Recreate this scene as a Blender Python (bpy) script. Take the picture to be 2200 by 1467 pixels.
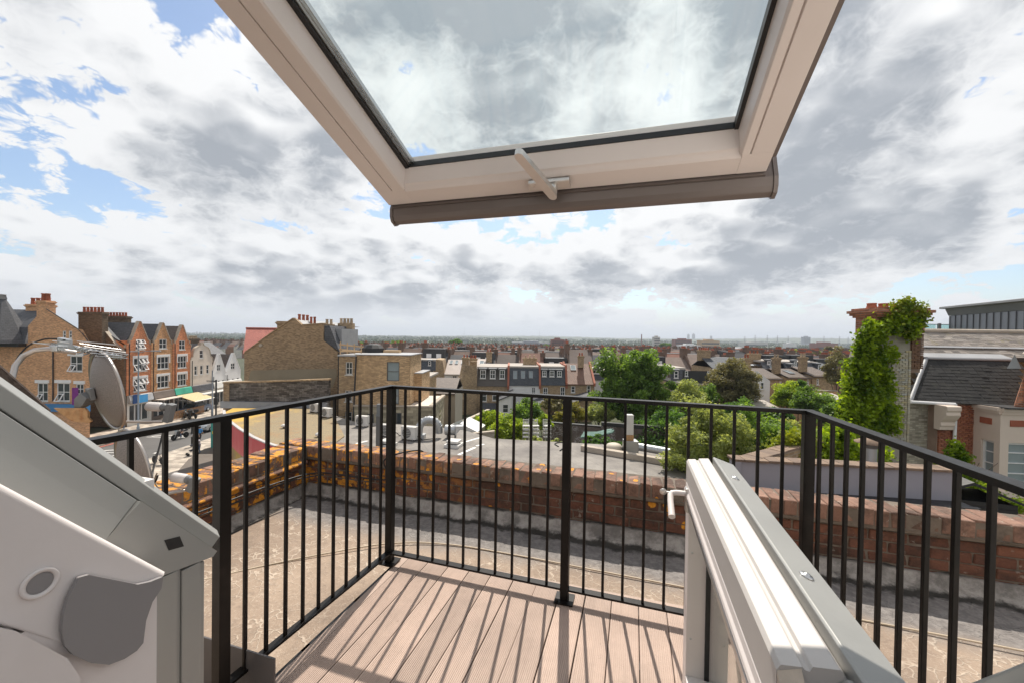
import bpy, bmesh, math, random
import numpy as np
from mathutils import Vector, Matrix

for o in list(bpy.data.objects):
    bpy.data.objects.remove(o, do_unlink=True)
SC = bpy.context.scene
COL = SC.collection
R = math.radians
random.seed(7)
rng = np.random.default_rng(7)

# ------------------------------------------------------------------ camera
FPX, HY, ROLL, CZ = 870.0, 723.0, R(0.85), 1.41
_p = math.atan((733.5 - HY) / FPX)
_F = Vector((0, math.cos(_p), -math.sin(_p)))
_U0 = Vector((0, math.sin(_p), math.cos(_p)))
_R0 = Vector((1, 0, 0))
_RT = _R0 * math.cos(ROLL) + _U0 * math.sin(ROLL)
_UP = _U0 * math.cos(ROLL) - _R0 * math.sin(ROLL)
CAM = Vector((0, 0, CZ))
cd = bpy.data.cameras.new('camera')
cd.sensor_width = 36.0
cd.lens = FPX / 2200.0 * 36.0
cd.clip_start = 0.02
cd.clip_end = 60000
cam = bpy.data.objects.new('camera', cd)
COL.objects.link(cam)
cam.matrix_world = Matrix(((_RT.x, _UP.x, -_F.x, CAM.x), (_RT.y, _UP.y, -_F.y, CAM.y), (_RT.z, _UP.z, -_F.z, CAM.z), (0, 0, 0, 1)))
SC.camera = cam


def ray(px, py):
    return _F + _RT * ((px - 1100) / FPX) + _UP * ((733.5 - py) / FPX)


def at(px, py, Y):            # survey helper: a point at distance Y north of the window
    d = ray(px, py)
    return CAM + d * (Y / d.y)


def onz(px, py, z):           # survey helper: a point at height z
    d = ray(px, py)
    return CAM + d * ((z - CZ) / d.z)


# ------------------------------------------------------------------ light and sky
SUN_AZ, SUN_EL = R(8.0), R(55.0)
SUNDIR = Vector((math.sin(SUN_AZ) * math.cos(SUN_EL), math.cos(SUN_AZ) * math.cos(SUN_EL), math.sin(SUN_EL)))
sl = bpy.data.lights.new('sun', 'SUN')
sl.energy = 4.5
sl.angle = R(0.5)
sl.color = (1.0, 0.93, 0.83)
so = bpy.data.objects.new('sun', sl)
COL.objects.link(so)
so.rotation_euler = (-SUNDIR).to_track_quat('-Z', 'Y').to_euler()

SC.cycles.max_bounces = 6
SC.cycles.diffuse_bounces = 3
SC.cycles.glossy_bounces = 3
SC.cycles.transmission_bounces = 4
SC.cycles.transparent_max_bounces = 10
SC.cycles.caustics_reflective = False
SC.cycles.caustics_refractive = False
SC.cycles.sample_clamp_indirect = 6.0
SC.cycles.use_adaptive_sampling = True
SC.cycles.adaptive_threshold = 0.015
SC.cycles.use_denoising = True
SC.view_settings.view_transform = 'Standard'
SC.view_settings.look = 'None'
SC.view_settings.exposure = 0.36
SC.view_settings.gamma = 1.0
SC.view_settings.use_curve_mapping = False

world = bpy.data.worlds.new('World')
SC.world = world
world.use_nodes = True
world.cycles.sampling_method = 'MANUAL'
world.cycles.sample_map_resolution = 256
wt = world.node_tree
wt.nodes.clear()


class NT:
    """tiny node-tree helper"""
    def __init__(s, tree):
        s.t = tree

    def n(s, typ, ins=None, **kw):
        nd = s.t.nodes.new(typ)
        for k, v in kw.items():
            setattr(nd, k, v)
        if ins:
            for k, v in ins.items():
                if hasattr(v, 'is_output') or isinstance(v, bpy.types.NodeSocket):
                    s.t.links.new(v, nd.inputs[k])
                else:
                    nd.inputs[k].default_value = v
        return nd

    def math(s, op, a, b=0.0, c=None, clamp=False):
        nd = s.t.nodes.new('ShaderNodeMath')
        nd.operation = op
        nd.use_clamp = clamp
        for i, x in enumerate((a, b, c)):
            if x is None:
                continue
            if isinstance(x, bpy.types.NodeSocket):
                s.t.links.new(x, nd.inputs[i])
            else:
                nd.inputs[i].default_value = x
        return nd.outputs[0]

    def vmath(s, op, a, b=None, scale=None):
        nd = s.t.nodes.new('ShaderNodeVectorMath')
        nd.operation = op
        for i, x in enumerate((a, b)):
            if x is None:
                continue
            if isinstance(x, bpy.types.NodeSocket):
                s.t.links.new(x, nd.inputs[i])
            else:
                nd.inputs[i].default_value = x
        if scale is not None:
            if isinstance(scale, bpy.types.NodeSocket):
                s.t.links.new(scale, nd.inputs['Scale'])
            else:
                nd.inputs['Scale'].default_value = scale
        return nd.outputs['Value'] if op in ('DOT_PRODUCT', 'LENGTH', 'DISTANCE') else nd.outputs['Vector']

    def sstep(s, x, a, b, o0=0.0, o1=1.0):
        nd = s.t.nodes.new('ShaderNodeMapRange')
        nd.interpolation_type = 'SMOOTHSTEP'
        s.t.links.new(x, nd.inputs[0])
        for i, q in enumerate((a, b, o0, o1)):
            nd.inputs[i + 1].default_value = q
        return nd.outputs[0]

    def mix(s, fac, a, b, mode='MIX'):
        nd = s.t.nodes.new('ShaderNodeMix')
        nd.data_type = 'RGBA'
        nd.blend_type = mode
        for i, x in ((0, fac), (6, a), (7, b)):
            if isinstance(x, bpy.types.NodeSocket):
                s.t.links.new(x, nd.inputs[i])
            else:
                nd.inputs[i].default_value = (*x, 1.0) if isinstance(x, (tuple, list)) and len(x) == 3 else x
        return nd.outputs[2]

    def link(s, a, b):
        s.t.links.new(a, b)


w = NT(wt)
geo = w.n('ShaderNodeTexCoord')
dirv = w.vmath('NORMALIZE', geo.outputs['Generated'])
sep = w.n('ShaderNodeSeparateXYZ', {0: dirv})
zc = w.math('MAXIMUM', sep.outputs[2], 0.0)
sky = w.n('ShaderNodeTexSky', sky_type='NISHITA', sun_disc=False, sun_elevation=SUN_EL, sun_rotation=SUN_AZ,
          altitude=60, air_density=1.0, dust_density=1.2, ozone_density=1.5)
inv = w.math('DIVIDE', 1.0, w.math('ADD', zc, 0.36))
pl = w.n('ShaderNodeCombineXYZ', {0: w.math('MULTIPLY', sep.outputs[0], inv), 1: w.math('MULTIPLY', sep.outputs[1], inv), 2: 0.0}).outputs[0]
SKYOFF = (77.4, 14.2, 0.0)


def dens(vec, detail, vd):
    v = w.vmath('ADD', vec, SKYOFF)
    wob = w.n('ShaderNodeTexNoise', {'Vector': v, 'Scale': 8.0, 'Detail': 2.0}, noise_dimensions='2D').outputs['Color']
    v2 = w.vmath('ADD', v, w.vmath('SCALE', w.vmath('SUBTRACT', wob, (0.5, 0.5, 0.5)), scale=0.08))
    a = w.n('ShaderNodeTexNoise', {'Vector': v2, 'Scale': 1.45, 'Detail': detail, 'Roughness': 0.56}, noise_dimensions='2D')
    c = w.n('ShaderNodeTexVoronoi', {'Vector': v2, 'Scale': 4.3, 'Detail': vd, 'Roughness': 0.64, 'Lacunarity': 2.3, 'Smoothness': 0.3}, feature='SMOOTH_F1', normalize=True, voronoi_dimensions='2D')
    return w.math('ADD', w.math('MULTIPLY', a.outputs[0], 0.62), w.math('MULTIPLY', w.math('SUBTRACT', 1.0, c.outputs['Distance']), 0.38))


d0 = dens(pl, 9.0, 4.0)
up1 = w.vmath('SCALE', pl, scale=0.92)
d1 = dens(up1, 3.0, 1.0)
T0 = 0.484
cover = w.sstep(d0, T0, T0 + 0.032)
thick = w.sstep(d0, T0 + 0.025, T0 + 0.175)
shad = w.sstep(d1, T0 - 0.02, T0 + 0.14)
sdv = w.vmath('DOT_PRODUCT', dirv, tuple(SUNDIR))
backl = w.sstep(sdv, -0.5, 0.55, 0.35, 1.0)      # clouds against the sun grey; unseen ones behind the camera whitened to light walls
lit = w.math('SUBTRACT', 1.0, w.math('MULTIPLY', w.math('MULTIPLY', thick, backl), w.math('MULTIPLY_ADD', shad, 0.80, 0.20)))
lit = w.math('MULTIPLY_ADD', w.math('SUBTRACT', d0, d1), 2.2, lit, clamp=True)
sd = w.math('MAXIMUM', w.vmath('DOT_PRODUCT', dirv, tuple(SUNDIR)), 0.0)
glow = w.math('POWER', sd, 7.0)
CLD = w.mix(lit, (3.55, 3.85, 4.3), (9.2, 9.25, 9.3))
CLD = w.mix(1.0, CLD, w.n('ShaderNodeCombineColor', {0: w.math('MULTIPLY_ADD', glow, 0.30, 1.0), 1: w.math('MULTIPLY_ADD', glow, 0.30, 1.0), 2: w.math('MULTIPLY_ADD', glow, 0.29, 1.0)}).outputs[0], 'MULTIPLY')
BLU = w.mix(1.0, sky.outputs[0], (1.38, 1.46, 1.50), 'MULTIPLY')
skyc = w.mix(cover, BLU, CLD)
hz = w.sstep(zc, 0.0, 0.10, 1.0, 0.0)
skyc = w.mix(w.math('MULTIPLY', hz, 0.80), skyc, (8.4, 8.5, 8.7))
low = w.sstep(sep.outputs[2], -0.02, 0.0)
skyc = w.mix(low, (2.2, 2.2, 2.1), skyc)
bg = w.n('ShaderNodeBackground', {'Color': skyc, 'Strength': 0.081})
wo = w.n('ShaderNodeOutputWorld', {'Surface': bg.outputs[0]})


# ------------------------------------------------------------------ materials
MATS = {}


def srgb(r, g, b):
    f = lambda c: (c / 255 / 12.92) if c / 255 <= 0.04045 else ((c / 255 + 0.055) / 1.055) ** 2.4
    return (f(r), f(g), f(b))


def newmat(name):
    m = bpy.data.materials.new(name)
    m.use_nodes = True
    m.node_tree.nodes.clear()
    MATS[name] = m
    return m, NT(m.node_tree)


def finish(t, color, rough=0.6, metal=0.0, bump=None, bstr=0.3, bdist=0.01, spec=0.5, coat=0.0):
    ins = {'Base Color': color if isinstance(color, bpy.types.NodeSocket) else (*color, 1), 'Roughness': rough, 'Metallic': metal, 'Specular IOR Level': spec, 'Coat Weight': coat}
    b = t.n('ShaderNodeBsdfPrincipled', ins)
    if bump is not None:
        bn = t.n('ShaderNodeBump', {'Height': bump, 'Strength': bstr, 'Distance': bdist})
        t.link(bn.outputs[0], b.inputs['Normal'])
    t.n('ShaderNodeOutputMaterial', {'Surface': b.outputs[0]})
    return b


def coords(t, kind):
    if kind == 'UV':
        return t.n('ShaderNodeUVMap').outputs[0]
    if kind == 'World':
        return t.n('ShaderNodeNewGeometry').outputs['Position']
    return t.n('ShaderNodeTexCoord').outputs['Object']


def noise(t, vec, scale, detail=4, rough=0.55, dist=0.0):
    return t.n('ShaderNodeTexNoise', {'Vector': vec, 'Scale': scale, 'Detail': detail, 'Roughness': rough, 'Distortion': dist}).outputs[0]


def plain(name, col, rough=0.6, metal=0.0, var=0.18, vs=6.0, bump=0.15, bs=60.0, bd=0.004, co='World', rand=0.0, coat=0.0, spec=0.5, dirt=0.0, dirtcol=(0.05, 0.045, 0.04)):
    """painted / plain surface with blotchy tone, fine relief and optional grime"""
    m, t = newmat(name)
    c = coords(t, co)
    n1 = noise(t, c, vs, 5)
    f = t.math('MULTIPLY_ADD', t.math('SUBTRACT', n1, 0.5), var * 2.2, 1.0)
    if rand:
        oi = t.n('ShaderNodeObjectInfo')
        f = t.math('MULTIPLY', f, t.math('MULTIPLY_ADD', oi.outputs['Random'], rand * 2, 1.0 - rand))
    col4 = t.mix(1.0, (*col, 1), t.n('ShaderNodeCombineColor', {0: f, 1: f, 2: f}).outputs[0], 'MULTIPLY')
    if dirt:
        dn = t.sstep(noise(t, c, vs * 0.6, 8, 0.65), 0.5, 0.75)
        col4 = t.mix(t.math('MULTIPLY', dn, dirt), col4, (*dirtcol, 1))
    rr = t.math('MULTIPLY_ADD', t.math('SUBTRACT', noise(t, c, vs * 2.3, 3), 0.5), 0.25, rough, clamp=True)
    finish(t, col4, rr, metal, noise(t, c, bs, 3) if bump else None, bump, bd, spec, coat)
    return m


def brick(name, c1, c2, mortar, bw=0.225, bh=0.075, ms=0.010, soot=0.35, sootcol=(0.05, 0.04, 0.035), patch=0.5, off=0.5, bstr=0.5, co='UV', rough=0.85, sq=1.0, light=0.0):
    m, t = newmat(name)
    uv = coords(t, co)
    c1 = tuple(x * 0.70 for x in c1)
    c2 = tuple(x * 1.22 for x in c2)
    bt = t.n('ShaderNodeTexBrick', {'Vector': uv, 'Color1': (*c1, 1), 'Color2': (*c2, 1), 'Mortar': (*mortar, 1), 'Scale': 1.0, 'Mortar Size': ms, 'Mortar Smooth': 0.3, 'Bias': 0.0, 'Brick Width': bw, 'Row Height': bh}, offset=off)
    wp = coords(t, 'World')
    n1 = noise(t, wp, 0.55, 6, 0.62)
    n2 = noise(t, wp, 4.0, 4, 0.6)
    f = t.math('ADD', t.math('MULTIPLY_ADD', t.math('SUBTRACT', n1, 0.5), patch, 1.0), t.math('MULTIPLY', t.math('SUBTRACT', n2, 0.5), 0.5))
    c = t.mix(1.0, bt.outputs[0], t.n('ShaderNodeCombineColor', {0: f, 1: f, 2: f}).outputs[0], 'MULTIPLY')
    sm = t.sstep(noise(t, wp, 0.35, 7, 0.65), 0.5, 0.72)
    c = t.mix(t.math('MULTIPLY', sm, soot), c, (*sootcol, 1))
    if light:
        lm = t.sstep(noise(t, t.vmath('ADD', wp, (9, 4, 2)), 1.1, 7, 0.7), 0.53, 0.66)
        c = t.mix(t.math('MULTIPLY', lm, light), c, (0.55, 0.53, 0.48, 1))
    finish(t, c, rough, 0, t.math('SUBTRACT', n2, t.math('MULTIPLY', bt.outputs['Fac'], 1.2)), bstr, 0.01)
    return m


def slate(name, c1, c2, bw=0.3, bh=0.2, gap=0.008, moss=0.25, mosscol=(0.09, 0.1, 0.03), patch=0.5, rough=0.65, bands=None, bstr=0.6, pale=0.0):
    m, t = newmat(name)
    uv = coords(t, 'UV')
    dk = tuple(x * 0.35 for x in c1)
    bt = t.n('ShaderNodeTexBrick', {'Vector': uv, 'Color1': (*c1, 1), 'Color2': (*c2, 1), 'Mortar': (*dk, 1), 'Scale': 1.0, 'Mortar Size': gap, 'Mortar Smooth': 0.2, 'Brick Width': bw, 'Row Height': bh}, offset=0.5)
    wp = coords(t, 'World')
    n1 = noise(t, wp, 0.7, 6, 0.65)
    n2 = noise(t, wp, 7.0, 4, 0.6)
    f = t.math('ADD', t.math('MULTIPLY_ADD', t.math('SUBTRACT', n1, 0.5), patch, 1.0), t.math('MULTIPLY', t.math('SUBTRACT', n2, 0.5), 0.6))
    c = t.mix(1.0, bt.outputs[0], t.n('ShaderNodeCombineColor', {0: f, 1: f, 2: f}).outputs[0], 'MULTIPLY')
    mm = t.sstep(noise(t, wp, 1.7, 8, 0.7), 0.56, 0.72)
    c = t.mix(t.math('MULTIPLY', mm, moss), c, (*mosscol, 1))
    if pale:
        pm = t.sstep(noise(t, t.vmath('ADD', wp, (5, 2, 8)), 2.6, 8, 0.75), 0.55, 0.66)
        c = t.mix(t.math('MULTIPLY', pm, pale), c, (0.5, 0.48, 0.45, 1))
    su = t.n('ShaderNodeSeparateXYZ', {0: uv})
    saw = t.math('FRACT', t.math('DIVIDE', su.outputs[1], bh))
    h = t.math('SUBTRACT', t.math('MULTIPLY', t.math('SUBTRACT', 1.0, saw), 1.0), t.math('MULTIPLY', bt.outputs['Fac'], 0.8))
    finish(t, c, rough, 0, t.math('ADD', h, t.math('MULTIPLY', n2, 0.3)), bstr, 0.012)
    return m


def glassmat(name, tint=(0.9, 0.96, 0.95), refl=1.0, rough=0.0):
    m, t = newmat(name)
    gg = t.n('ShaderNodeNewGeometry')
    cs = t.math('ABSOLUTE', t.vmath('DOT_PRODUCT', gg.outputs['Normal'], gg.outputs['Incoming']))
    sch = t.math('MULTIPLY_ADD', t.math('POWER', t.math('SUBTRACT', 1.0, cs, clamp=True), 5.0), 0.96, 0.04)
    tr = t.n('ShaderNodeBsdfTransparent', {'Color': (*tint, 1)})
    gl = t.n('ShaderNodeBsdfGlossy', {'Color': (1, 1, 1, 1), 'Roughness': rough})
    mx = t.n('ShaderNodeMixShader', {0: t.math('MULTIPLY', sch, refl, clamp=True), 1: tr.outputs[0], 2: gl.outputs[0]})
    t.n('ShaderNodeOutputMaterial', {'Surface': mx.outputs[0]})
    return m


def leafmat(name, c1, c2, trans=0.35, vs=0.9, rough=0.5):
    m, t = newmat(name)
    wp = coords(t, 'World')
    n1 = noise(t, wp, vs, 3)
    wn = t.n('ShaderNodeTexWhiteNoise', {'Vector': t.vmath('SNAP', wp, (0.11, 0.11, 0.11))}, noise_dimensions='3D').outputs['Value']
    f = t.math('ADD', t.sstep(n1, 0.3, 0.7, 0.0, 0.65), t.math('MULTIPLY', wn, 0.35))
    c = t.mix(f, (*c1, 1), (*c2, 1))
    b = t.n('ShaderNodeBsdfPrincipled', {'Base Color': c, 'Roughness': rough, 'Specular IOR Level': 0.35})
    tc = t.mix(1.0, c, (1.55, 1.45, 0.7, 1), 'MULTIPLY')
    tl = t.n('ShaderNodeBsdfTranslucent', {'Color': tc})
    mx = t.n('ShaderNodeMixShader', {0: trans, 1: b.outputs[0], 2: tl.outputs[0]})
    t.n('ShaderNodeOutputMaterial', {'Surface': mx.outputs[0]})
    return m


# ------------------------------------------------------------------ mesh builder
class MB:
    def __init__(s):
        s.v, s.f, s.mi, s.sm = [], [], [], []

    def add(s, vs, fs, mi=0, smooth=False):
        b = len(s.v)
        s.v += [tuple(p) for p in vs]
        for f in fs:
            s.f.append(tuple(i + b for i in f))
            s.mi.append(mi)
            s.sm.append(smooth)
        return s

    def box(s, x0, x1, y0, y1, z0, z1, mi=0):
        vs = [(x0, y0, z0), (x1, y0, z0), (x1, y1, z0), (x0, y1, z0), (x0, y0, z1), (x1, y0, z1), (x1, y1, z1), (x0, y1, z1)]
        return s.add(vs, [(0, 3, 2, 1), (4, 5, 6, 7), (0, 1, 5, 4), (1, 2, 6, 5), (2, 3, 7, 6), (3, 0, 4, 7)], mi)

    def obox(s, c, ax, ay, az, mi=0):      # centre and three half-axis vectors
        c, ax, ay, az = Vector(c), Vector(ax), Vector(ay), Vector(az)
        P = lambda i, j, k: c + ax * i + ay * j + az * k
        vs = [P(-1, -1, -1), P(1, -1, -1), P(1, 1, -1), P(-1, 1, -1), P(-1, -1, 1), P(1, -1, 1), P(1, 1, 1), P(-1, 1, 1)]
        return s.add(vs, [(0, 3, 2, 1), (4, 5, 6, 7), (0, 1, 5, 4), (1, 2, 6, 5), (2, 3, 7, 6), (3, 0, 4, 7)], mi)

    def poly(s, pts, mi=0):
        return s.add(pts, [tuple(range(len(pts)))], mi)

    def prism(s, pts, vec, mi=0, caps=True, smooth=False):
        n = len(pts)
        vec = Vector(vec)
        a = [Vector(p) for p in pts]
        vs = a + [p + vec for p in a]
        fs = [(i, (i + 1) % n, n + (i + 1) % n, n + i) for i in range(n)]
        s.add(vs, fs, mi, smooth)
        if caps:
            s.add(vs, [tuple(range(n - 1, -1, -1)), tuple(range(n, 2 * n))], mi)
        return s

    def tube(s, pts, r, n=8, mi=0, cap=True):
        pts = [Vector(p) for p in pts]
        rs = r if isinstance(r, (list, tuple)) else [r] * len(pts)
        rings = []
        prev = None
        for i, p in enumerate(pts):
            t = (pts[min(i + 1, len(pts) - 1)] - pts[max(i - 1, 0)])
            t = t.normalized() if t.length > 1e-9 else Vector((0, 0, 1))
            if prev is None:
                a = t.cross(Vector((0, 0, 1)))
                if a.length < 1e-3:
                    a = t.cross(Vector((1, 0, 0)))
            else:
                a = prev - t * prev.dot(t)
            a.normalize()
            prev = a
            b = t.cross(a)
            rings.append([p + (a * math.cos(2 * math.pi * k / n) + b * math.sin(2 * math.pi * k / n)) * rs[i] for k in range(n)])
        vs = [q for rg in rings for q in rg]
        fs = []
        for i in range(len(pts) - 1):
            for k in range(n):
                k2 = (k + 1) % n
                fs.append((i * n + k, i * n + k2, (i + 1) * n + k2, (i + 1) * n + k))
        s.add(vs, fs, mi, True)
        if cap:
            m = (len(pts) - 1) * n
            s.add(vs, [tuple(range(n - 1, -1, -1)), tuple(range(m, m + n))], mi)
        return s

    def lathe(s, prof, c=(0, 0, 0), n=16, mi=0, smooth=True, axis=None):
        """prof = [(radius, height)...] turned about a vertical (or given) axis"""
        c = Vector(c)
        az = Vector(axis).normalized() if axis is not None else Vector((0, 0, 1))
        ax = az.cross(Vector((0, 0, 1)))
        if ax.length < 1e-3:
            ax = Vector((1, 0, 0))
        ax.normalize()
        ay = az.cross(ax)
        vs = []
        for (r, h) in prof:
            for k in range(n):
                a = 2 * math.pi * k / n
                vs.append(c + az * h + (ax * math.cos(a) + ay * math.sin(a)) * r)
        fs = []
        for i in range(len(prof) - 1):
            for k in range(n):
                k2 = (k + 1) % n
                fs.append((i * n + k, i * n + k2, (i + 1) * n + k2, (i + 1) * n + k))
        s.add(vs, fs, mi, smooth)
        m = (len(prof) - 1) * n
        s.add(vs, [tuple(range(n - 1, -1, -1)), tuple(range(m, m + n))], mi)
        return s

    def wall(s, x0, x1, z0, z1, y=0.0, holes=(), depth=0.1, mi=0):
        """wall facing -y with real window openings and reveals; holes = (x0,x1,z0,z1)"""
        xs = sorted({x0, x1, *[h[0] for h in holes], *[h[1] for h in holes]})
        zs = sorted({z0, z1, *[h[2] for h in holes], *[h[3] for h in holes]})
        for i in range(len(xs) - 1):
            for j in range(len(zs) - 1):
                cx, cz = (xs[i] + xs[i + 1]) / 2, (zs[j] + zs[j + 1]) / 2
                if any(h[0] < cx < h[1] and h[2] < cz < h[3] for h in holes):
                    continue
                s.add([(xs[i], y, zs[j]), (xs[i + 1], y, zs[j]), (xs[i + 1], y, zs[j + 1]), (xs[i], y, zs[j + 1])], [(0, 1, 2, 3)], mi)
        for (a, b, c, d) in holes:
            e = y + depth
            s.add([(a, y, c), (a, e, c), (a, e, d), (a, y, d), (b, y, c), (b, e, c), (b, e, d), (b, y, d)], [(0, 1, 2, 3), (4, 7, 6, 5), (0, 4, 5, 1), (3, 2, 6, 7)], mi)
        return s

    def xf(s, M):
        s.v = [tuple(M @ Vector(p)) for p in s.v]
        return s

    def mesh(s, name, mats, off=(0, 0, 0), uv=True):
        me = bpy.data.meshes.new(name)
        o = Vector(off)
        me.from_pydata([(p[0] - o.x, p[1] - o.y, p[2] - o.z) for p in s.v], [], s.f)
        for m in (mats if isinstance(mats, (list, tuple)) else [mats]):
            me.materials.append(m if not isinstance(m, str) else MATS[m])
        me.polygons.foreach_set('material_index', s.mi)
        me.polygons.foreach_set('use_smooth', s.sm)
        if uv:
            add_uv(me)
        me.update()
        return me


def add_uv(me):
    ul = me.uv_layers.new(name='UVMap')
    data = np.zeros(len(me.loops) * 2, dtype=np.float32)
    vs = [v.co for v in me.vertices]
    Z = Vector((0, 0, 1))
    for p in me.polygons:
        n = p.normal
        t = Z.cross(n)
        if t.length < 0.05:
            t = Vector((1, 0, 0))
            b = Vector((0, 1, 0))
        else:
            t.normalize()
            b = n.cross(t)
        for li in p.loop_indices:
            c = vs[me.loops[li].vertex_index]
            data[2 * li] = c.dot(t)
            data[2 * li + 1] = c.dot(b)
    ul.data.foreach_set('uv', data)


OFF = {}


def obj(name, data, parent=None, loc=None, rotz=None, bevel=0.0, seg=2):
    o = bpy.data.objects.new(name, data)
    COL.objects.link(o)
    if parent is not None:
        o.parent = parent
    if loc is not None:
        o.location = loc
    if rotz is not None:
        o.rotation_euler = (0, 0, rotz)
    if bevel:
        b = o.modifiers.new('Bevel', 'BEVEL')
        b.width = bevel
        b.segments = seg
        b.limit_method = 'ANGLE'
        b.angle_limit = R(35)
        b.harden_normals = False
    return o


def tag(o, label=None, cat=None, group=None, kind=None):
    if label:
        o['label'] = label
    if cat:
        o['category'] = cat
    if group:
        o['group'] = group
    if kind:
        o['kind'] = kind
    return o


def thing(name, label, cat, loc=(0, 0, 0), rotz=0.0, group=None, off=(0, 0, 0)):
    o = bpy.data.objects.new(name, None)
    o.empty_display_size = 0.2
    COL.objects.link(o)
    o.location = loc
    o.rotation_euler = (0, 0, rotz)
    OFF[o.name] = off
    return tag(o, label, cat, group)


def part(parent, name, mb, mat, bevel=0.0, seg=2, label=None, root=None):
    me = mb.mesh(name, mat, OFF.get((root or parent).name, (0, 0, 0)))
    o = obj(name, me, parent, bevel=bevel, seg=seg)
    if label:
        o['label'] = label
    return o


def inst(parent, name, me, loc=(0, 0, 0), rot=None, scale=None):
    o = bpy.data.objects.new(name, me)
    COL.objects.link(o)
    o.parent = parent
    o.location = loc
    if rot is not None:
        o.rotation_euler = rot
    if scale is not None:
        o.scale = scale
    return o


def copy_tree(o, parent=None):
    c = o.copy()
    COL.objects.link(c)
    c.parent = parent
    for ch in list(o.children):
        copy_tree(ch, c)
    return c


# the terrace has its own axes: u along the facade, v outwards
TH = R(-16.7)


def FR(u, v, z=0.0):
    return Vector((u * math.cos(TH) - v * math.sin(TH), u * math.sin(TH) + v * math.cos(TH), z))


def near(name, label, cat, u, v, z, group=None):
    return thing(name, label, cat, FR(u, v, z), TH, group, off=(u, v, z))


def chamfer_box(hx, hy, hz, c, jit=0.0, rnd=random):
    """box with chamfered edges, 44 triangles"""
    mb = MB()
    sg = [(a, b, d) for a in (-1, 1) for b in (-1, 1) for d in (-1, 1)]
    idx = {}
    vs = []
    for sx, sy, sz in sg:
        j = [rnd.uniform(-jit, jit) for _ in range(3)]
        for ax in range(3):
            p = [sx * (hx - (c if ax != 0 else 0)), sy * (hy - (c if ax != 1 else 0)), sz * (hz - (c if ax != 2 else 0))]
            idx[(sx, sy, sz, ax)] = len(vs)
            vs.append(tuple(p[k] + j[k] for k in range(3)))
    bm = bmesh.new()
    bv = [bm.verts.new(v) for v in vs]
    bmesh.ops.convex_hull(bm, input=bv)
    bmesh.ops.recalc_face_normals(bm, faces=bm.faces)
    bmesh.ops.dissolve_limit(bm, angle_limit=R(4), verts=bm.verts, edges=bm.edges)
    bm.verts.index_update()
    out = MB()
    out.add([tuple(v.co) for v in bm.verts], [tuple(v.index for v in f.verts) for f in bm.faces])
    bm.free()
    return out
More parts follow.
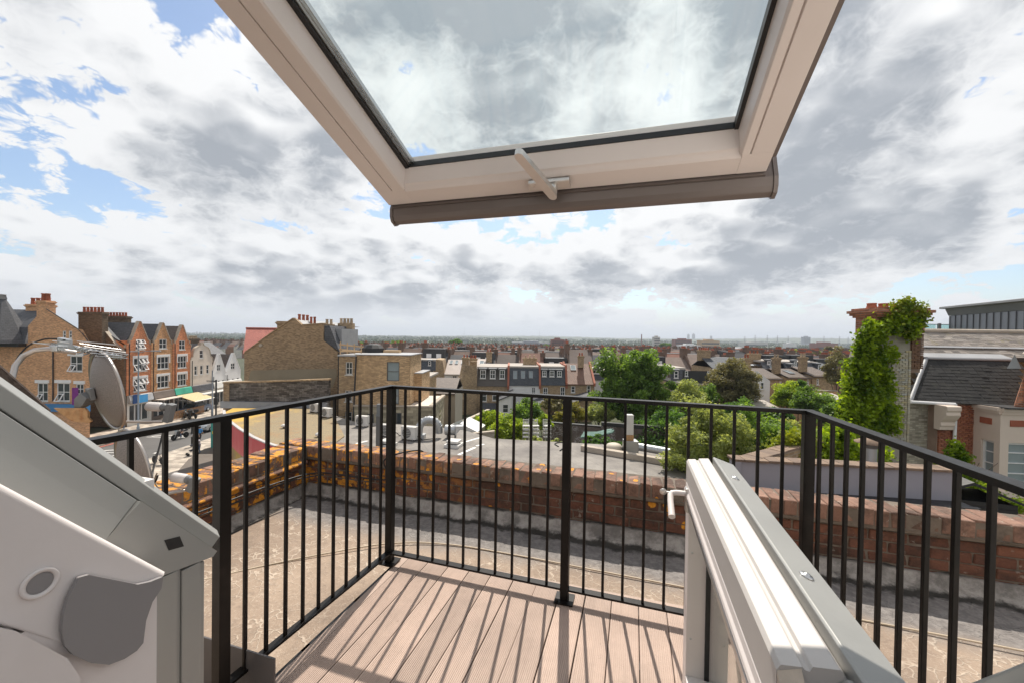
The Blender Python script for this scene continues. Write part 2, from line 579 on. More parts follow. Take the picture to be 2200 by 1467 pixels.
# ------------------------------------------------------------------ materials of the terrace
def mk_near_mats():
    # composite decking
    m, t = newmat('decking')
    c = coords(t, 'Object')
    oi = t.n('ShaderNodeObjectInfo')
    wp = coords(t, 'World')
    st = noise(t, t.vmath('MULTIPLY', c, (90.0, 1.6, 1.0)), 1.0, 4, 0.6)
    n2 = noise(t, wp, 3.0, 6, 0.65)
    f = t.math('ADD', t.math('MULTIPLY_ADD', t.math('SUBTRACT', st, 0.5), 0.30, 0.93), t.math('MULTIPLY', t.math('SUBTRACT', n2, 0.5), 0.7))
    f = t.math('MULTIPLY', f, t.math('MULTIPLY_ADD', oi.outputs['Random'], 0.30, 0.87))
    col = t.mix(1.0, (0.435, 0.325, 0.265, 1), t.n('ShaderNodeCombineColor', {0: f, 1: f, 2: f}).outputs[0], 'MULTIPLY')
    sp = t.sstep(noise(t, wp, 45.0, 2), 0.70, 0.78)
    col = t.mix(t.math('MULTIPLY', sp, 0.5), col, (0.16, 0.11, 0.085, 1))
    finish(t, col, 0.72, 0, noise(t, wp, 260.0, 3), 0.25, 0.002)
    plain('black_paint', (0.0055, 0.0045, 0.004), 0.40, 0.0, 0.5, 9, 0.18, 180, 0.002, spec=0.24, dirt=0.12, dirtcol=(0.10, 0.075, 0.06))
    plain('white_paint', (0.74, 0.68, 0.655), 0.42, 0, 0.05, 5, 0.06, 90, 0.002, dirt=0.12, dirtcol=(0.45, 0.40, 0.36))
    plain('wood_white', (0.53, 0.50, 0.475), 0.5, 0, 0.05, 4, 0.08, 70, 0.002, dirt=0.12, dirtcol=(0.5, 0.42, 0.36))
    plain('grey_cladding', (0.33, 0.33, 0.315), 0.42, 0.25, 0.08, 3, 0.05, 120, 0.002, dirt=0.18, dirtcol=(0.17, 0.16, 0.15))
    plain('grey_cap', (0.25, 0.235, 0.235), 0.55, 0.0, 0.05, 3, 0.06, 300, 0.001)
    plain('grey_brown_metal', (0.17, 0.145, 0.135), 0.45, 0.3, 0.08, 4, 0.05, 120, 0.002)
    plain('upstand_grey', (0.085, 0.08, 0.082), 0.5, 0.1, 0.1, 5, 0.08, 90, 0.002, dirt=0.3, dirtcol=(0.09, 0.08, 0.075))
    plain('gasket', (0.012, 0.012, 0.013), 0.5, 0, 0.1, 8, 0.1, 90)
    plain('steel', (0.55, 0.55, 0.55), 0.3, 1.0, 0.1, 10, 0.05, 150, 0.001)
    plain('zinc_tube', (0.46, 0.43, 0.41), 0.38, 0.9, 0.15, 7, 0.1, 120, 0.002, dirt=0.2, dirtcol=(0.3, 0.2, 0.15))
    plain('silver_handle', (0.62, 0.6, 0.58), 0.32, 0.85, 0.05, 10, 0.03, 150, 0.001)
    plain('bare_wood', (0.52, 0.44, 0.36), 0.7, 0, 0.25, 30, 0.2, 200, 0.001, dirt=0.3, dirtcol=(0.3, 0.26, 0.22))
    glassmat('pane_glass', (0.945, 0.975, 0.968), 0.7)
    glassmat('door_glass', (0.86, 0.90, 0.88), 1.3)
    # weathered mineral felt
    m, t = newmat('felt')
    wp = coords(t, 'World')
    n1 = noise(t, wp, 1.3, 8, 0.66)
    n2 = noise(t, wp, 22.0, 5, 0.7)
    n3 = noise(t, wp, 75.0, 4, 0.7)
    vo = t.n('ShaderNodeTexVoronoi', {'Vector': t.vmath('ADD', wp, t.vmath('SCALE', t.n('ShaderNodeTexNoise', {'Vector': wp, 'Scale': 3.0, 'Detail': 4.0}).outputs['Color'], scale=0.5)), 'Scale': 9.0, 'Randomness': 1.0}, feature='DISTANCE_TO_EDGE').outputs['Distance']
    crease = t.sstep(vo, 0.0, 0.060, 1.0, 0.0)
    crease = t.math('MULTIPLY', crease, t.sstep(noise(t, wp, 2.4, 4), 0.40, 0.56))
    col = t.mix(t.sstep(n1, 0.3, 0.7), (0.225, 0.165, 0.122, 1), (0.36, 0.27, 0.20, 1))
    col = t.mix(t.math('MULTIPLY', t.sstep(n2, 0.45, 0.75), 0.4), col, (0.115, 0.09, 0.075, 1))
    col = t.mix(t.math('MULTIPLY', t.sstep(n3, 0.52, 0.70), 0.5), col, (0.50, 0.42, 0.34, 1))
    col = t.mix(t.math('MULTIPLY', crease, 0.85), col, (0.52, 0.43, 0.34, 1))
    # parapet's shade painted as a greyer strip, then a black stain at its foot
    ln = t.vmath('DOT_PRODUCT', wp, (-math.sin(TH), math.cos(TH), 0.0))
    edge = t.sstep(t.math('ADD', ln, t.math('MULTIPLY', t.math('SUBTRACT', n1, 0.5), 0.5)), 2.68, 2.95)
    col = t.mix(t.math('MULTIPLY', edge, 0.88), col, t.mix(t.sstep(n2, 0.35, 0.7), (0.12, 0.115, 0.115, 1), (0.24, 0.225, 0.215, 1)))
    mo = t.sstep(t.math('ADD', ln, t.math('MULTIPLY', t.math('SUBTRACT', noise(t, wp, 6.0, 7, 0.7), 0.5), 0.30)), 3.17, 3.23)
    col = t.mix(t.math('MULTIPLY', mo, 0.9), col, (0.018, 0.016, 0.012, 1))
    finish(t, col, 0.85, 0, t.math('ADD', t.math('ADD', t.math('MULTIPLY', n3, 0.3), n2), t.math('MULTIPLY', crease, 0.7)), 0.55, 0.012)
    m, t = newmat('felt_upstand')
    wp = coords(t, 'World')
    n1 = noise(t, wp, 6.0, 8, 0.7)
    n2 = noise(t, wp, 60.0, 4, 0.7)
    col = t.mix(t.sstep(n1, 0.35, 0.65), (0.17, 0.155, 0.14, 1), (0.42, 0.385, 0.35, 1))
    sp = t.n('ShaderNodeSeparateXYZ', {0: wp})
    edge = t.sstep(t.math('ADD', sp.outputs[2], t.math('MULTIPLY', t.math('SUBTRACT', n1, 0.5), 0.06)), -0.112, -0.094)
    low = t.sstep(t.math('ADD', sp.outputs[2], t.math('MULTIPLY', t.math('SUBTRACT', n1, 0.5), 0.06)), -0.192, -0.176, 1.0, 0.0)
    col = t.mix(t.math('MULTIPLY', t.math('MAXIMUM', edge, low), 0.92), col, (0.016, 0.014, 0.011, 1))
    finish(t, col, 0.9, 0, t.math('ADD', n1, n2), 0.8, 0.015)

    # old red bricks with lichen, soot and moss
    def oldbrick(name, base1, base2, lich):
        m, t = newmat(name)
        wp = coords(t, 'World')
        oi = t.n('ShaderNodeObjectInfo')
        n1 = noise(t, wp, 12.0, 7, 0.7)
        n2 = noise(t, wp, 55.0, 5, 0.7)
        col = t.mix(oi.outputs['Random'], (*base1, 1), (*base2, 1))
        f = t.math('ADD', t.math('MULTIPLY_ADD', t.math('SUBTRACT', n1, 0.5), 0.9, 1.0), t.math('MULTIPLY', t.math('SUBTRACT', n2, 0.5), 0.7))
        col = t.mix(1.0, col, t.n('ShaderNodeCombineColor', {0: f, 1: f, 2: f}).outputs[0], 'MULTIPLY')
        soot = t.sstep(noise(t, t.vmath('ADD', wp, (3, 1, 9)), 3.2, 8, 0.72), 0.42, 0.63)
        col = t.mix(t.math('MULTIPLY', soot, 0.72), col, (0.028, 0.022, 0.017, 1))
        wh = t.sstep(noise(t, t.vmath('ADD', wp, (7, 7, 1)), 16.0, 6, 0.7), 0.60, 0.70)
        col = t.mix(t.math('MULTIPLY', wh, 0.55), col, (0.40, 0.37, 0.31, 1))
        if lich:
            un = t.vmath('DOT_PRODUCT', wp, (math.cos(TH), math.sin(TH), 0.0))
            more = t.sstep(un, -2.6, 1.6, 1.0, 0.0)
            vo = t.n('ShaderNodeTexVoronoi', {'Vector': t.vmath('ADD', wp, t.vmath('SCALE', t.n('ShaderNodeTexNoise', {'Vector': wp, 'Scale': 14.0, 'Detail': 5.0}).outputs['Color'], scale=0.07)), 'Scale': 8.5, 'Randomness': 1.0})
            blob = t.sstep(vo.outputs['Distance'], 0.14, 0.34, 1.0, 0.0)
            keep = t.sstep(t.math('ADD', t.n('ShaderNodeSeparateColor', {0: vo.outputs['Color']}).outputs[0], t.math('MULTIPLY', t.math('SUBTRACT', noise(t, wp, 2.0, 4), 0.5), 0.9)), 0.62, 0.70)
            keep = t.math('ADD', keep, t.math('MULTIPLY', t.sstep(noise(t, wp, 5.0, 5), 0.44, 0.56), more), clamp=True)
            l = t.math('MULTIPLY', t.math('MULTIPLY', blob, keep), t.math('MULTIPLY_ADD', more, 1.0, 0.14), clamp=True)
            l = t.sstep(l, 0.12, 0.30)
            sheetl = t.math('MULTIPLY', t.sstep(noise(t, t.vmath('ADD', wp, (2, 5, 3)), 8.0, 6, 0.65), 0.50, 0.57), t.sstep(un, -2.9, -0.9, 1.0, 0.0))
            l = t.math('MAXIMUM', l, t.math('MULTIPLY', sheetl, 0.9))
            lc = t.mix(t.sstep(n2, 0.3, 0.7), (0.55, 0.20, 0.015, 1), (0.78, 0.36, 0.03, 1))
            col = t.mix(t.math('MULTIPLY', l, 0.93), col, lc)
        finish(t, col, 0.9, 0, t.math('ADD', n1, n2), 0.75, 0.008)
        return m
    oldbrick('brick_coping', (0.20, 0.105, 0.072), (0.30, 0.175, 0.125), True)
    oldbrick('brick_body', (0.125, 0.050, 0.031), (0.20, 0.083, 0.050), True)
    plain('old_mortar', (0.155, 0.125, 0.098), 0.95, 0, 0.5, 9, 0.8, 50, 0.01, dirt=0.8, dirtcol=(0.03, 0.026, 0.02))
    plain('tile_brown', (0.055, 0.036, 0.028), 0.85, 0, 0.5, 14, 0.6, 60, 0.006, rand=0.25)
    plain('rusty_plate', (0.46, 0.27, 0.13), 0.7, 0.1, 0.5, 26, 0.3, 90, 0.003, dirt=1.0, dirtcol=(0.30, 0.09, 0.02))
    plain('cable_black', (0.012, 0.011, 0.011), 0.5, 0, 0.2, 10, 0.0)
    plain('cable_beige', (0.50, 0.41, 0.30), 0.6, 0, 0.2, 10, 0.0)
    plain('lnb_grey', (0.17, 0.175, 0.18), 0.5, 0, 0.1, 8, 0.05, 120)
    plain('lnb_cap', (0.62, 0.58, 0.56), 0.55, 0, 0.1, 8, 0.05, 120)
    # perforated dish
    m, t = newmat('dish_mesh')
    wp = coords(t, 'UV')
    vo = t.n('ShaderNodeTexVoronoi', {'Vector': wp, 'Scale': 150.0, 'Randomness': 0.0})
    hole = t.sstep(vo.outputs['Distance'], 0.28, 0.36)
    col = t.mix(hole, (0.11, 0.095, 0.09, 1), (0.30, 0.265, 0.25, 1))
    finish(t, col, 0.55, 0.35, hole, 0.2, 0.002)


mk_near_mats()

# ------------------------------------------------------------------ flat roof of our own building
DECK_Z = 0.0
ROOF_Z = -0.20
g = MB()
nu, nv = 60, 32
us = [-3.45 + (4.6 + 3.45) * i / nu for i in range(nu + 1)]
vs_ = [-1.6 + (3.40 + 1.6) * j / nv for j in range(nv + 1)]
pts = []
for v in vs_:
    for u in us:
        z = ROOF_Z + 0.006 * math.sin(u * 3.1 + v * 1.7) + 0.005 * math.sin(u * 1.3 - v * 4.1)
        pts.append(FR(u, v, z))
g.add(pts, [(j * (nu + 1) + i, j * (nu + 1) + i + 1, (j + 1) * (nu + 1) + i + 1, (j + 1) * (nu + 1) + i) for j in range(nv) for i in range(nu)], 0, True)
roof = obj('flat_roof', g.mesh('flat_roof', 'felt'))
tag(roof, 'weathered tan felt flat roof inside the brick parapet, around the deck', kind='structure')

# ------------------------------------------------------------------ decking
deck = MB()
for k in range(5):
    v = 0.75 + k * 0.36
    deck.box(-1.42, 0.80, v, v + 0.045, -0.195, -0.024)
deck.box(-1.42, -1.40, 0.7, 2.26, -0.195, -0.024)
deck.box(0.78, 0.80, 0.7, 2.26, -0.195, -0.024)
dk = near('balcony_deck', None, None, 0, 0, 0)
del dk
bpy.data.objects.remove(bpy.data.objects['balcony_deck'])
dko = obj('balcony_deck', deck.mesh('balcony_deck', 'gasket'), None, FR(0, 0, 0), TH)
tag(dko, 'pinkish beige grooved composite decking inside the black railing', kind='structure')
bw = 0.1345
prof = [(0.0, -0.023), (0.0, -0.003), (0.003, 0.0)]
ng = 15
for k in range(ng):
    a = 0.005 + (bw - 0.010) * k / ng
    b = 0.005 + (bw - 0.010) * (k + 1) / ng
    w_ = b - a
    prof += [(a, 0.0), (a + w_ * 0.55, 0.0), (a + w_ * 0.62, -0.0022), (b - w_ * 0.07, -0.0022)]
prof += [(bw - 0.005, 0.0), (bw - 0.003, 0.0), (bw, -0.003), (bw, -0.023)]
bmb = MB()
L = 1.56
n = len(prof)
segs = 2
vv = []
for s_ in range(segs + 1):
    vv += [(p[0], L * s_ / segs, p[1]) for p in prof]
ff = [(s_ * n + i + 1, s_ * n + i, (s_ + 1) * n + i, (s_ + 1) * n + i + 1) for s_ in range(segs) for i in range(n - 1)]
bmb.add(vv, ff)
bmb.add(vv, [tuple(range(n)), tuple(range((segs + 1) * n - 1, segs * n - 1, -1))])
bme = bmb.mesh('deck_board', 'decking')
for k in range(16):
    u = -1.3395 + k * 0.1392
    o = inst(dko, 'deck_board', bme, (u + random.uniform(-0.0012, 0.0012), 0.735 + random.uniform(-0.006, 0.004), random.uniform(-0.0012, 0.001)), (0, 0, random.uniform(-0.0012, 0.0012)))
# narrow edge strip along the left side
es = MB()
es.prism([(-1.385, 0.735, -0.19), (-1.3435, 0.735, -0.19), (-1.3435, 0.735, -0.004), (-1.385, 0.735, -0.004)], (0, 1.55, 0))
o = obj('edge_strip', es.mesh('edge_strip', 'decking'), dko)
for nm, va, vb, ua, ub in (('fascia_strip', 2.30, 2.318, -1.385, 0.88),):
    es = MB()
    es.box(ua, ub, va, vb, -0.19, -0.008)
    obj(nm, es.mesh(nm, 'decking'), dko)


# ------------------------------------------------------------------ parapet walls
def brickset(n, hx, hy, hz, mat, c=0.006, jit=0.0035, seed=3):
    rd = random.Random(seed)
    out = []
    for i in range(n):
        m_ = chamfer_box(hx, hy, hz, c, jit, rd)
        out.append(m_.mesh('brick', mat))
    return out


PAR_V = 3.315
cop = brickset(6, 0.0405, 0.126, 0.052, 'brick_coping', 0.0045, 0.003, 5)
bod = brickset(5, 0.1065, 0.05, 0.0325, 'brick_body', 0.006, 0.003, 8)
pw = near('parapet_wall', 'low red brick parapet with lichen spotted coping along the front of the roof', 'parapet', -0.0, PAR_V + 0.13, -0.1)
core = MB()
core.box(-3.46, 4.6, PAR_V + 0.053, PAR_V + 0.20, -0.8, 0.158)
core.box(-3.46, 4.6, PAR_V + 0.0055, PAR_V + 0.250, 0.150, 0.2685)
part(pw, 'mortar_core', core, 'old_mortar')
led = MB()      # ragged mortar ledge under the coping
seg_n = 90
pv = []
for i in range(seg_n + 1):
    u = -3.40 + 8.0 * i / seg_n
    j = random.uniform(-0.012, 0.012)
    pv += [(u, PAR_V + 0.055, 0.128 + j * 0.4), (u, PAR_V + 0.012 + j, 0.150 + j * 0.3), (u, PAR_V + 0.006 + j, 0.172 + j * 0.5), (u, PAR_V + 0.055, 0.185)]
led.add(pv, [(i * 4 + k, i * 4 + k + 1, i * 4 + 5 + k, i * 4 + 4 + k) for i in range(seg_n) for k in range(3)])
part(pw, 'mortar_ledge', led, 'old_mortar')
o0 = Vector((0.0, PAR_V + 0.13, -0.1))
u = -3.50
while u < 3.3:
    p = Vector((u + 0.037, PAR_V + 0.128, 0.222)) - o0
    inst(pw, 'brick', random.choice(cop), p + Vector((0, random.uniform(-0.006, 0.006), random.uniform(-0.004, 0.004))), (R(-2.5) + random.uniform(-0.03, 0.03), random.uniform(-0.03, 0.03), random.uniform(-0.03, 0.03)))
    u += 0.0885 + random.uniform(-0.002, 0.004)
for r_ in range(4):
    u = -3.38 + (0.112 if r_ % 2 else 0.0)
    while u < 3.3:
        p = Vector((u + 0.11, PAR_V + 0.096, 0.092 - r_ * 0.075)) - o0
        inst(pw, 'brick', random.choice(bod), p + Vector((0, random.uniform(-0.005, 0.004), 0)), (0, random.uniform(-0.012, 0.012), random.uniform(-0.015, 0.015)))
        u += 0.225
# felt turned up against the wall
ups = MB()
pv = []
for i in range(seg_n + 1):
    u = -3.16 + 7.76 * i / seg_n
    j = random.uniform(-0.010, 0.010)
    pv += [(u, PAR_V - 0.10 + j, ROOF_Z - 0.01), (u, PAR_V - 0.055 + j * 0.6, ROOF_Z + 0.018), (u, PAR_V + 0.000 + j * 0.5, ROOF_Z + 0.032 + j * 0.6), (u, PAR_V + 0.026, -0.105 + j), (u, PAR_V + 0.042, -0.098 + j), (u, PAR_V + 0.068, -0.104 + j)]
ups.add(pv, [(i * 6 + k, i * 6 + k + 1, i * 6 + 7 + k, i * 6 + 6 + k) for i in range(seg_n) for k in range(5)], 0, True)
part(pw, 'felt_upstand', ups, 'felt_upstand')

LW_U = -3.125
pl_ = near('parapet_wall', 'red brick parapet return on the left side above the street', 'parapet', LW_U - 0.15, 1.6, -0.1)
core = MB()
core.box(LW_U - 0.22, LW_U - 0.062, -0.4, 3.30, -0.8, 0.158)
core.box(LW_U - 0.305, LW_U - 0.0055, -0.4, 3.30, 0.150, 0.2685)
part(pl_, 'mortar_core', core, 'old_mortar')
o1 = Vector((LW_U - 0.15, 1.6, -0.1))
v = 0.9
while v < 3.26:
    p = Vector((LW_U - 0.16, v + 0.037, 0.222)) - o1
    inst(pl_, 'brick', random.choice(cop), p + Vector((random.uniform(-0.006, 0.006), 0, random.uniform(-0.004, 0.004))), (random.uniform(-0.03, 0.03), random.uniform(-0.03, 0.03), R(90) + random.uniform(-0.03, 0.03)), (1, 1.25, 1))
    v += 0.0885
for r_ in range(4):
    v = 0.9 + (0.112 if r_ % 2 else 0.0)
    while v < 3.2:
        p = Vector((LW_U - 0.096, v + 0.11, 0.092 - r_ * 0.075)) - o1
        inst(pl_, 'brick', random.choice(bod), p, (0, random.uniform(-0.012, 0.012), R(90) + random.uniform(-0.015, 0.015)))
        v += 0.225
stl = MB()      # moulded ledge halfway up
stl.prism([(LW_U - 0.06, 0.9, 0.115), (LW_U + 0.028, 0.9, 0.120), (LW_U + 0.030, 0.9, 0.135), (LW_U - 0.005, 0.9, 0.160), (LW_U - 0.06, 0.9, 0.165)], (0, 2.38, 0))
part(pl_, 'stone_ledge', stl, 'brick_coping', 0.004)
ups = MB()
pv = []
for i in range(41):
    v = -0.3 + 3.60 * i / 40
    j = random.uniform(-0.010, 0.010)
    pv += [(LW_U + 0.10 + j, v, ROOF_Z - 0.01), (LW_U + 0.05, v, ROOF_Z + 0.02), (LW_U - 0.01, v, ROOF_Z + 0.035), (LW_U - 0.030, v, -0.10 + j), (LW_U - 0.066, v, -0.10 + j)]
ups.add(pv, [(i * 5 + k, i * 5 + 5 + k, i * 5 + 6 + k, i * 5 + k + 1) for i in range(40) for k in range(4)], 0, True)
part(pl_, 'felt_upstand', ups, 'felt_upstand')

# the building below the roof
hb = MB()
hb.box(-3.32, 4.8, -9.0, PAR_V + 0.18, -11.2, -0.62)
ho = obj('host_building', hb.mesh('host_building', brick('brick_host', (0.22, 0.11, 0.07), (0.28, 0.15, 0.09), (0.3, 0.27, 0.23))), None, FR(0, 0, 0), TH)
tag(ho, 'brick building that carries the flat roof and terrace', 'building')

# cables on the roof
def cable(name, label, pts, r, mat, n=6):
    P = [Vector(p) for p in pts]
    out = []
    for i in range(len(P) - 1):            # catmull-rom
        p0, p1, p2, p3 = P[max(i - 1, 0)], P[i], P[i + 1], P[min(i + 2, len(P) - 1)]
        for k in range(8):
            s_ = k / 8
            out.append(0.5 * ((2 * p1) + (-p0 + p2) * s_ + (2 * p0 - 5 * p1 + 4 * p2 - p3) * s_ * s_ + (-p0 + 3 * p1 - 3 * p2 + p3) * s_ ** 3))
    out.append(P[-1])
    mb = MB().tube(out, r, n)
    c = out[0]
    o = obj(name, mb.mesh(name, mat, c), None, c)
    return tag(o, label, 'cable')


cable('roof_cable', 'thin beige cable lying across the felt roof', [onz(x, y, -0.190) for x, y in ((330, 1268), (440, 1244), (560, 1216), (700, 1188), (840, 1166), (960, 1168), (1100, 1190), (1290, 1226), (1478, 1262), (1700, 1304), (1900, 1340), (2160, 1390), (2400, 1436))], 0.0055, 'cable_beige')
cable('wall_cable', 'black cable looping over the lichen covered parapet corner', [FR(-3.08, 1.3, 0.09), FR(-3.08, 2.2, 0.07), FR(-3.06, 2.9, 0.06), FR(-2.95, 3.24, 0.05), FR(-2.6, 3.31, 0.035), FR(-2.32, 3.325, 0.03), FR(-2.12, 3.32, 0.07), FR(-2.20, 3.29, 0.16), FR(-2.22, 3.29, 0.24), FR(-2.12, 3.36, 0.288), FR(-1.98, 3.52, 0.29), FR(-1.95, 3.62, 0.2)], 0.0075, 'cable_black')
cable('wall_cable', 'black cable tacked along the foot of the left parapet', [FR(-3.10, 1.2, 0.03), FR(-3.10, 1.8, 0.045), FR(-3.08, 2.5, 0.03), FR(-3.05, 3.0, 0.035), FR(-2.9, 3.28, 0.03)], 0.006, 'cable_black')

# ------------------------------------------------------------------ railing
A = Vector((-1.427, 2.180))
B = Vector((0.764, 2.134))
Cc = Vector((-1.49, 0.74))
D = Vector((0.855, 0.80))
ral = near('balcony_railing', 'black painted steel railing with square balusters round the deck', 'railing', -0.33, 2.15, 0)


def bar2(mb, p, q, hw, z0, z1):
    d = (q - p).normalized()
    nn = Vector((-d.y, d.x)) * hw
    mb.prism([(p + nn).to_3d() + Vector((0, 0, z0)), (p - nn).to_3d() + Vector((0, 0, z0)), (q - nn).to_3d() + Vector((0, 0, z0)), (q + nn).to_3d() + Vector((0, 0, z0))], (0, 0, z1 - z0))


e1 = (B - A).normalized()
for nm, p, q in (('top_rail', A - e1 * 0.022, B + e1 * 0.022), ('top_rail', A - (A - Cc).normalized() * 0.0235, Cc), ('top_rail', B - (B - D).normalized() * 0.0235, D)):
    mb = MB()
    bar2(mb, p, q, 0.0215, 1.082, 1.100)
    part(ral, nm, mb, 'black_paint', 0.0022)
for p, q in ((A, B), (A - (A - Cc).normalized() * 0.0205, Cc), (B - (B - D).normalized() * 0.0205, D)):
    mb = MB()
    bar2(mb, p, q, 0.020, 0.060, 0.071)
    part(ral, 'bottom_rail', mb, 'black_paint', 0.0015)


def barmesh(h, hw, z0):
    return MB().box(-hw, hw, -hw, hw, z0, z0 + h)


b_me = barmesh(1.012, 0.0068, 0.0705).mesh('baluster', 'black_paint')
p_me = barmesh(1.101, 0.0215, -0.018).mesh('post', 'black_paint')
off = Vector((-0.33, 2.15))


def place(p, me, nm, ang):
    o = inst(ral, nm, me, (p.x - off.x, p.y - off.y, 0), (0, 0, ang))
    b = o.modifiers.new('Bevel', 'BEVEL')
    b.width = 0.0018
    b.segments = 2
    return o


a1 = math.atan2(e1.y, e1.x)
for k in range(23):
    p = A + (B - A) * (k / 22)
    place(p, p_me if k in (0, 11, 22) else b_me, 'post' if k in (0, 11, 22) else 'baluster', a1)
dl = (Cc - A).normalized()
for k in range(1, 16):
    place(A + dl * (0.0945 * k), p_me if k == 11 else b_me, 'post' if k == 11 else 'baluster', math.atan2(dl.y, dl.x))
dr = (D - B).normalized()
for k in range(1, 15):
    place(B + dr * (0.0985 * k), p_me if k == 12 else b_me, 'post' if k == 12 else 'baluster', math.atan2(dr.y, dr.x))
for p in (A, A + (B - A) * 0.5, B):
    mb = MB()
    mb.box(p.x - 0.05, p.x + 0.05, p.y - 0.05, p.y + 0.05, 0.003, 0.010)
    mb.lathe([(0.009, 0.0), (0.009, 0.008), (0.005, 0.01)], (p.x - 0.035, p.y - 0.036, 0.010), 6)
    part(ral, 'foot_plate', mb, 'black_paint')
up = MB().box(-1.90, -1.318, 1.235, 1.243, -0.199, 0.142)
uo = obj('upstand_panel', up.mesh('upstand_panel', 'upstand_grey', (-1.55, 1.25, -0.1)), None, FR(-1.55, 1.25, -0.1), TH, 0.002)
tag(uo, 'dark grey sheet metal upstand panel at the left end of the deck', 'panel')


# ------------------------------------------------------------------ opened roof window above
TL = R(19.6)
Sv = Vector((-math.cos(TL), math.sin(TL)))
Nv = Vector((-math.sin(TL), -math.cos(TL)))
S0 = Vector((1.26, 1.87))


def SP(u, s, n_=0.0):        # n_ positive = towards the room (down)
    q = S0 + Sv * s + Nv * n_
    return Vector((u, q.x, q.y))


sash = near('skylight_sash', 'opened top hung roof window with white frame seen from below', 'window', -0.25, 1.26, 1.87)


def sbox(mb, u0, u1, s0, s1, n0, n1):
    c = SP((u0 + u1) / 2, (s0 + s1) / 2, (n0 + n1) / 2)
    ds = Vector((0, Sv.x, Sv.y))
    dn = Vector((0, Nv.x, Nv.y))
    mb.obox(c, (abs(u1 - u0) / 2, 0, 0), ds * (abs(s1 - s0) / 2), dn * (abs(n1 - n0) / 2))
    return mb


def sprism(mb, sec, s0, s1):     # section in (u, n) swept along s
    mb.prism([SP(a, s0, b) for a, b in sec], SP(0, s1) - SP(0, s0))
    return mb


def uprism(mb, sec, u0, u1):     # section in (s, n) swept along u
    mb.prism([SP(u0, a, b) for a, b in sec], (u1 - u0, 0, 0))
    return mb


UL, UR, STOP = -0.843, 0.338, 1.92
# side stiles (flat face, shadow groove, bead)
mb = MB()
sprism(mb, [(UL, 0.0), (UL + 0.052, 0.0), (UL + 0.053, -0.006), (UL + 0.056, -0.006), (UL + 0.057, 0.001), (UL + 0.098, 0.001), (UL + 0.103, -0.004), (UL + 0.112, -0.058), (UL + 0.112, -0.10), (UL, -0.10)], 0.0705, STOP)
part(sash, 'left_stile', mb, 'white_paint', 0.001)
mb = MB()
sprism(mb, [(UR - 0.086, -0.10), (UR - 0.086, -0.058), (UR - 0.080, -0.006), (UR - 0.075, 0.002), (UR - 0.057, 0.001), (UR - 0.056, -0.006), (UR - 0.053, -0.006), (UR - 0.052, 0.0), (UR, 0.0), (UR, -0.10)], 0.0705, STOP)
part(sash, 'right_stile', mb, 'white_paint', 0.001)
mb = MB()
uprism(mb, [(0.0, 0.0), (0.06, 0.0), (0.066, -0.004), (0.074, -0.012), (0.080, -0.015), (0.104, -0.060), (0.104, -0.10), (0.0, -0.10)], UL + 0.1005, UR - 0.0735)
part(sash, 'bottom_rail', mb, 'white_paint', 0.001)
for u0, u1 in ((UL, UL + 0.1), (UR - 0.073, UR)):
    part(sash, 'corner_block', sbox(MB(), u0, u1, 0.0, 0.07, -0.10, 0.0), 'white_paint')
# gasket and double glazing edges
mb = MB()
for u0, u1 in ((UL + 0.109, UL + 0.124), (UR - 0.096, UR - 0.0835)):
    sbox(mb, u0, u1, 0.102, STOP, -0.078, -0.056)
sbox(mb, UL + 0.109, UR - 0.0835, 0.099, 0.106, -0.078, -0.058)
part(sash, 'gasket', mb, 'gasket')
mb = MB()
for k in range(3):
    sbox(mb, UL + 0.1245 + k * 0.006, UL + 0.128 + k * 0.006, 0.106, STOP, -0.0765 - 0.004 * k, -0.064 - 0.004 * k)
part(sash, 'spacer_bar', mb, 'steel')
mb = MB()
mb.poly([SP(UL + 0.11, 0.099, -0.070), SP(UR - 0.084, 0.099, -0.070), SP(UR - 0.084, STOP, -0.070), SP(UL + 0.11, STOP, -0.070)])
mb.poly([SP(UL + 0.11, 0.099, -0.088), SP(UL + 0.11, STOP, -0.088), SP(UR - 0.084, STOP, -0.088), SP(UR - 0.084, 0.099, -0.088)])
part(sash, 'pane', mb, 'pane_glass')
# outside metal edge cover and bottom cover profile
mb = MB()
sprism(mb, [(UR + 0.003, -0.02), (UR + 0.018, -0.02), (UR + 0.018, -0.125), (UR + 0.003, -0.125)], 0.03, STOP)
sprism(mb, [(UL - 0.016, -0.06), (UL - 0.003, -0.06), (UL - 0.003, -0.125), (UL - 0.016, -0.125)], 0.03, STOP)
part(sash, 'edge_cover', mb, 'grey_brown_metal', 0.001)
mb = MB()
uprism(mb, [(-0.010, -0.08), (-0.010, 0.010), (-0.018, 0.034), (-0.030, 0.046), (-0.052, 0.048), (-0.062, 0.036), (-0.064, -0.08)], UL + 0.012, UR + 0.02)
part(sash, 'cover_profile', mb, 'grey_brown_metal', 0.003)
mb = MB()
uprism(mb, [(-0.004, -0.004), (-0.0095, -0.004), (-0.0095, 0.008), (-0.004, 0.008)], UL + 0.014, UR + 0.0)
part(sash, 'cover_lip', mb, 'grey_brown_metal')
for u0, u1 in ((UL + 0.002, UL + 0.0115), (UR + 0.0205, UR + 0.031)):
    mb = MB()
    uprism(mb, [(-0.006, -0.083), (-0.006, 0.012), (-0.015, 0.037), (-0.028, 0.050), (-0.054, 0.052), (-0.066, 0.038), (-0.068, -0.083)], u0, u1)
    part(sash, 'end_cap', mb, 'grey_brown_metal', 0.002)
# turning handle


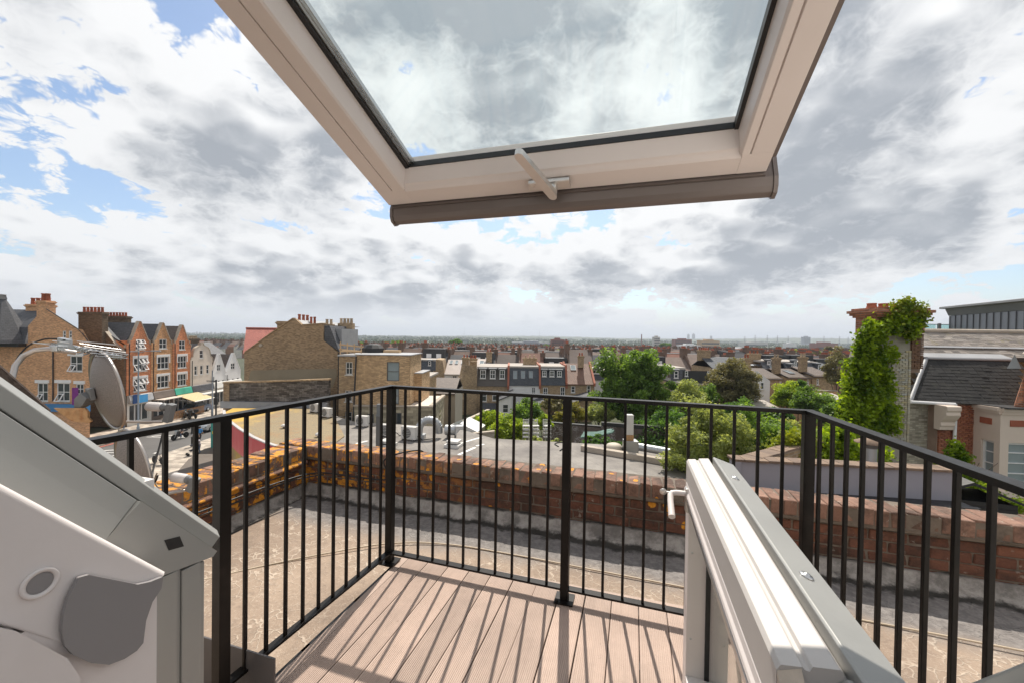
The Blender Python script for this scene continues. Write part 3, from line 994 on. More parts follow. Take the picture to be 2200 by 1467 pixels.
def onsash(px, py, n_):
    d = ray(px, py)
    d = Vector((d.x * math.cos(TH) + d.y * math.sin(TH), -d.x * math.sin(TH) + d.y * math.cos(TH), d.z))
    k = (n_ - (Vector((0.0, CZ)) - S0).dot(Nv)) / Vector((d.y, d.z)).dot(Nv)
    p = Vector((0, 0, CZ)) + d * k
    return Vector((p.x, (Vector((p.y, p.z)) - S0).dot(Sv)))


hA, hB = onsash(1140, 412, 0.016), onsash(1222, 386, 0.016)
hd = MB()
uprism(hd, [(hA.y - 0.002, 0.001), (hA.y + 0.034, 0.001), (hA.y + 0.034, 0.016), (hA.y - 0.002, 0.016)], hA.x, hB.x)
ho_ = part(sash, 'handle', hd, 'silver_handle', 0.004)
hl = MB()
hC = onsash(1187, 418, 0.045)
hE = onsash(1117, 334, 0.045)
hp = [SP(hC.x, hC.y, 0.010), SP(hC.x, hC.y, 0.040)]
hl.tube(hp, 0.014, 12)
d0_ = SP(hC.x, hC.y, 0.045)
d1_ = SP(hE.x, hE.y, 0.045)
ax = (d1_ - d0_).normalized()
nn_ = Vector((0, Nv.x, Nv.y))
sd_ = ax.cross(nn_).normalized()
ring = []
for e, c_ in ((0, d0_), (1, d1_)):
    pass
sec = []
Lh = (d1_ - d0_).length
for k in range(24):
    a_ = 2 * math.pi * k / 24
    x_ = math.cos(a_) * 0.013
    y_ = math.sin(a_) * 0.016
    sec.append(d0_ + sd_ * x_ + ax * (y_ + (Lh if y_ > 0 else 0.0)))
hl.prism([p_ - nn_ * 0.009 for p_ in sec], nn_ * 0.018)
part(ho_, 'lever', hl, 'silver_handle', 0.003, root=sash)

# ------------------------------------------------------------------ fixed frame of the window (left and right jambs)
SL = R(49)
J0 = Vector((0.684, 0.95))


def JP(u, a, n_):
    return Vector((u, J0.x - math.cos(SL) * a + math.sin(SL) * n_, J0.y + math.sin(SL) * a + math.cos(SL) * n_))


def onu(px, py, u):
    d = ray(px, py)
    du = d.x * math.cos(TH) + d.y * math.sin(TH)
    dv = -d.x * math.sin(TH) + d.y * math.cos(TH)
    k = u / du
    return Vector((u, dv * k, CZ + d.z * k))


fr = near('window_frame', 'grey clad fixed frame of the roof window around the opening', 'window frame', -0.25, 0.60, 0)


def jprism(mb, sec, a0, a1, sg=1):
    pts_ = [JP(x, a0, y) for x, y in sec]
    mb.prism(pts_, JP(0, a1, 0) - JP(0, a0, 0))
    return mb


for side in (-1, 1):
    X = (lambda d: -0.892 + d) if side < 0 else (lambda d: 0.424 - d)
    mb = MB()
    jprism(mb, [(X(0.0), 0.0), (X(0.0), -0.024), (X(-0.01), -0.026), (X(-0.075), -0.026), (X(-0.075), 0.012), (X(-0.02), 0.012)], -0.004, 2.1)
    part(fr, 'outer_lip', mb, 'grey_cladding', 0.0015)
    mb = MB()
    jprism(mb, [(X(0.004), -0.027), (X(0.010), -0.062), (X(0.018), -0.100), (X(-0.06), -0.100), (X(-0.06), -0.027)], 0.2135, 2.1)
    part(fr, 'side_cladding', mb, 'grey_cladding', 0.001)
    mb = MB()
    pts_ = [JP(X(0.0), 0.2115, -0.027), JP(X(0.0), -0.010, -0.027), Vector((X(0.0), 0.662, 0.917)), Vector((X(0.0), 0.560, 0.931)), Vector((X(0.0), 0.500, 0.958)), JP(X(0.0), 0.2115, -0.1015)]
    mb.prism(pts_, (X(0.014) - X(0.0), 0, 0))
    mb.prism([p + Vector((X(-0.06) - X(0), 0, 0)) for p in pts_], (X(0.0) - X(-0.06), 0, 0))
    ec = part(fr, 'end_cover', mb, 'grey_cladding', 0.001)
    if side < 0:
        q = [JP(X(0.0146), a, b_) for a, b_ in ((0.093, -0.068), (0.070, -0.050), (0.094, -0.040), (0.117, -0.058))]
        mb = MB()
        mb.poly(q)
        part(ec, 'drain_slot', mb, 'gasket', root=fr)
    # white inner frame
    mb = MB()
    jprism(mb, [(X(0.086), -0.108), (X(0.090), -0.113), (X(0.090), -0.232), (X(0.02), -0.232), (X(0.012), -0.1025), (X(0.03), -0.1025)], 0.128, 2.1)
    inn = part(fr, 'inner_frame', mb, 'white_paint', 0.003, 3)
    mb = MB()
    mb.prism([(X(0.0), 0.33, -0.08), (X(0.0), 0.505, -0.08), (X(0.0), 0.505, 0.966), (X(0.0), 0.44, 0.99), (X(0.0), 0.33, 0.99)], (X(0.088) - X(0.0), 0, 0))
    part(fr, 'inner_post', mb, 'white_paint', 0.004)
    mb = MB()
    mb.box(min(X(-0.06), X(0.010)), max(X(-0.06), X(0.010)), 0.5055, 0.592, -0.09, 0.925)
    mb.box(min(X(-0.06), X(0.006)), max(X(-0.06), X(0.006)), 0.5925, 0.600, -0.09, 0.922)
    mb.box(min(X(-0.06), X(0.010)), max(X(-0.06), X(0.010)), 0.6005, 0.638, -0.09, 0.918)
    mb.box(min(X(-0.07), X(0.004)), max(X(-0.07), X(0.004)), 0.6385, 0.650, -0.09, 0.912)
    part(fr, 'post_cladding', mb, 'grey_cladding', 0.0015)
    if side < 0:
        # hinge cover cap, plug hole and round trim on the white frame
        cap = [onu(x, y, -0.7985) for x, y in ((163, 1238), (185, 1232), (290, 1253), (318, 1247), (345, 1236), (341, 1262), (322, 1290), (308, 1330), (302, 1378), (288, 1395), (262, 1412), (228, 1425), (190, 1421), (150, 1403), (133, 1384), (127, 1352), (130, 1318), (140, 1282))]
        mb = MB()
        mb.prism(cap, (0.007, 0, 0))
        part(fr, 'hinge_cover', mb, 'grey_cap', 0.002, 3)
        hc = onu(85, 1251, -0.8015)
        mb = MB()
        mb.lathe([(0.0205, 0.0), (0.0205, 0.003), (0.019, 0.004), (0.0150, 0.003), (0.0142, -0.001), (0.0142, -0.012)], hc, 28, axis=(1, 0, 0))
        pg = part(fr, 'plug_ring', mb, 'white_paint')
        mb = MB()
        mb.lathe([(0.0140, 0.0012), (0.010, 0.0014)], hc, 24, axis=(1, 0, 0))
        part(pg, 'plug_recess', mb, 'grey_cap', root=fr)
        # rounded frame corner below
        mb = MB()
        lowc = [onu(x, y, -0.83) for x, y in ((-60, 1330), (0, 1342), (110, 1400), (138, 1440), (140, 1600), (-60, 1600))]
        mb.prism(lowc, (0.038, 0, 0))
        part(fr, 'lower_sash_block', mb, 'white_paint', 0.008, 4)
thr = MB()
thr.box(-0.80, 0.34, 0.33, 0.73, -0.095, -0.022)
part(fr, 'threshold', thr, 'grey_cladding')
hd_ = MB()
jprism(hd_, [(-0.892, -0.23), (0.424, -0.23), (0.424, 0.01), (-0.892, 0.01)], 2.1, 2.22)
part(fr, 'head', hd_, 'white_paint')

# ------------------------------------------------------------------ attic room behind the window (rear slope left out to let sky light in)
plain('plaster', (0.78, 0.75, 0.72), 0.9, 0, 0.05, 2, 0.05, 40)
plain('floor_wood', (0.22, 0.15, 0.10), 0.6, 0, 0.2, 4, 0.1, 30)
att = MB()


def slab(u0, u1, a0, a1):
    jprism(att, [(u0, -0.20), (u1, -0.20), (u1, -0.04), (u0, -0.04)], a0, a1)


slab(-3.2, -0.965, 0.36, 4.6)
slab(0.50, 4.4, 0.02, 4.6)
slab(-0.965, 0.50, 2.222, 4.6)
yb_ = JP(0, 4.6, 0)
att.box(-3.2, 4.4, yb_.y - 2.7, yb_.y - 2.6, 0.02, 0.9)
att.box(-3.3, -3.2, yb_.y - 2.6, 0.45, 0.02, yb_.z)
att.box(4.4, 4.5, yb_.y - 2.6, 0.45, 0.02, 1.0)
att.box(-3.2, -0.90, 0.46, 0.56, -0.09, 1.12)
att.box(0.43, 4.4, 0.46, 0.56, -0.09, 1.12)
ao = obj('attic_walls', att.mesh('attic_walls', 'plaster'), None, FR(0, 0, 0), TH)
tag(ao, 'white plastered attic room behind the roof window', kind='structure')
fl_ = MB().box(-3.2, 4.4, yb_.y - 2.6, 0.44, -0.06, 0.02)
fo_ = obj('attic_floor', fl_.mesh('attic_floor', 'floor_wood'), None, FR(0, 0, 0), TH)
tag(fo_, 'wooden attic floor inside the window', kind='structure')

# ------------------------------------------------------------------ opened balcony door
dr_ = near('balcony_door', 'white glazed balcony door opened outwards at the right', 'door', 0.25, 0.66, 0)
V0, V1 = 0.664, 1.705


def vprism(mb, sec, v0, v1):
    mb.prism([(a, v0, b) for a, b in sec], (0, v1 - v0, 0))
    return mb


mb = MB()
vprism(mb, [(0.206, 0.862), (0.206, 0.936), (0.2115, 0.9445), (0.238, 0.9475), (0.2415, 0.9435), (0.2475, 0.9435), (0.2505, 0.951), (0.283, 0.9545), (0.2875, 0.950), (0.2885, 0.936), (0.2985, 0.934), (0.2985, 0.862)], V0 + 0.002, V1)
part(dr_, 'top_rail', mb, 'wood_white', 0.0012)
mb = MB()
for va, vb in ((V1 - 0.082, V1), (V0 + 0.028, V0 + 0.085)):
    mb.box(0.207, 0.2975, va, vb, 0.012, 0.8615)
part(dr_, 'stile', mb, 'white_paint', 0.002)
mb = MB()
mb.box(0.207, 0.2975, V0 + 0.0855, V1 - 0.0825, 0.012, 0.16)
part(dr_, 'bottom_rail', mb, 'white_paint', 0.002)
mb = MB()
vprism(mb, [(0.1975, 0.828), (0.199, 0.836), (0.2035, 0.843), (0.2055, 0.861), (0.226, 0.861), (0.226, 0.812), (0.204, 0.812)], V0 + 0.05, V1 - 0.012)
bead = part(dr_, 'top_bead', mb, 'white_paint', 0.002)
mb = MB()
vprism(mb, [(0.200, 0.795), (0.2005, 0.811), (0.2245, 0.811), (0.2245, 0.795)], V0 + 0.086, V1 - 0.05)
part(dr_, 'metal_strip', mb, 'silver_handle', 0.001)
mb = MB()
mb.box(0.270, 0.292, V1 - 0.0900, V1 - 0.0825, 0.16, 0.795)
mb.box(0.270, 0.292, V0 + 0.0855, V0 + 0.093, 0.16, 0.795)
part(dr_, 'gasket', mb, 'gasket')
mb = MB()
mb.box(0.278, 0.281, V0 + 0.0855, V1 - 0.0825, 0.16, 0.862)
mb.box(0.293, 0.296, V0 + 0.0855, V1 - 0.0825, 0.16, 0.862)
part(dr_, 'pane', mb, 'door_glass')
mb = MB()
vprism(mb, [(0.299, 0.932), (0.2995, 0.9575), (0.304, 0.9605), (0.371, 0.938), (0.373, 0.930), (0.3705, 0.927), (0.316, 0.944), (0.308, 0.932)], V0 - 0.075, V1 + 0.004)
cf = part(dr_, 'flashing', mb, 'grey_cladding', 0.0012)
mb = MB()
for vv_ in (0.92, 1.50):
    mb.lathe([(0.0125, 0.0), (0.0125, 0.0015), (0.0105, 0.003), (0.0055, 0.003), (0.005, 0.0055), (0.001, 0.006)], (0.332, vv_, 0.9515), 14, axis=(0.32, 0, 0.95))
part(cf, 'screw', mb, 'steel', root=dr_)
mb = MB()
mb.box(0.2985, 0.310, V1 - 0.09, V1, 0.01, 0.931)
mb.box(0.2985, 0.310, V0 + 0.03, V0 + 0.09, 0.01, 0.931)
mb.box(0.2985, 0.310, V0 + 0.0901, V1 - 0.0901, 0.84, 0.931)
mb.box(0.2985, 0.310, V0 + 0.0901, V1 - 0.0901, 0.01, 0.16)
part(dr_, 'outer_cladding', mb, 'grey_cladding')
# hinge end details
mb = MB()
mb.prism([(0.2065, V0 - 0.03, 0.905), (0.2065, V0 + 0.0015, 0.9355), (0.2365, V0 + 0.0015, 0.9455), (0.2365, V0 - 0.045, 0.905)], (0, 0, -0.28))
part(dr_, 'wood_end', mb, 'bare_wood', 0.001)
mb = MB()
mb.box(0.2068, 0.2225, V0 - 0.045, V0 + 0.002, 0.1, 0.902)
part(dr_, 'hinge_stile', mb, 'white_paint', 0.001)
mb = MB()
mb.box(0.2365, 0.2565, V0 - 0.055, V0 + 0.0, 0.2, 0.905)
mb.tube([(0.243, V0 - 0.01, 0.90), (0.245, V0 - 0.03, 0.918), (0.252, V0 - 0.05, 0.908)], 0.006, 8)
part(dr_, 'rubber_seal', mb, 'gasket')
mb = MB()
mb.box(0.2575, 0.2775, V0 - 0.05, V0 + 0.0, 0.3, 0.917)
part(dr_, 'hinge_plate', mb, 'white_paint', 0.002)
mb = MB()
mb.prism([(0.278, V0 + 0.0, 0.935), (0.290, V0 + 0.0, 0.945), (0.298, V0 + 0.0, 0.945), (0.298, V0 + 0.0, 0.84), (0.278, V0 + 0.0, 0.84)], (0, -0.09, -0.01))
mb.prism([(0.2985, V0 + 0.02, 0.935), (0.31, V0 + 0.02, 0.93), (0.36, V0 + 0.02, 0.90), (0.36, V0 + 0.02, 0.80), (0.2985, V0 + 0.02, 0.80)], (0, -0.08, -0.01))
part(dr_, 'corner_cover', mb, 'grey_cladding', 0.002)
# door handle
pv_ = onu(1474, 1072, 0.199)
mb = MB()
mb.box(0.1955, 0.2065, pv_.y - 0.016, pv_.y + 0.016, pv_.z - 0.045, pv_.z + 0.045)
hn = part(dr_, 'handle', mb, 'silver_handle', 0.003, 3)
mb = MB()
z_ = pv_.z + 0.022
mb.tube([(0.197, pv_.y, z_), (0.165, pv_.y, z_), (0.150, pv_.y, z_ - 0.003), (0.144, pv_.y - 0.008, z_ - 0.008), (0.142, pv_.y - 0.03, z_ - 0.022), (0.142, pv_.y - 0.095, z_ - 0.055)], [0.010, 0.010, 0.0105, 0.011, 0.011, 0.012], 12)
part(hn, 'lever', mb, 'white_paint', root=dr_)
mb = MB()
mb.tube([(0.146, pv_.y + 0.0, z_ - 0.002), (0.128, pv_.y + 0.0, z_ - 0.002)], 0.0035, 8)
mb.lathe([(0.002, -0.001), (0.013, -0.001), (0.013, 0.001), (0.002, 0.001)], (0.118, pv_.y, z_ - 0.002), 16, axis=(0, 1, 0.2))
part(hn, 'key', mb, 'silver_handle', root=dr_)
mb = MB()
for zz in (0.30, 0.62, 0.77):
    mb.lathe([(0.004, 0), (0.004, 0.001), (0.001, 0.0015)], (0.222, V1 - 0.0822, zz), 8, axis=(0, -1, 0))
part(dr_, 'screw', mb, 'steel')

# ------------------------------------------------------------------ our own tiled roof beside the window
tr = near('tiled_roof', 'dark brown plain tiles of the own roof left of the window', 'roof', -1.4, 0.4, 1.2)
mb = MB()
jprism(mb, [(-2.6, -0.12), (-0.972, -0.12), (-0.972, 0.018), (-2.6, 0.018)], 0.42, 2.6)
part(tr, 'roof_deck', mb, 'tile_brown')
tm = []
rd = random.Random(4)
for i in range(3):
    tm.append(chamfer_box(0.080, 0.011, 0.135, 0.003, 0.004, rd).mesh('roof_tile', 'tile_brown'))
for r_ in range(16):
    for c_ in range(9):
        a_ = 0.50 + r_ * 0.10
        u_ = -1.06 - c_ * 0.165 - (0.0825 if r_ % 2 else 0)
        p_ = JP(u_, a_ + 0.03, 0.036 + rd.uniform(-0.002, 0.003)) - Vector((-1.4, 0.4, 1.2))
        inst(tr, 'roof_tile', rd.choice(tm), p_, (R(41) - R(4) + rd.uniform(-0.02, 0.02), rd.uniform(-0.02, 0.02), rd.uniform(-0.03, 0.03)))


# ------------------------------------------------------------------ satellite dishes and aerial
def dish(label, c, axis, h, lnb, arm_from, bracket):
    c = Vector(c)
    az = Vector(axis).normalized()
    ay = (Vector((0, 0, 1)) - az * az.z).normalized()
    ax = ay.cross(az)
    root = thing('satellite_dish', label, 'satellite dish', c, 0, 'satellite dishes on the parapet', off=c)
    n1, n2 = 10, 40
    rx, ry, dp = h * 0.455, h * 0.5, h * 0.13
    mb = MB()
    vs = [c - az * dp]
    for i in range(1, n1 + 1):
        q = i / n1
        for k in range(n2):
            a_ = 2 * math.pi * k / n2
            vs.append(c + ax * (rx * q * math.cos(a_)) + ay * (ry * q * math.sin(a_)) - az * (dp * (1 - q * q)))
    fs = [(0, 1 + (k + 1) % n2, 1 + k) for k in range(n2)]
    for i in range(n1 - 1):
        for k in range(n2):
            k2 = (k + 1) % n2
            fs.append((1 + i * n2 + k, 1 + i * n2 + k2, 1 + (i + 1) * n2 + k2, 1 + (i + 1) * n2 + k))
    mb.add(vs, fs, 0, True)
    o = part(root, 'reflector', mb, 'dish_mesh')
    so_ = o.modifiers.new('Solid', 'SOLIDIFY')
    so_.thickness = 0.004
    mb = MB()
    rim = []
    m2 = 48
    for k in range(m2):
        a_ = 2 * math.pi * k / m2
        e = ax * math.cos(a_) * rx + ay * math.sin(a_) * ry
        en = e.normalized()
        rim += [c + e, c + e + en * 0.012 + az * 0.004, c + e + en * 0.012 - az * 0.012, c + e - az * 0.004]
    mb.add(rim, [(k * 4 + j, k * 4 + (j + 1) % 4, ((k + 1) % m2) * 4 + (j + 1) % 4, ((k + 1) % m2) * 4 + j) for k in range(m2) for j in range(4)], 0, True)
    part(root, 'rim', mb, 'zinc_tube')
    # mount behind
    b0 = c - az * (dp + 0.005)
    mb = MB()
    mb.obox(b0 - az * 0.012, ax * 0.03, ay * 0.035, az * 0.012)
    br = Vector(bracket)
    m_ = (br - b0)
    e1_ = m_.normalized()
    e2_ = e1_.cross(ay).normalized()
    e3_ = e2_.cross(e1_)
    vsx = []
    for q, a_, b_ in ((0.0, 0.03, 0.025), (0.45, 0.035, 0.03), (1.0, 0.02, 0.012)):
        p_ = b0 - az * 0.02 + m_ * q
        vsx += [p_ + e2_ * a_ + e3_ * b_, p_ - e2_ * a_ + e3_ * b_, p_ - e2_ * a_ - e3_ * b_, p_ + e2_ * a_ - e3_ * b_]
    mb.add(vsx, [(i * 4 + j, i * 4 + (j + 1) % 4, i * 4 + 4 + (j + 1) % 4, i * 4 + 4 + j) for i in range(2) for j in range(4)] + [(0, 3, 2, 1), (8, 9, 10, 11)])
    part(root, 'mount', mb, 'lnb_grey', 0.003)
    # arm and receiver head
    l0, l1, l2 = (Vector(q) for q in lnb)
    mb = MB()
    mb.tube([Vector(arm_from), l2 + (Vector(arm_from) - l2) * 0.03], 0.0085, 8)
    part(root, 'feed_arm', mb, 'zinc_tube')
    mb = MB()
    d_ = (l1 - l0)
    k_ = d_.normalized()
    mb.lathe([(0.012, -0.002), (0.027, 0.0), (0.029, 0.01), (0.029, d_.length * 0.62), (0.026, d_.length * 0.68), (0.020, d_.length * 0.72)], l0, 20, axis=d_)
    hd2 = part(root, 'receiver_cap', mb, 'lnb_cap')
    mb = MB()
    mb.lathe([(0.020, d_.length * 0.7), (0.026, d_.length * 0.76), (0.026, d_.length * 0.86), (0.018, d_.length * 0.92), (0.018, d_.length * 1.0), (0.024, d_.length * 1.03), (0.024, d_.length * 1.25)], l0, 18, axis=d_)
    dn = (l2 - l1)
    e_ = dn.normalized()
    f_ = k_ - e_ * k_.dot(e_)
    f_.normalize()
    g_ = e_.cross(f_)
    mb.obox(l1 + k_ * 0.022 + dn * 0.38, f_ * 0.019, g_ * 0.022, e_ * (dn.length * 0.62))
    part(root, 'receiver', mb, 'lnb_grey', 0.006, 3)
    return root


YD = 2.5
dish('mesh satellite dish standing upright above the skylight frame, beside the street', at(232, 838, YD), (0.46, 0.87, 0.16), 0.475,
     (at(318, 872, 2.62), at(360, 874, 2.62), at(352, 905, 2.62)), at(262, 905, 2.54), at(180, 874, 2.46))
dish('lower mesh satellite dish half hidden by the left railing', at(288, 1005, 2.42), (0.46, 0.87, 0.14), 0.47,
     (at(372, 1024, 2.46), at(412, 1030, 2.46), at(400, 1052, 2.46)), at(345, 1062, 2.36), at(252, 1050, 2.36))
rp = MB()
q = [at(x, y, 2.40) for x, y in ((115, 876), (182, 876), (188, 884), (188, 896), (196, 904), (190, 908), (160, 905), (150, 902))]
rp.prism(q, (0.0, 0.012, 0))
ro = obj('wall_bracket', rp.mesh('wall_bracket', 'rusty_plate', q[0]), None, q[0], None, 0.002)
tag(ro, 'white bracket plate streaked with rust behind the upright dish', 'bracket')
cable('dish_cable', 'black cable hanging from the upper dish receiver', [at(352, 918, 2.62), at(346, 945, 2.6), at(338, 975, 2.55), at(331, 1000, 2.5), at(327, 1022, 2.45), at(333, 1034, 2.42), at(339, 1020, 2.42)], 0.0055, 'cable_black')
cable('dish_cable', 'pale twisted cable trailing from the lower dish receiver', [at(372, 1040, 2.46), at(350, 1046, 2.45), at(338, 1044, 2.44), at(332, 1030, 2.43), at(338, 1014, 2.42)], 0.004, 'cable_beige')

ya = 2.1
an = thing('television_aerial', 'silver television aerial on a bent pole above the roof tiles', 'aerial', at(30, 800, ya), 0, off=at(30, 800, ya))
mb = MB()
mb.tube([at(20, 850, ya - 0.1), at(26, 812, ya - 0.08), at(33, 785, ya - 0.05), at(50, 764, ya - 0.02), at(75, 752, ya), at(105, 749, ya + 0.02), at(135, 753, ya + 0.06), at(163, 757, ya + 0.1)], 0.0125, 14)
part(an, 'pole', mb, 'zinc_tube')
b0 = at(112, 739, ya + 0.05)
b1 = at(258, 768, ya + 0.55)
mb = MB()
mb.obox((b0 + b1) / 2, (b1 - b0) / 2, Vector((0, 0.007, 0)), Vector((0, 0, 0.007)))
part(an, 'boom', mb, 'steel')
dirb = (b1 - b0).normalized()
mb = MB()
mb.obox(at(140, 735, ya + 0.08), dirb * 0.035, Vector((-0.4, 1, 0)).normalized() * 0.022, Vector((0, 0, 0.020)))
mb.obox(at(127, 748, ya + 0.05), Vector((0.02, 0, 0)), Vector((0, 0.03, 0)), Vector((0, 0, 0.015)))
part(an, 'clamp', mb, 'steel', 0.003)
for (xa, yaa, xb, yb, za, zb) in ((70, 736, 118, 742, 0.0, 0.05), (113, 732, 150, 737, 0.03, 0.05), (165, 733, 248, 741, 0.0, 0.1), (170, 738, 260, 751, 0.05, 0.2), (180, 744, 270, 757, 0.1, 0.3), (190, 752, 275, 761, 0.1, 0.4), (195, 758, 262, 764, 0.15, 0.45), (205, 764, 273, 769, 0.2, 0.5)):
    mb = MB()
    mb.tube([at(xa, yaa, ya + za), at(xb, yb, ya + zb)], 0.0030, 6)
    part(an, 'rod', mb, 'steel')
for k in range(9):
    c_ = b0 + (b1 - b0) * (0.3 + 0.68 * k / 8)
    mb = MB()
    mb.obox(c_ + Vector((0, 0, 0.004)), dirb * 0.016, Vector((0, 0.006, 0.010)), Vector((0, 0.010, -0.006)))
    mb.obox(c_, dirb * 0.003, Vector((0.012, 0.045, 0.012)), Vector((0, 0, 0.003)))
    part(an, 'director', mb, 'steel')
cable('aerial_cable', 'black coaxial cable arching up to the television aerial', [at(26, 800, ya - 0.06), at(38, 768, ya - 0.02), at(62, 742, ya + 0.02), at(95, 729, ya + 0.05), at(122, 728, ya + 0.06), at(140, 731, ya + 0.07)], 0.0042, 'cable_black')
# ------------------------------------------------------------------ ground and street
GZ = -10.45
plain('ground_mix', (0.055, 0.065, 0.035), 0.95, 0, 0.5, 0.03, 0.0, dirt=0.7, dirtcol=(0.13, 0.11, 0.09))
plain('asphalt', (0.11, 0.105, 0.10), 0.85, 0, 0.25, 0.6, 0.3, 30, 0.01, dirt=0.35, dirtcol=(0.065, 0.06, 0.06))
plain('tarmac_brown', (0.15, 0.125, 0.105), 0.85, 0, 0.2, 0.8, 0.3, 30, 0.01)
brick('paving', (0.40, 0.34, 0.28), (0.46, 0.40, 0.33), (0.24, 0.20, 0.17), 0.6, 0.45, 0.012, 0.25, (0.2, 0.17, 0.15), 0.4, 0.5, 0.1, 'World')
plain('kerb_stone', (0.34, 0.31, 0.28), 0.8, 0, 0.2, 2, 0.2, 30, 0.01)
plain('road_white', (0.72, 0.70, 0.66), 0.7, 0, 0.25, 3, 0.0)
plain('road_red', (0.42, 0.10, 0.06), 0.8, 0, 0.3, 3, 0.0)
plain('shop_white', (0.66, 0.64, 0.60), 0.5, 0, 0.15, 1.2, 0.1, 20)
plain('cream_render', (0.66, 0.575, 0.49), 0.8, 0, 0.12, 0.8, 0.1, 20, dirt=0.15, dirtcol=(0.4, 0.34, 0.29))
plain('white_render', (0.76, 0.75, 0.74), 0.8, 0, 0.10, 0.8, 0.1, 20, dirt=0.2, dirtcol=(0.5, 0.48, 0.46))
plain('pvc_white', (0.78, 0.77, 0.76), 0.45, 0, 0.06, 3, 0.0)
plain('dark_glass', (0.045, 0.055, 0.062), 0.08, 0, 0.5, 0.35, 0.0, spec=0.9)
plain('pale_glass', (0.23, 0.27, 0.28), 0.10, 0, 0.7, 0.30, 0.0, spec=0.9)
plain('pot_red', (0.36, 0.105, 0.055), 0.8, 0, 0.3, 2, 0.2, 20, rand=0.25)
plain('pot_buff', (0.46, 0.36, 0.25), 0.85, 0, 0.3, 2, 0.2, 20, rand=0.25)
plain('lead_grey', (0.33, 0.335, 0.345), 0.6, 0.2, 0.25, 1.5, 0.1, 20, dirt=0.25, dirtcol=(0.2, 0.2, 0.2))
plain('stone_cap', (0.42, 0.36, 0.29), 0.85, 0, 0.3, 1.5, 0.3, 20, 0.01, dirt=0.4, dirtcol=(0.12, 0.1, 0.08))
plain('black_iron', (0.02, 0.02, 0.02), 0.5, 0, 0.2, 3, 0.0)
brick('brick_orange', (0.66, 0.315, 0.14), (0.68, 0.36, 0.175), (0.50, 0.39, 0.28), soot=0.15, patch=0.35)
brick('brick_red', (0.62, 0.20, 0.075), (0.66, 0.235, 0.095), (0.50, 0.30, 0.20), soot=0.15, patch=0.3)
brick('brick_tan', (0.58, 0.28, 0.115), (0.62, 0.32, 0.14), (0.48, 0.33, 0.22), soot=0.2, patch=0.35)
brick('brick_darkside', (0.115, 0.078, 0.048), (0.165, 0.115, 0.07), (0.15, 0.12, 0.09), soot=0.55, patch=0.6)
brick('brick_stock', (0.37, 0.25, 0.14), (0.43, 0.30, 0.17), (0.33, 0.27, 0.2), soot=0.3, patch=0.45)
brick('brick_stock_dk', (0.33, 0.215, 0.115), (0.37, 0.25, 0.14), (0.28, 0.22, 0.16), soot=0.25, patch=0.4)
brick('brick_modern', (0.52, 0.34, 0.18), (0.55, 0.37, 0.205), (0.36, 0.265, 0.17), 0.225, 0.075, 0.008, soot=0.15, patch=0.3)
slate('slate_dark', (0.062, 0.064, 0.072), (0.088, 0.09, 0.10), moss=0.1)
slate('slate_brown', (0.10, 0.075, 0.062), (0.135, 0.10, 0.08), moss=0.2, mosscol=(0.16, 0.13, 0.06))
slate('tile_red', (0.34, 0.10, 0.075), (0.42, 0.135, 0.10), 0.17, 0.1, 0.008, moss=0.1)
slate('tile_terra', (0.165, 0.085, 0.055), (0.215, 0.115, 0.075), 0.3, 0.3, 0.02, moss=0.2)


def sheet(name, pts, z, mat, label, parent=None, kind='structure'):
    mb = MB().poly([(p[0], p[1], z) for p in pts])
    o = obj(name, mb.mesh(name, mat), parent)
    if parent is None:
        tag(o, label, kind=kind)
    return o




def gz(Y):                     # the land falls away gently beyond the first gardens
    return GZ - 0.020 * max(0.0, min(Y, 950.0) - 80.0)


gm_ = MB()
ys_g = (-200, 80, 950, 30000)
gm_.add([(x, y, gz(y)) for y in ys_g for x in (-30000, 30000)], [(2 * i, 2 * i + 1, 2 * i + 3, 2 * i + 2) for i in range(3)])
tag(obj('ground', gm_.mesh('ground', 'ground_mix')), 'ground', kind='structure')
RZ = GZ + 0.05
XF, XN = -42.0, -33.3
road = sheet('road', [(XF, 8), (XN, 8), (XN, 46), (-34.2, 54), (-35.6, 64), (-36.5, 120), (XF - 0.2, 120)], RZ, 'asphalt', 'grey asphalt high street with painted markings')
mb = MB()
mb.box(XF - 5.6, XF, 8, 140, GZ - 0.2, RZ + 0.12)
o = obj('pavement_far_side', mb.mesh('pavement_far_side', 'paving'))
tag(o, 'paved footway in front of the red brick shops', kind='structure')
mb = MB()
mb.prism([(XN, 8, GZ - 0.2), (-14, 8, GZ - 0.2), (-14, 46, GZ - 0.2), (-28, 60, GZ - 0.2), (-36.3, 100, GZ - 0.2), (-35.5, 64, GZ - 0.2), (-34.1, 54, GZ - 0.2), (XN, 46, GZ - 0.2)], (0, 0, 0.37))
o = obj('pavement_near_side', mb.mesh('pavement_near_side', 'paving'))
tag(o, 'sunlit paved footway beside the corner shop', kind='structure')
q = [onz(x, y, RZ + 0.135) for x, y in ((381, 1012), (405, 985), (440, 962), (478, 953), (540, 960), (620, 1010), (560, 1090), (420, 1060))]
sheet('forecourt', [(p.x, p.y) for p in q], RZ + 0.125, 'tarmac_brown', 'brown tarmac forecourt next to the footway')
mk = 0
for k in range(14):
    y = 12 + k * 6.5
    sheet('lane_line', [(-37.75, y), (-37.62, y), (-37.62, y + 2.6), (-37.75, y + 2.6)], RZ + 0.004, 'road_white', None, road)
for xa, xb, nm, mt in ((XF + 0.12, XF + 0.40, 'kerb_line', 'road_red'), (XN - 0.35, XN - 0.12, 'kerb_line', 'road_white')):
    sheet(nm, [(xa, 8), (xb, 8), (xb, 46), (xa, 46)], RZ + 0.004, mt, None, road)
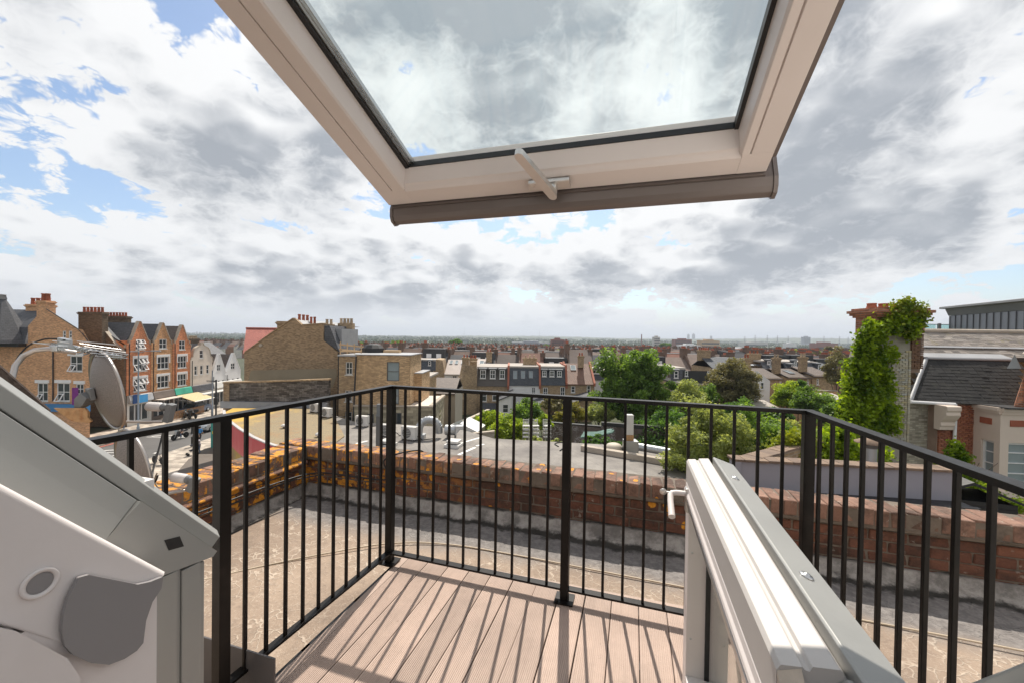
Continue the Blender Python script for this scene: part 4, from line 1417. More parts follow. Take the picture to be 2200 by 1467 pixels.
for y0 in (39.0, 45.0):
    mb = MB()
    for k in range(10):
        a0 = math.pi * (0.15 + 0.7 * k / 10)
        a1_ = math.pi * (0.15 + 0.7 * (k + 1) / 10)
        mb.poly([(-38.6 + 2.3 * math.cos(a0), y0 + 1.3 * math.sin(a0), RZ + 0.004), (-38.6 + 2.0 * math.cos(a0), y0 + 1.1 * math.sin(a0), RZ + 0.004), (-38.6 + 2.0 * math.cos(a1_), y0 + 1.1 * math.sin(a1_), RZ + 0.004), (-38.6 + 2.3 * math.cos(a1_), y0 + 1.3 * math.sin(a1_), RZ + 0.004)])
    mb.box(-40.8, -36.4, y0 + 0.2, y0 + 0.32, RZ + 0.003, RZ + 0.0045)
    obj('road_marking', mb.mesh('road_marking', 'road_white'), road)

# ------------------------------------------------------------------ building kit (local axes: x along front, -y faces the viewer)
WCACHE = {}


def win_meshes(w, h, cols, rows, fr_=0.07, fm='pvc_white', gm='dark_glass', bar=0.04):
    key = (round(w, 2), round(h, 2), cols, rows, fr_, fm, gm, bar)
    if key not in WCACHE:
        f = MB()
        f.box(0, fr_, -0.02, 0.05, 0, h)
        f.box(w - fr_, w, -0.02, 0.05, 0, h)
        f.box(fr_, w - fr_, -0.02, 0.05, 0, fr_)
        f.box(fr_, w - fr_, -0.02, 0.05, h - fr_, h)
        for c in range(1, cols):
            x = w * c / cols
            f.box(x - bar / 2, x + bar / 2, -0.015, 0.045, fr_, h - fr_)
        for r_ in range(1, rows):
            z = h * r_ / rows
            f.box(fr_, w - fr_, -0.012, 0.042, z - bar / 2, z + bar / 2)
        g_ = MB().box(fr_ * 0.6, w - fr_ * 0.6, 0.02, 0.03, fr_ * 0.6, h - fr_ * 0.6)
        s_ = MB().box(-0.06, w + 0.06, -0.12, 0.05, -0.09, 0.0)
        WCACHE[key] = (f.mesh('window', fm), g_.mesh('pane', gm), s_.mesh('sill', 'stone_cap' if fm != 'pvc_white' else 'shop_white'))
    return WCACHE[key]


def window(T, x, y, z, w, h, cols=2, rows=2, sill=True, rot=0.0, tilt=0.0, **kw):
    """frame > pane, sill; rot = facing, tilt leans it back into a roof"""
    f, g_, s_ = win_meshes(w, h, cols, rows, **kw)
    o = inst(T, 'window', f, (x, y, z), (-tilt, 0, rot))
    inst(o, 'pane', g_)
    if sill:
        inst(o, 'sill', s_)
    return o


POTS = {}


def chimney(T, x, y, z0, w, d, h, pots=4, mat='brick_stock', potmat='pot_red', ph=0.55, axis='x', pr=0.13, capped=True):
    mb = MB()
    mb.box(x - w / 2, x + w / 2, y - d / 2, y + d / 2, z0, z0 + h)
    e = 0.0
    for k, (o_, t_) in enumerate(((0.06, 0.10), (0.12, 0.12), (0.04, 0.10))):
        if capped:
            mb.box(x - w / 2 - o_, x + w / 2 + o_, y - d / 2 - o_, y + d / 2 + o_, z0 + h + e, z0 + h + e + t_)
            e += t_
    st = part(T, 'chimney', mb, mat)
    key = (potmat, ph, pr)
    if key not in POTS:
        POTS[key] = MB().lathe([(pr * 1.05, 0), (pr, 0.06), (pr * 0.82, ph * 0.8), (pr * 1.0, ph * 0.86), (pr * 1.0, ph), (pr * 0.7, ph)], (0, 0, 0), 9).mesh('chimney_pot', potmat)
    for i in range(pots):
        f_ = (i + 0.5) / pots - 0.5
        px, py = (x + f_ * w * 0.92, y) if axis == 'x' else (x, y + f_ * d * 0.92)
        inst(st, 'chimney_pot', POTS[key], (px, py, z0 + h + e))
    return st


def gable_roof(mb, x0, x1, y0, y1, ze, zr, axis='x', over=0.15, th=0.12):
    """two slabs; ridge runs along axis"""
    if axis == 'x':
        ym = (y0 + y1) / 2
        for ya_, s_ in ((y0, 1), (y1, -1)):
            run = ym - ya_
            sl_ = (zr - ze) / abs(run)
            ye = ya_ - s_ * over
            zee = ze - sl_ * over
            pts_ = [(x0 - over, ye, zee), (x0 - over, ym, zr), (x0 - over, ym, zr - th), (x0 - over, ye, zee - th)]
            mb.prism(pts_ if s_ > 0 else pts_[::-1], (x1 - x0 + 2 * over, 0, 0))
    else:
        xm = (x0 + x1) / 2
        for xa_, s_ in ((x0, 1), (x1, -1)):
            sl_ = (zr - ze) / abs(xm - xa_)
            xe = xa_ - s_ * over
            zee = ze - sl_ * over
            pts_ = [(xe, y0 - over, zee), (xm, y0 - over, zr), (xm, y0 - over, zr - th), (xe, y0 - over, zee - th)]
            mb.prism(pts_[::-1] if s_ > 0 else pts_, (0, y1 - y0 + 2 * over, 0))
    return mb


def zz(px, py, Y):
    return at(px, py, Y).z


# ------------------------------------------------------------------ row of red brick shops on the far side of the street
FX = -47.0
ROT = R(90)
PZ = RZ + 0.12


def yrow(px, py=780):
    d = ray(px, py)
    return FX / d.x * d.y


def row_house(label, p0, p1, wallmat, gable, zg, sh, wins, roofmat='slate_dark', group='red brick gabled shops across the street'):
    y0, y1 = yrow(p0), yrow(p1)
    W = y1 - y0
    T = thing('shop_house', label, 'house', (FX, y0, PZ), ROT, group)
    zs = sh - PZ
    za = zg - PZ
    D_ = 9.0
    holes = [(W * a, W * b, c - PZ, d - PZ) for (a, b, c, d, *_r) in wins if d - PZ < zs]
    gh = [(W * a, W * b, c - PZ, d - PZ) for (a, b, c, d, *_r) in wins if d - PZ >= zs]
    mb = MB()
    zb = 3.9
    mb.wall(0, W, zb, zs - 1.0, 0, holes, 0.12)
    xm = W / 2
    mb.wall(W * 0.12, W * 0.88, zs - 1.0, zs + 0.02, 0, [h for h in gh], 0.12) if False else None
    # gable front with a window notch
    if gh:
        a, b, c, d = gh[0]
        mb.wall(0, W, zs - 1.0, d + 0.001, 0, gh, 0.12) if d <= zs + 0.001 else mb.wall(W * 0.10, W * 0.90, zs - 1.0, zs, 0, [(a, b, c, min(d, zs))], 0.12)
    else:
        mb.wall(0, W, zs - 1.0, zs, 0)
    part(T, 'wall', mb, wallmat)
    return T, W, zs, za, xm, D_


def simple_row_house(label, p0, p1, wallmat, apex, shoulder, gshape, wins, roofmat, slab='slate_dark', casements=False, shop=None, surround=True, ridge=None, win_gm='dark_glass'):
    """gable-fronted shop house. gshape(W, zs, za) -> outline of the gable above shoulder; wins = (xa, xb, z0, z1, cols, rows)"""
    y0, y1 = yrow(p0), yrow(p1)
    W = y1 - y0
    T = thing('shop_house', label, 'house', (FX, y0, PZ), ROT, 'gabled shop houses across the street')
    zs, za = shoulder - PZ, apex - PZ
    zb = 3.8
    lower = [(W * a, W * b, c - PZ, d - PZ) for (a, b, c, d, e, f) in wins if d < shoulder]
    upper = [(W * a, W * b, c - PZ, d - PZ) for (a, b, c, d, e, f) in wins if d >= shoulder]
    mb = MB()
    zsp = min([h[2] for h in upper] + [zs]) - 0.15
    mb.wall(0, W, zb, zsp, 0, lower, 0.14)
    out = gshape(W, zs, za)              # closed outline starting at (0, zsp)
    if upper:
        a, b, c, d = upper[0]
        L_ = [(0, zsp)] + [p for p in out if p[0] <= W / 2] + [(W / 2, za)]
        R_ = [(W / 2, za)] + [p for p in out if p[0] > W / 2] + [(W, zsp)]
        mb.poly([(x, 0, z) for x, z in ([(0, zsp), (a, zsp), (a, d), (W / 2, d), (W / 2, za)] + [p for p in out if p[0] < W / 2][::-1])])
        mb.poly([(x, 0, z) for x, z in ([(b, zsp), (W, zsp)] + [p for p in out if p[0] > W / 2][::-1] + [(W / 2, za), (W / 2, d), (b, d)])])
        mb.poly([(a, 0, zsp), (b, 0, zsp), (b, 0, c), (a, 0, c)])
        e = 0.14
        mb.add([(a, 0, c), (a, e, c), (a, e, d), (a, 0, d), (b, 0, c), (b, e, c), (b, e, d), (b, 0, d)], [(0, 1, 2, 3), (4, 7, 6, 5), (0, 4, 5, 1), (3, 2, 6, 7)])
    else:
        mb.poly([(x, 0, z) for x, z in ([(0, zsp), (W, zsp)] + out[::-1])])
    # gable return thickness, rear and sides
    ol = [(0, zsp)] + out + [(W, zsp)]
    for (xa, za_), (xb, zb_) in zip(ol[:-1], ol[1:]):
        mb.poly([(xa, 0, za_), (xb, 0, zb_), (xb, 0.28, zb_), (xa, 0.28, za_)])
    mb.poly([(x, 0.28, z) for x, z in ol])
    D_ = 8.5
    mb.add([(0, 0, 0), (0, D_, 0), (0, D_, zs), (0, 0, zs), (W, 0, 0), (W, D_, 0), (W, D_, zs), (W, 0, zs)], [(0, 3, 2, 1), (4, 5, 6, 7), (1, 2, 6, 5)])
    part(T, 'wall', mb, wallmat)
    # coping along the gable
    mb = MB()
    for (xa, za_), (xb, zb_) in zip(out[:-1], out[1:]):
        v_ = Vector((xb - xa, 0, zb_ - za_))
        if v_.length < 0.05:
            continue
        nrm = Vector((-v_.z, 0, v_.x)).normalized()
        mb.prism([Vector((xa, -0.07, za_)), Vector((xb, -0.07, zb_)), Vector((xb, -0.07, zb_)) + nrm * 0.09, Vector((xa, -0.07, za_)) + nrm * 0.09], (0, 0.42, 0))
    part(T, 'coping', mb, 'stone_cap' if wallmat != 'white_render' else 'white_render')
    # roof: gable slab running back into the main roof
    zr = (ridge or apex - 0.25) - PZ
    mb = MB()
    gable_roof(mb, 0.12, W - 0.12, 0.3, 4.2, zs - 0.1, za - 0.12, 'y', 0.0)
    mb.prism([(0, 0.1, zs - 0.55), (0, 4.3, zr), (0, 8.4, zs - 0.4), (0, 8.4, zs - 0.6), (0, 4.3, zr - 0.18), (0, 0.1, zs - 0.75)][::-1], (W, 0, 0))
    part(T, 'roof', mb, roofmat)
    for (a, b, c, d, cl, rw) in wins:
        w_ = W * (b - a)
        h_ = d - c
        o = window(T, W * a, 0.08, c - PZ, w_, h_, cl, rw, True, gm=win_gm, bar=0.07, fr_=0.09)
        if surround:
            mb = MB()
            if d < shoulder:
                mb.box(-0.14, w_ + 0.14, -0.13, -0.079, h_, h_ + 0.30)
                mb.box(-0.14, -0.001, -0.13, -0.079, h_ - 0.9, h_)
                mb.box(w_ + 0.001, w_ + 0.14, -0.13, -0.079, h_ - 0.9, h_)
                part(o, 'surround', mb, 'pvc_white')
        if casements and d < shoulder + 2:
            for i in range(cl):
                for j in range(rw):
                    if random.random() < 0.75:
                        cw, ch = w_ / cl - 0.08, h_ / rw - 0.08
                        f_, g_, s_ = win_meshes(cw, ch, 1, 1, fr_=0.07)
                        le = inst(o, 'casement', f_, (w_ * i / cl + 0.04, -0.04, h_ * (j + 1) / rw - 0.04 - ch), (R(-32), 0, 0))
                        le.location = (w_ * i / cl + 0.04, -0.04 - ch * math.sin(R(32)), h_ * (j + 1) / rw - 0.04 - ch * math.cos(R(32)))
    # pilasters / drain pipes between houses
    mb = MB()
    mb.box(-0.12, 0.12, -0.10, -0.004, zb, zs - 0.3)
    part(T, 'pilaster', mb, wallmat)
    mb = MB()
    mb.tube([(0.22, -0.09, zb), (0.22, -0.09, zs - 0.4)], 0.05, 6)
    part(T, 'drain_pipe', mb, 'black_iron')
    # shop front
    s = shop or {}
    mb = MB()
    mb.wall(0, W, 0, zb, -0.02, [(0.3, W - 0.3, 0.5, 2.5)], 0.35)
    mb.poly([(0, -0.02, zb), (W, -0.02, zb), (W, 0.0, zb), (0, 0.0, zb)])
    sf = part(T, 'shop_front', mb, s.get('front', 'shop_white'))
    mb = MB()
    mb.box(0.3, W - 0.3, 0.25, 0.28, 0.5, 2.5)
    part(sf, 'pane', mb, 'dark_glass')
    mb = MB()
    for k in range(4):
        x = 0.3 + (W - 0.6) * k / 3
        mb.box(x - 0.05, x + 0.05, 0.16, 0.249, 0.5, 2.5)
    part(sf, 'mullion', mb, s.get('bar', 'pvc_white'))
    mb = MB()
    mb.prism([(0.06, -0.05, 2.75), (0.06, -0.42, 2.9), (0.06, -0.22, 3.72), (0.06, -0.05, 3.78)], (W - 0.12, 0, 0))
    part(sf, 'fascia_sign', mb, s.get('sign', 'shop_white'), label=s.get('sl'))
    return T, W, zb


def steep(W, zs, za):
    return [(0.0, zs - 0.9), (0.0, zs - 0.55), (W * 0.10, zs - 0.5), (W * 0.10, zs), (W * 0.16, zs + 0.02), (W * 0.46, za - 0.1), (W * 0.47, za), (W * 0.53, za), (W * 0.54, za - 0.1), (W * 0.84, zs + 0.02), (W * 0.90, zs), (W * 0.90, zs - 0.5), (W, zs - 0.55), (W, zs - 0.9)]


plain('sign_blue', (0.05, 0.20, 0.42), 0.5, 0, 0.3, 0.7, 0.0)
plain('sign_silver', (0.50, 0.50, 0.50), 0.4, 0.3, 0.2, 1.0, 0.0)
plain('sign_green', (0.05, 0.36, 0.26), 0.5, 0, 0.5, 0.6, 0.0)
plain('sign_brown', (0.16, 0.13, 0.11), 0.7, 0, 0.4, 1.0, 0.2)
WN = [(0.34, 0.70, -0.92, 0.36, 2, 2), (0.26, 0.80, -3.62, -1.95, 3, 2), (0.26, 0.80, -6.15, -4.5, 3, 2)]
T1, W1, zb1 = simple_row_house('red brick gabled shop with open white casements, nearest of its row', 273, 325.5, 'brick_red', 2.55, 0.22, steep, WN, 'slate_dark', casements=True, shop={'sign': 'sign_silver', 'sl': 'silver grey shop sign board'})
T2, W2, zb2 = simple_row_house('tan brick gabled shop between two redder gabled shops', 325.5, 372, 'brick_tan', 2.50, 0.20, steep, WN, 'slate_dark', shop={'sign': 'sign_brown', 'front': 'sign_brown'})
T3, W3, zb3 = simple_row_house('red brick gabled shop above the green sign and striped awning', 372, 409.5, 'brick_red', 2.30, 0.10, steep, [(0.33, 0.68, -1.15, 0.15, 2, 2), (0.25, 0.76, -3.72, -2.0, 3, 2), (0.25, 0.76, -6.25, -4.55, 3, 2)], 'slate_brown', shop={'sign': 'sign_green'})


def creamg(W, zs, za):
    return [(0, zs - 0.9), (0, zs - 0.2), (W * 0.10, zs + 0.15), (W * 0.13, zs + 0.9), (W * 0.2, zs + 1.35), (W * 0.43, za - 0.35), (W * 0.45, za), (W * 0.55, za), (W * 0.57, za - 0.35), (W * 0.8, zs + 1.35), (W * 0.87, zs + 0.9), (W * 0.90, zs + 0.15), (W, zs - 0.2), (W, zs - 0.9)]


T4, W4, zb4 = simple_row_house('cream rendered shop with curved Dutch gable and arched windows', 409.5, 456, 'cream_render', -0.3 + 0.05, -2.4, creamg, [(0.38, 0.58, -2.65, -1.35, 1, 2), (0.17, 0.30, -5.1, -3.7, 1, 2), (0.43, 0.57, -5.1, -3.7, 1, 2), (0.72, 0.85, -5.1, -3.7, 1, 2), (0.17, 0.32, -7.3, -5.75, 1, 1), (0.45, 0.60, -7.3, -5.75, 1, 1)] and
                                   [(0.40, 0.58, -2.55, -1.3, 1, 2), (0.17, 0.30, -5.0, -3.6, 1, 2), (0.43, 0.57, -5.0, -3.6, 1, 2), (0.72, 0.85, -5.0, -3.6, 1, 2)], 'slate_dark', shop={'sign': 'slate_dark'}, surround=False, ridge=-0.6)


def whiteg(W, zs, za):
    return [(0, zs), (W * 0.02, zs), (W * 0.48, za), (W * 0.52, za), (W * 0.98, zs), (W, zs)]


for p0, p1, lb in ((456, 485, 'white rendered shop with steep pointed gable next to the cream one'), (485, 517, 'white rendered shop with steep pointed gable, last of the street row')):
    simple_row_house(lb, p0, p1, 'white_render', -2.1, -5.15, whiteg, [(0.36, 0.62, -4.9, -3.9, 2, 2), (0.1, 0.25, -7.6, -6.3, 1, 2), (0.42, 0.57, -7.6, -6.3, 1, 2), (0.74, 0.9, -7.6, -6.3, 1, 2)] and [(0.34, 0.62, -4.75, -3.7, 2, 2), (0.1, 0.25, -7.55, -6.25, 1, 2), (0.42, 0.57, -7.55, -6.25, 1, 2), (0.74, 0.9, -7.55, -6.25, 1, 2)], 'slate_brown', surround=False, ridge=-2.5)

# south flank of the row, with its chimneys
ys = yrow(273)
fl = thing('shop_house', 'dark brown brick end house with a tall chimney and six red pots', 'house', (FX, ys - 0.02, PZ), ROT)
mb = MB()
zr_ = zz(228, 710, ys) - PZ
ze_ = zz(272, 757, ys) - PZ
prof_ = [(0, 0), (0, ze_), (1.1, ze_ + 0.9), (2.6, zr_ + 0.1), (4.2, zr_ + 0.15), (8.0, ze_ - 0.4), (8.0, 0)]
mb.prism([(0.0, y, z) for y, z in prof_], (-0.28, 0, 0))
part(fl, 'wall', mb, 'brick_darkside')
mb = MB()
for (ya_, za_), (yb_, zb_) in zip(prof_[1:-2], prof_[2:-1]):
    mb.prism([(-0.34, ya_, za_), (-0.34, yb_, zb_), (-0.34, yb_, zb_ + 0.10), (-0.34, ya_, za_ + 0.10)], (0.5, 0, 0))
part(fl, 'verge_coping', mb, 'stone_cap')
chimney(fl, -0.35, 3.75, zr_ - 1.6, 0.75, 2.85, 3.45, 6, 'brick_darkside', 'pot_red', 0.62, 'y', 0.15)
mb = MB()
mb.tube([(-0.33, 3.6, zr_ + 1.5), (-0.33, 3.6, zr_ - 0.9), (-0.33, 4.6, zr_ - 1.5), (-0.33, 6.5, zr_ - 1.9)], 0.06, 6)
part(fl, 'soil_pipe', mb, 'black_iron')
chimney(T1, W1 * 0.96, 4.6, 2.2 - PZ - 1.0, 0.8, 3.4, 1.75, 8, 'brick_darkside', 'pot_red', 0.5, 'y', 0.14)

# awning on the third shop
mb = MB()
m_, t_ = newmat('awning_cloth')
uvn = coords(t_, 'UV')
sx_ = t_.n('ShaderNodeSeparateXYZ', {0: uvn}).outputs[0]
st_ = t_.sstep(t_.math('FRACT', t_.math('MULTIPLY', sx_, 2.4)), 0.42, 0.5)
finish(t_, t_.mix(st_, (0.50, 0.37, 0.16, 1), (0.58, 0.50, 0.32, 1)), 0.8)
aw = thing('shop_awning', 'yellow and cream striped awning pulled out under the green sign', 'awning', (FX, yrow(374), PZ), ROT)
mb.prism([(0, -0.35, 2.85), (0, -2.9, 2.05), (0, -2.9, 1.99), (0, -0.35, 2.79)], (W3 + 0.7, 0, 0))
part(aw, 'cloth', mb, 'awning_cloth')
mb = MB()
mb.tube([(0, -2.92, 2.0), (W3 + 0.7, -2.92, 2.0)], 0.07, 8)
mb.tube([(0.1, -0.3, 2.2), (0.1, -2.85, 2.02)], 0.03, 6)
mb.tube([(W3 + 0.6, -0.3, 2.2), (W3 + 0.6, -2.85, 2.02)], 0.03, 6)
part(aw, 'frame', mb, 'pvc_white')
# canopy bars over the neighbouring shops
mb = MB()
mb.box(0, W2 - 0.3, -1.6, -0.1, 2.72, 2.8)
o = obj('shop_canopy', mb.mesh('shop_canopy', 'cream_render'), None, (FX, yrow(327), PZ), ROT)
tag(o, 'flat cream canopy over the shop between the blue sign and the awning', 'canopy')
mb = MB()
mb.box(0.2, W4 + 2.4, -1.7, -0.4, 2.45, 2.55)
o = obj('shop_canopy', mb.mesh('shop_canopy', 'shop_white'), None, (FX, yrow(412), PZ), ROT)
tag(o, 'long pale canopy under the cream gabled shop', 'canopy')
# blue panels of the first shop sign
for k, (a, b, mt, lb) in enumerate(((0.30, 0.85, 'sign_navy', 'dark blue upright shop sign panel'), (0.95, 2.3, 'sign_sky', 'sky blue shop sign panel'))):
    plain(mt, (0.012, 0.06, 0.20) if k == 0 else (0.07, 0.36, 0.72), 0.5, 0, 0.2, 1.0, 0.0)
    mb = MB()
    mb.box(a, b, -0.50, -0.42, 2.75, 3.72 if k else 3.85)
    o = obj('sign_panel', mb.mesh('sign_panel', mt), None, (FX, yrow(273), PZ), ROT)
    tag(o, lb + ' on the nearest red brick shop', 'sign')

# brown roofs behind the cream and white gables
bk = thing('house', 'brown brick house behind the white gables, with ornate chimney pots', 'house', (FX - 7.0, yrow(470) + 3, PZ), ROT)
mb = MB().box(0, 9.0, 0, 7, 0, -2.9 - PZ)
mb.prism([(0, 0, -2.9 - PZ), (0, 3.5, -0.55 - PZ), (0, 7.0, -2.9 - PZ)], (9.0, 0, 0))
part(bk, 'wall', mb, 'brick_stock_dk')
mb = MB()
gable_roof(mb, 0.2, 9.0, 0, 7, -2.9 - PZ, -0.45 - PZ, 'x', 0.1)
part(bk, 'roof', mb, 'slate_dark')
chimney(bk, 5.0, 3.5, -0.9 - PZ, 2.2, 0.7, 0.75, 5, 'brick_darkside', 'pot_buff', 0.5)

# ------------------------------------------------------------------ orange brick corner building with turret
YO = 44.0
q = lambda px, py: at(px, py, YO)
oc = thing('corner_building', 'orange brick corner building with slate turret and small chimney', 'building', (q(60, 760).x, YO, PZ), 0)
X0 = q(60, 760).x
lx = lambda px, py=760: q(px, py).x - X0
lz = lambda px, py: q(px, py).z - PZ
mb = MB()
xr = lx(193)
wd = [(lx(150), lx(177), lz(163, 797), lz(163, 764)), (lx(122), lx(150), lz(136, 861), lz(136, 822)), (lx(163), lx(180), lz(171, 846), lz(171, 824)), (lx(80), lx(103), lz(90, 861), lz(90, 822)), (lx(134), lx(141.5), lz(138, 727), lz(138, 711)), (lx(147), lx(154.5), lz(150, 727), lz(150, 711))]
ztop = lz(138, 708)
xl = -7.0
mb.wall(0, xr - 0.75, lz(60, 736), ztop, 0, wd[4:], 0.12)
mb.wall(xl, xr, 3.9, lz(60, 737), 0, wd[:4], 0.12)
mb.poly([(xr - 0.75, 0, lz(60, 736)), (xr, 0, lz(60, 736)), (xr - 0.1, 0, lz(190, 765) if False else lz(60, 736) + 0.3), (xr - 0.75, 0, ztop)])
mb.poly([(0, 0, ztop), (xr - 0.75, 0, ztop), (lx(168), 0, lz(168, 707)), (lx(101), 0, lz(101, 665)), (lx(82), 0, lz(82, 676)), (0.0, 0, lz(60, 701))])
mb.wall(xl, xr, 0, 3.9, 0.02)
mb.add([(xr, 0, 0), (xr - 5, 4.5, 0), (xr - 5, 4.5, lz(60, 736)), (xr, 0, lz(60, 736)), (xr - 5, 4.5, lz(60, 736)), (0, 0, lz(60, 736)), (0, 3, lz(60, 736)), (0, 3, lz(60, 701)), (0, 0, lz(60, 701))], [(0, 1, 2, 3), (5, 8, 7, 6)])
part(oc, 'wall', mb, 'brick_orange')
mb = MB()
for (xa, za_), (xb, zb_) in zip([(lx(101), lz(101, 665)), (lx(168), lz(168, 707)), (xr - 0.75 + 0.02, ztop - 0.4)], [(lx(168), lz(168, 707)), (xr - 0.1, lz(60, 736) + 0.3), (xr, lz(60, 736))]):
    mb.prism([(xa, -0.1, za_), (xb, -0.1, zb_), (xb, -0.1, zb_ + 0.10), (xa, -0.1, za_ + 0.10)], (-0.35, 0.35, 0))
part(oc, 'roof_edge', mb, 'slate_dark')
mb = MB()
# main slate slope behind and to the left
zr_ = lz(80, 666)
mb.add([(lx(101), 0.2, lz(101, 666)), (0.0, 0.2, lz(60, 703)), (xl, 0.2, lz(60, 703)), (xl, 3.0, zr_ + 0.15), (at(93, 666, YO + 3.0).x - X0, 3.0, zr_ + 0.15)], [(0, 1, 2, 3, 4)])
mb.add([(0.0, 0.1, lz(60, 703)), (xl, 0.1, lz(60, 703)), (xl, -0.3, lz(60, 738)), (0.0, -0.3, lz(60, 738))], [(0, 1, 2, 3)])
part(oc, 'roof', mb, 'slate_dark')
mb = MB()
tcx = lx(10)
mb.lathe([(2.35, 0), (2.25, 0.35), (0.32, lz(12, 646) - lz(20, 737)), (0.30, lz(12, 641) - lz(20, 737))], (tcx, -0.2, lz(20, 737)), 8, 0, False)
tu = part(oc, 'turret', mb, 'slate_dark')
mb = MB().lathe([(0.30, 0), (0.36, 0.06), (0.26, 0.45), (0.36, 0.5), (0.1, 0.55)], (tcx, -0.2, lz(12, 644)), 10)
part(tu, 'finial', mb, 'lead_grey')
mb = MB().box(xl, tcx + 2.4, -0.75, -0.02, lz(20, 744), lz(20, 737))
part(oc, 'eaves', mb, 'black_iron')
chimney(oc, lx(85), 0.6, lz(85, 690), 1.0, 0.9, lz(85, 652) - lz(85, 690), 2, 'brick_orange', 'pot_red', 0.8, 'x', 0.22)
chimney(oc, lx(14), 3.2, lz(14, 680), 2.6, 0.8, lz(14, 656) - lz(14, 680), 4, 'brick_orange', 'pot_red', 0.75, 'x', 0.2)
for i, (a, b, c, d) in enumerate(wd):
    o = window(oc, a, 0.07, c, b - a, d - c, 2 if i < 4 else 1, 2, True, bar=0.07, fr_=0.09)
    if i < 4:
        mb = MB().box(-0.18, b - a + 0.18, -0.16, -0.075, d - c, d - c + 0.34)
        part(o, 'lintel', mb, 'pvc_white')
        f_, g_, s_ = win_meshes((b - a) / 2 - 0.1, (d - c) / 2 - 0.08, 1, 1, fr_=0.08)
        inst(o, 'casement', f_, (0.06, -0.45, 0.02), (R(-30), 0, 0))
mb = MB()
mb.tube([(lx(116), -0.1, 4.0), (lx(116), -0.1, lz(116, 755)), (lx(112), -0.1, lz(112, 752))], 0.06, 6)
part(oc, 'drain_pipe', mb, 'black_iron')
mb = MB().box(xl, xr + 0.1, -0.45, -0.02, 2.9, 3.7)
part(oc, 'shop_sign', mb, 'sign_blue', label='blue shop sign along the corner building')
plain('banner_purple', (0.18, 0.02, 0.20), 0.6, 0, 0.5, 3, 0.0)
mb = MB().box(lx(174), lx(187), -0.9, -0.86, 3.75, 5.6)
o = obj('banner', mb.mesh('banner', 'banner_purple', (0, 0, 0)), None, (X0, YO, PZ))
tag(o, 'purple banner hanging on the corner building beside the dish', 'banner')


# ------------------------------------------------------------------ street furniture, vehicles and people
def lamp_post(label, px, py, Y, ztop, mat='zinc_tube', head=True):
    p = at(px, py, Y)
    z0 = RZ + 0.12
    T = thing('street_lamp', label, 'street lamp', (p.x, p.y, z0))
    h = ztop - z0
    mb = MB().tube([(0, 0, 0), (0, 0, 1.2), (0, 0, 1.25), (0, 0, h)], [0.14, 0.14, 0.09, 0.06], 8)
    part(T, 'pole', mb, mat)
    if head:
        mb = MB()
        mb.tube([(0, 0, h - 0.15), (0.5, 0.25, h + 0.05), (1.2, 0.5, h + 0.1)], 0.04, 6)
        part(T, 'arm', mb, mat)
        mb = MB().obox((1.4, 0.6, h + 0.08), (0.38, 0.16, 0), (-0.07, 0.16, 0), (0, 0, 0.06))
        mb.obox((-0.3, -0.12, h + 0.02), (0.34, 0.14, 0), (-0.06, 0.14, 0), (0, 0, 0.05))
        part(T, 'lantern', mb, 'lead_grey')
        mb = MB().tube([(0, 0, h - 0.1), (0, 0, h + 1.2)], 0.035, 6)
        part(T, 'finial', mb, mat)
    return T


plain('pole_grey', (0.24, 0.27, 0.30), 0.5, 0.5, 0.1, 2, 0.0)
lamp_post('tall pale grey lamp post in front of the nearest red brick shop', 297, 900, 44.5, zz(297, 755, 44.5), 'pole_grey')
lamp_post('thin grey lamp post in front of the white gabled shops', 456, 870, 56.0, zz(456, 795, 56), 'pole_grey', False)
tp = at(464, 880, 51)
T = thing('traffic_pole', 'black traffic signal pole beside the dark stone wall', 'traffic signal', (tp.x, tp.y, RZ + 0.12))
mb = MB().tube([(0, 0, 0), (0, 0, zz(464, 817, 51) - RZ)], 0.10, 8)
part(T, 'pole', mb, 'black_iron')
mb = MB().box(-0.2, 0.2, -0.15, 0.15, 2.6, 3.5).box(-0.2, 0.2, -0.15, 0.15, 0.9, 1.3)
mb.box(-1.2, 0.0, -0.05, 0.05, zz(464, 818, 51) - RZ - 0.15, zz(464, 818, 51) - RZ - 0.05)
part(T, 'signal_head', mb, 'black_iron', 0.03)

# green kiosk board with a red notice
plain('kiosk_teal', (0.03, 0.26, 0.23), 0.5, 0, 0.15, 0.8, 0.05)
plain('notice_red', (0.50, 0.02, 0.05), 0.5, 0, 0.1, 2, 0.0)
plain('notice_yellow', (0.70, 0.50, 0.03), 0.5, 0, 0.1, 2, 0.0)
kp = onz(462, 961, RZ + 0.12)
kk = thing('street_kiosk', 'teal street kiosk with red notice panel and yellow strip', 'kiosk', (kp.x, kp.y, RZ + 0.12))
kh = zz(460, 896, kp.y) - RZ - 0.12
kw = 870 and (at(477, 930, kp.y).x - at(453, 930, kp.y).x)
mb = MB().box(-kw * 0.4, kw * 1.6, 0, 1.1, 0, kh)
part(kk, 'body', mb, 'kiosk_teal', 0.03)
mb = MB().box(kw * 0.05, kw * 1.0, -0.05, -0.005, kh * 0.62, kh * 0.99)
nr = part(kk, 'notice_panel', mb, 'notice_red')
mb = MB()
for k in range(6):
    mb.box(kw * 0.12, kw * 0.9, -0.058, -0.0505, kh * (0.70 + 0.045 * k), kh * (0.715 + 0.045 * k))
part(nr, 'notice_text', mb, 'road_white', root=kk)
mb = MB().box(-kw * 0.25, kw * 1.4, -0.03, -0.005, kh * 0.46, kh * 0.55)
part(kk, 'yellow_strip', mb, 'notice_yellow')

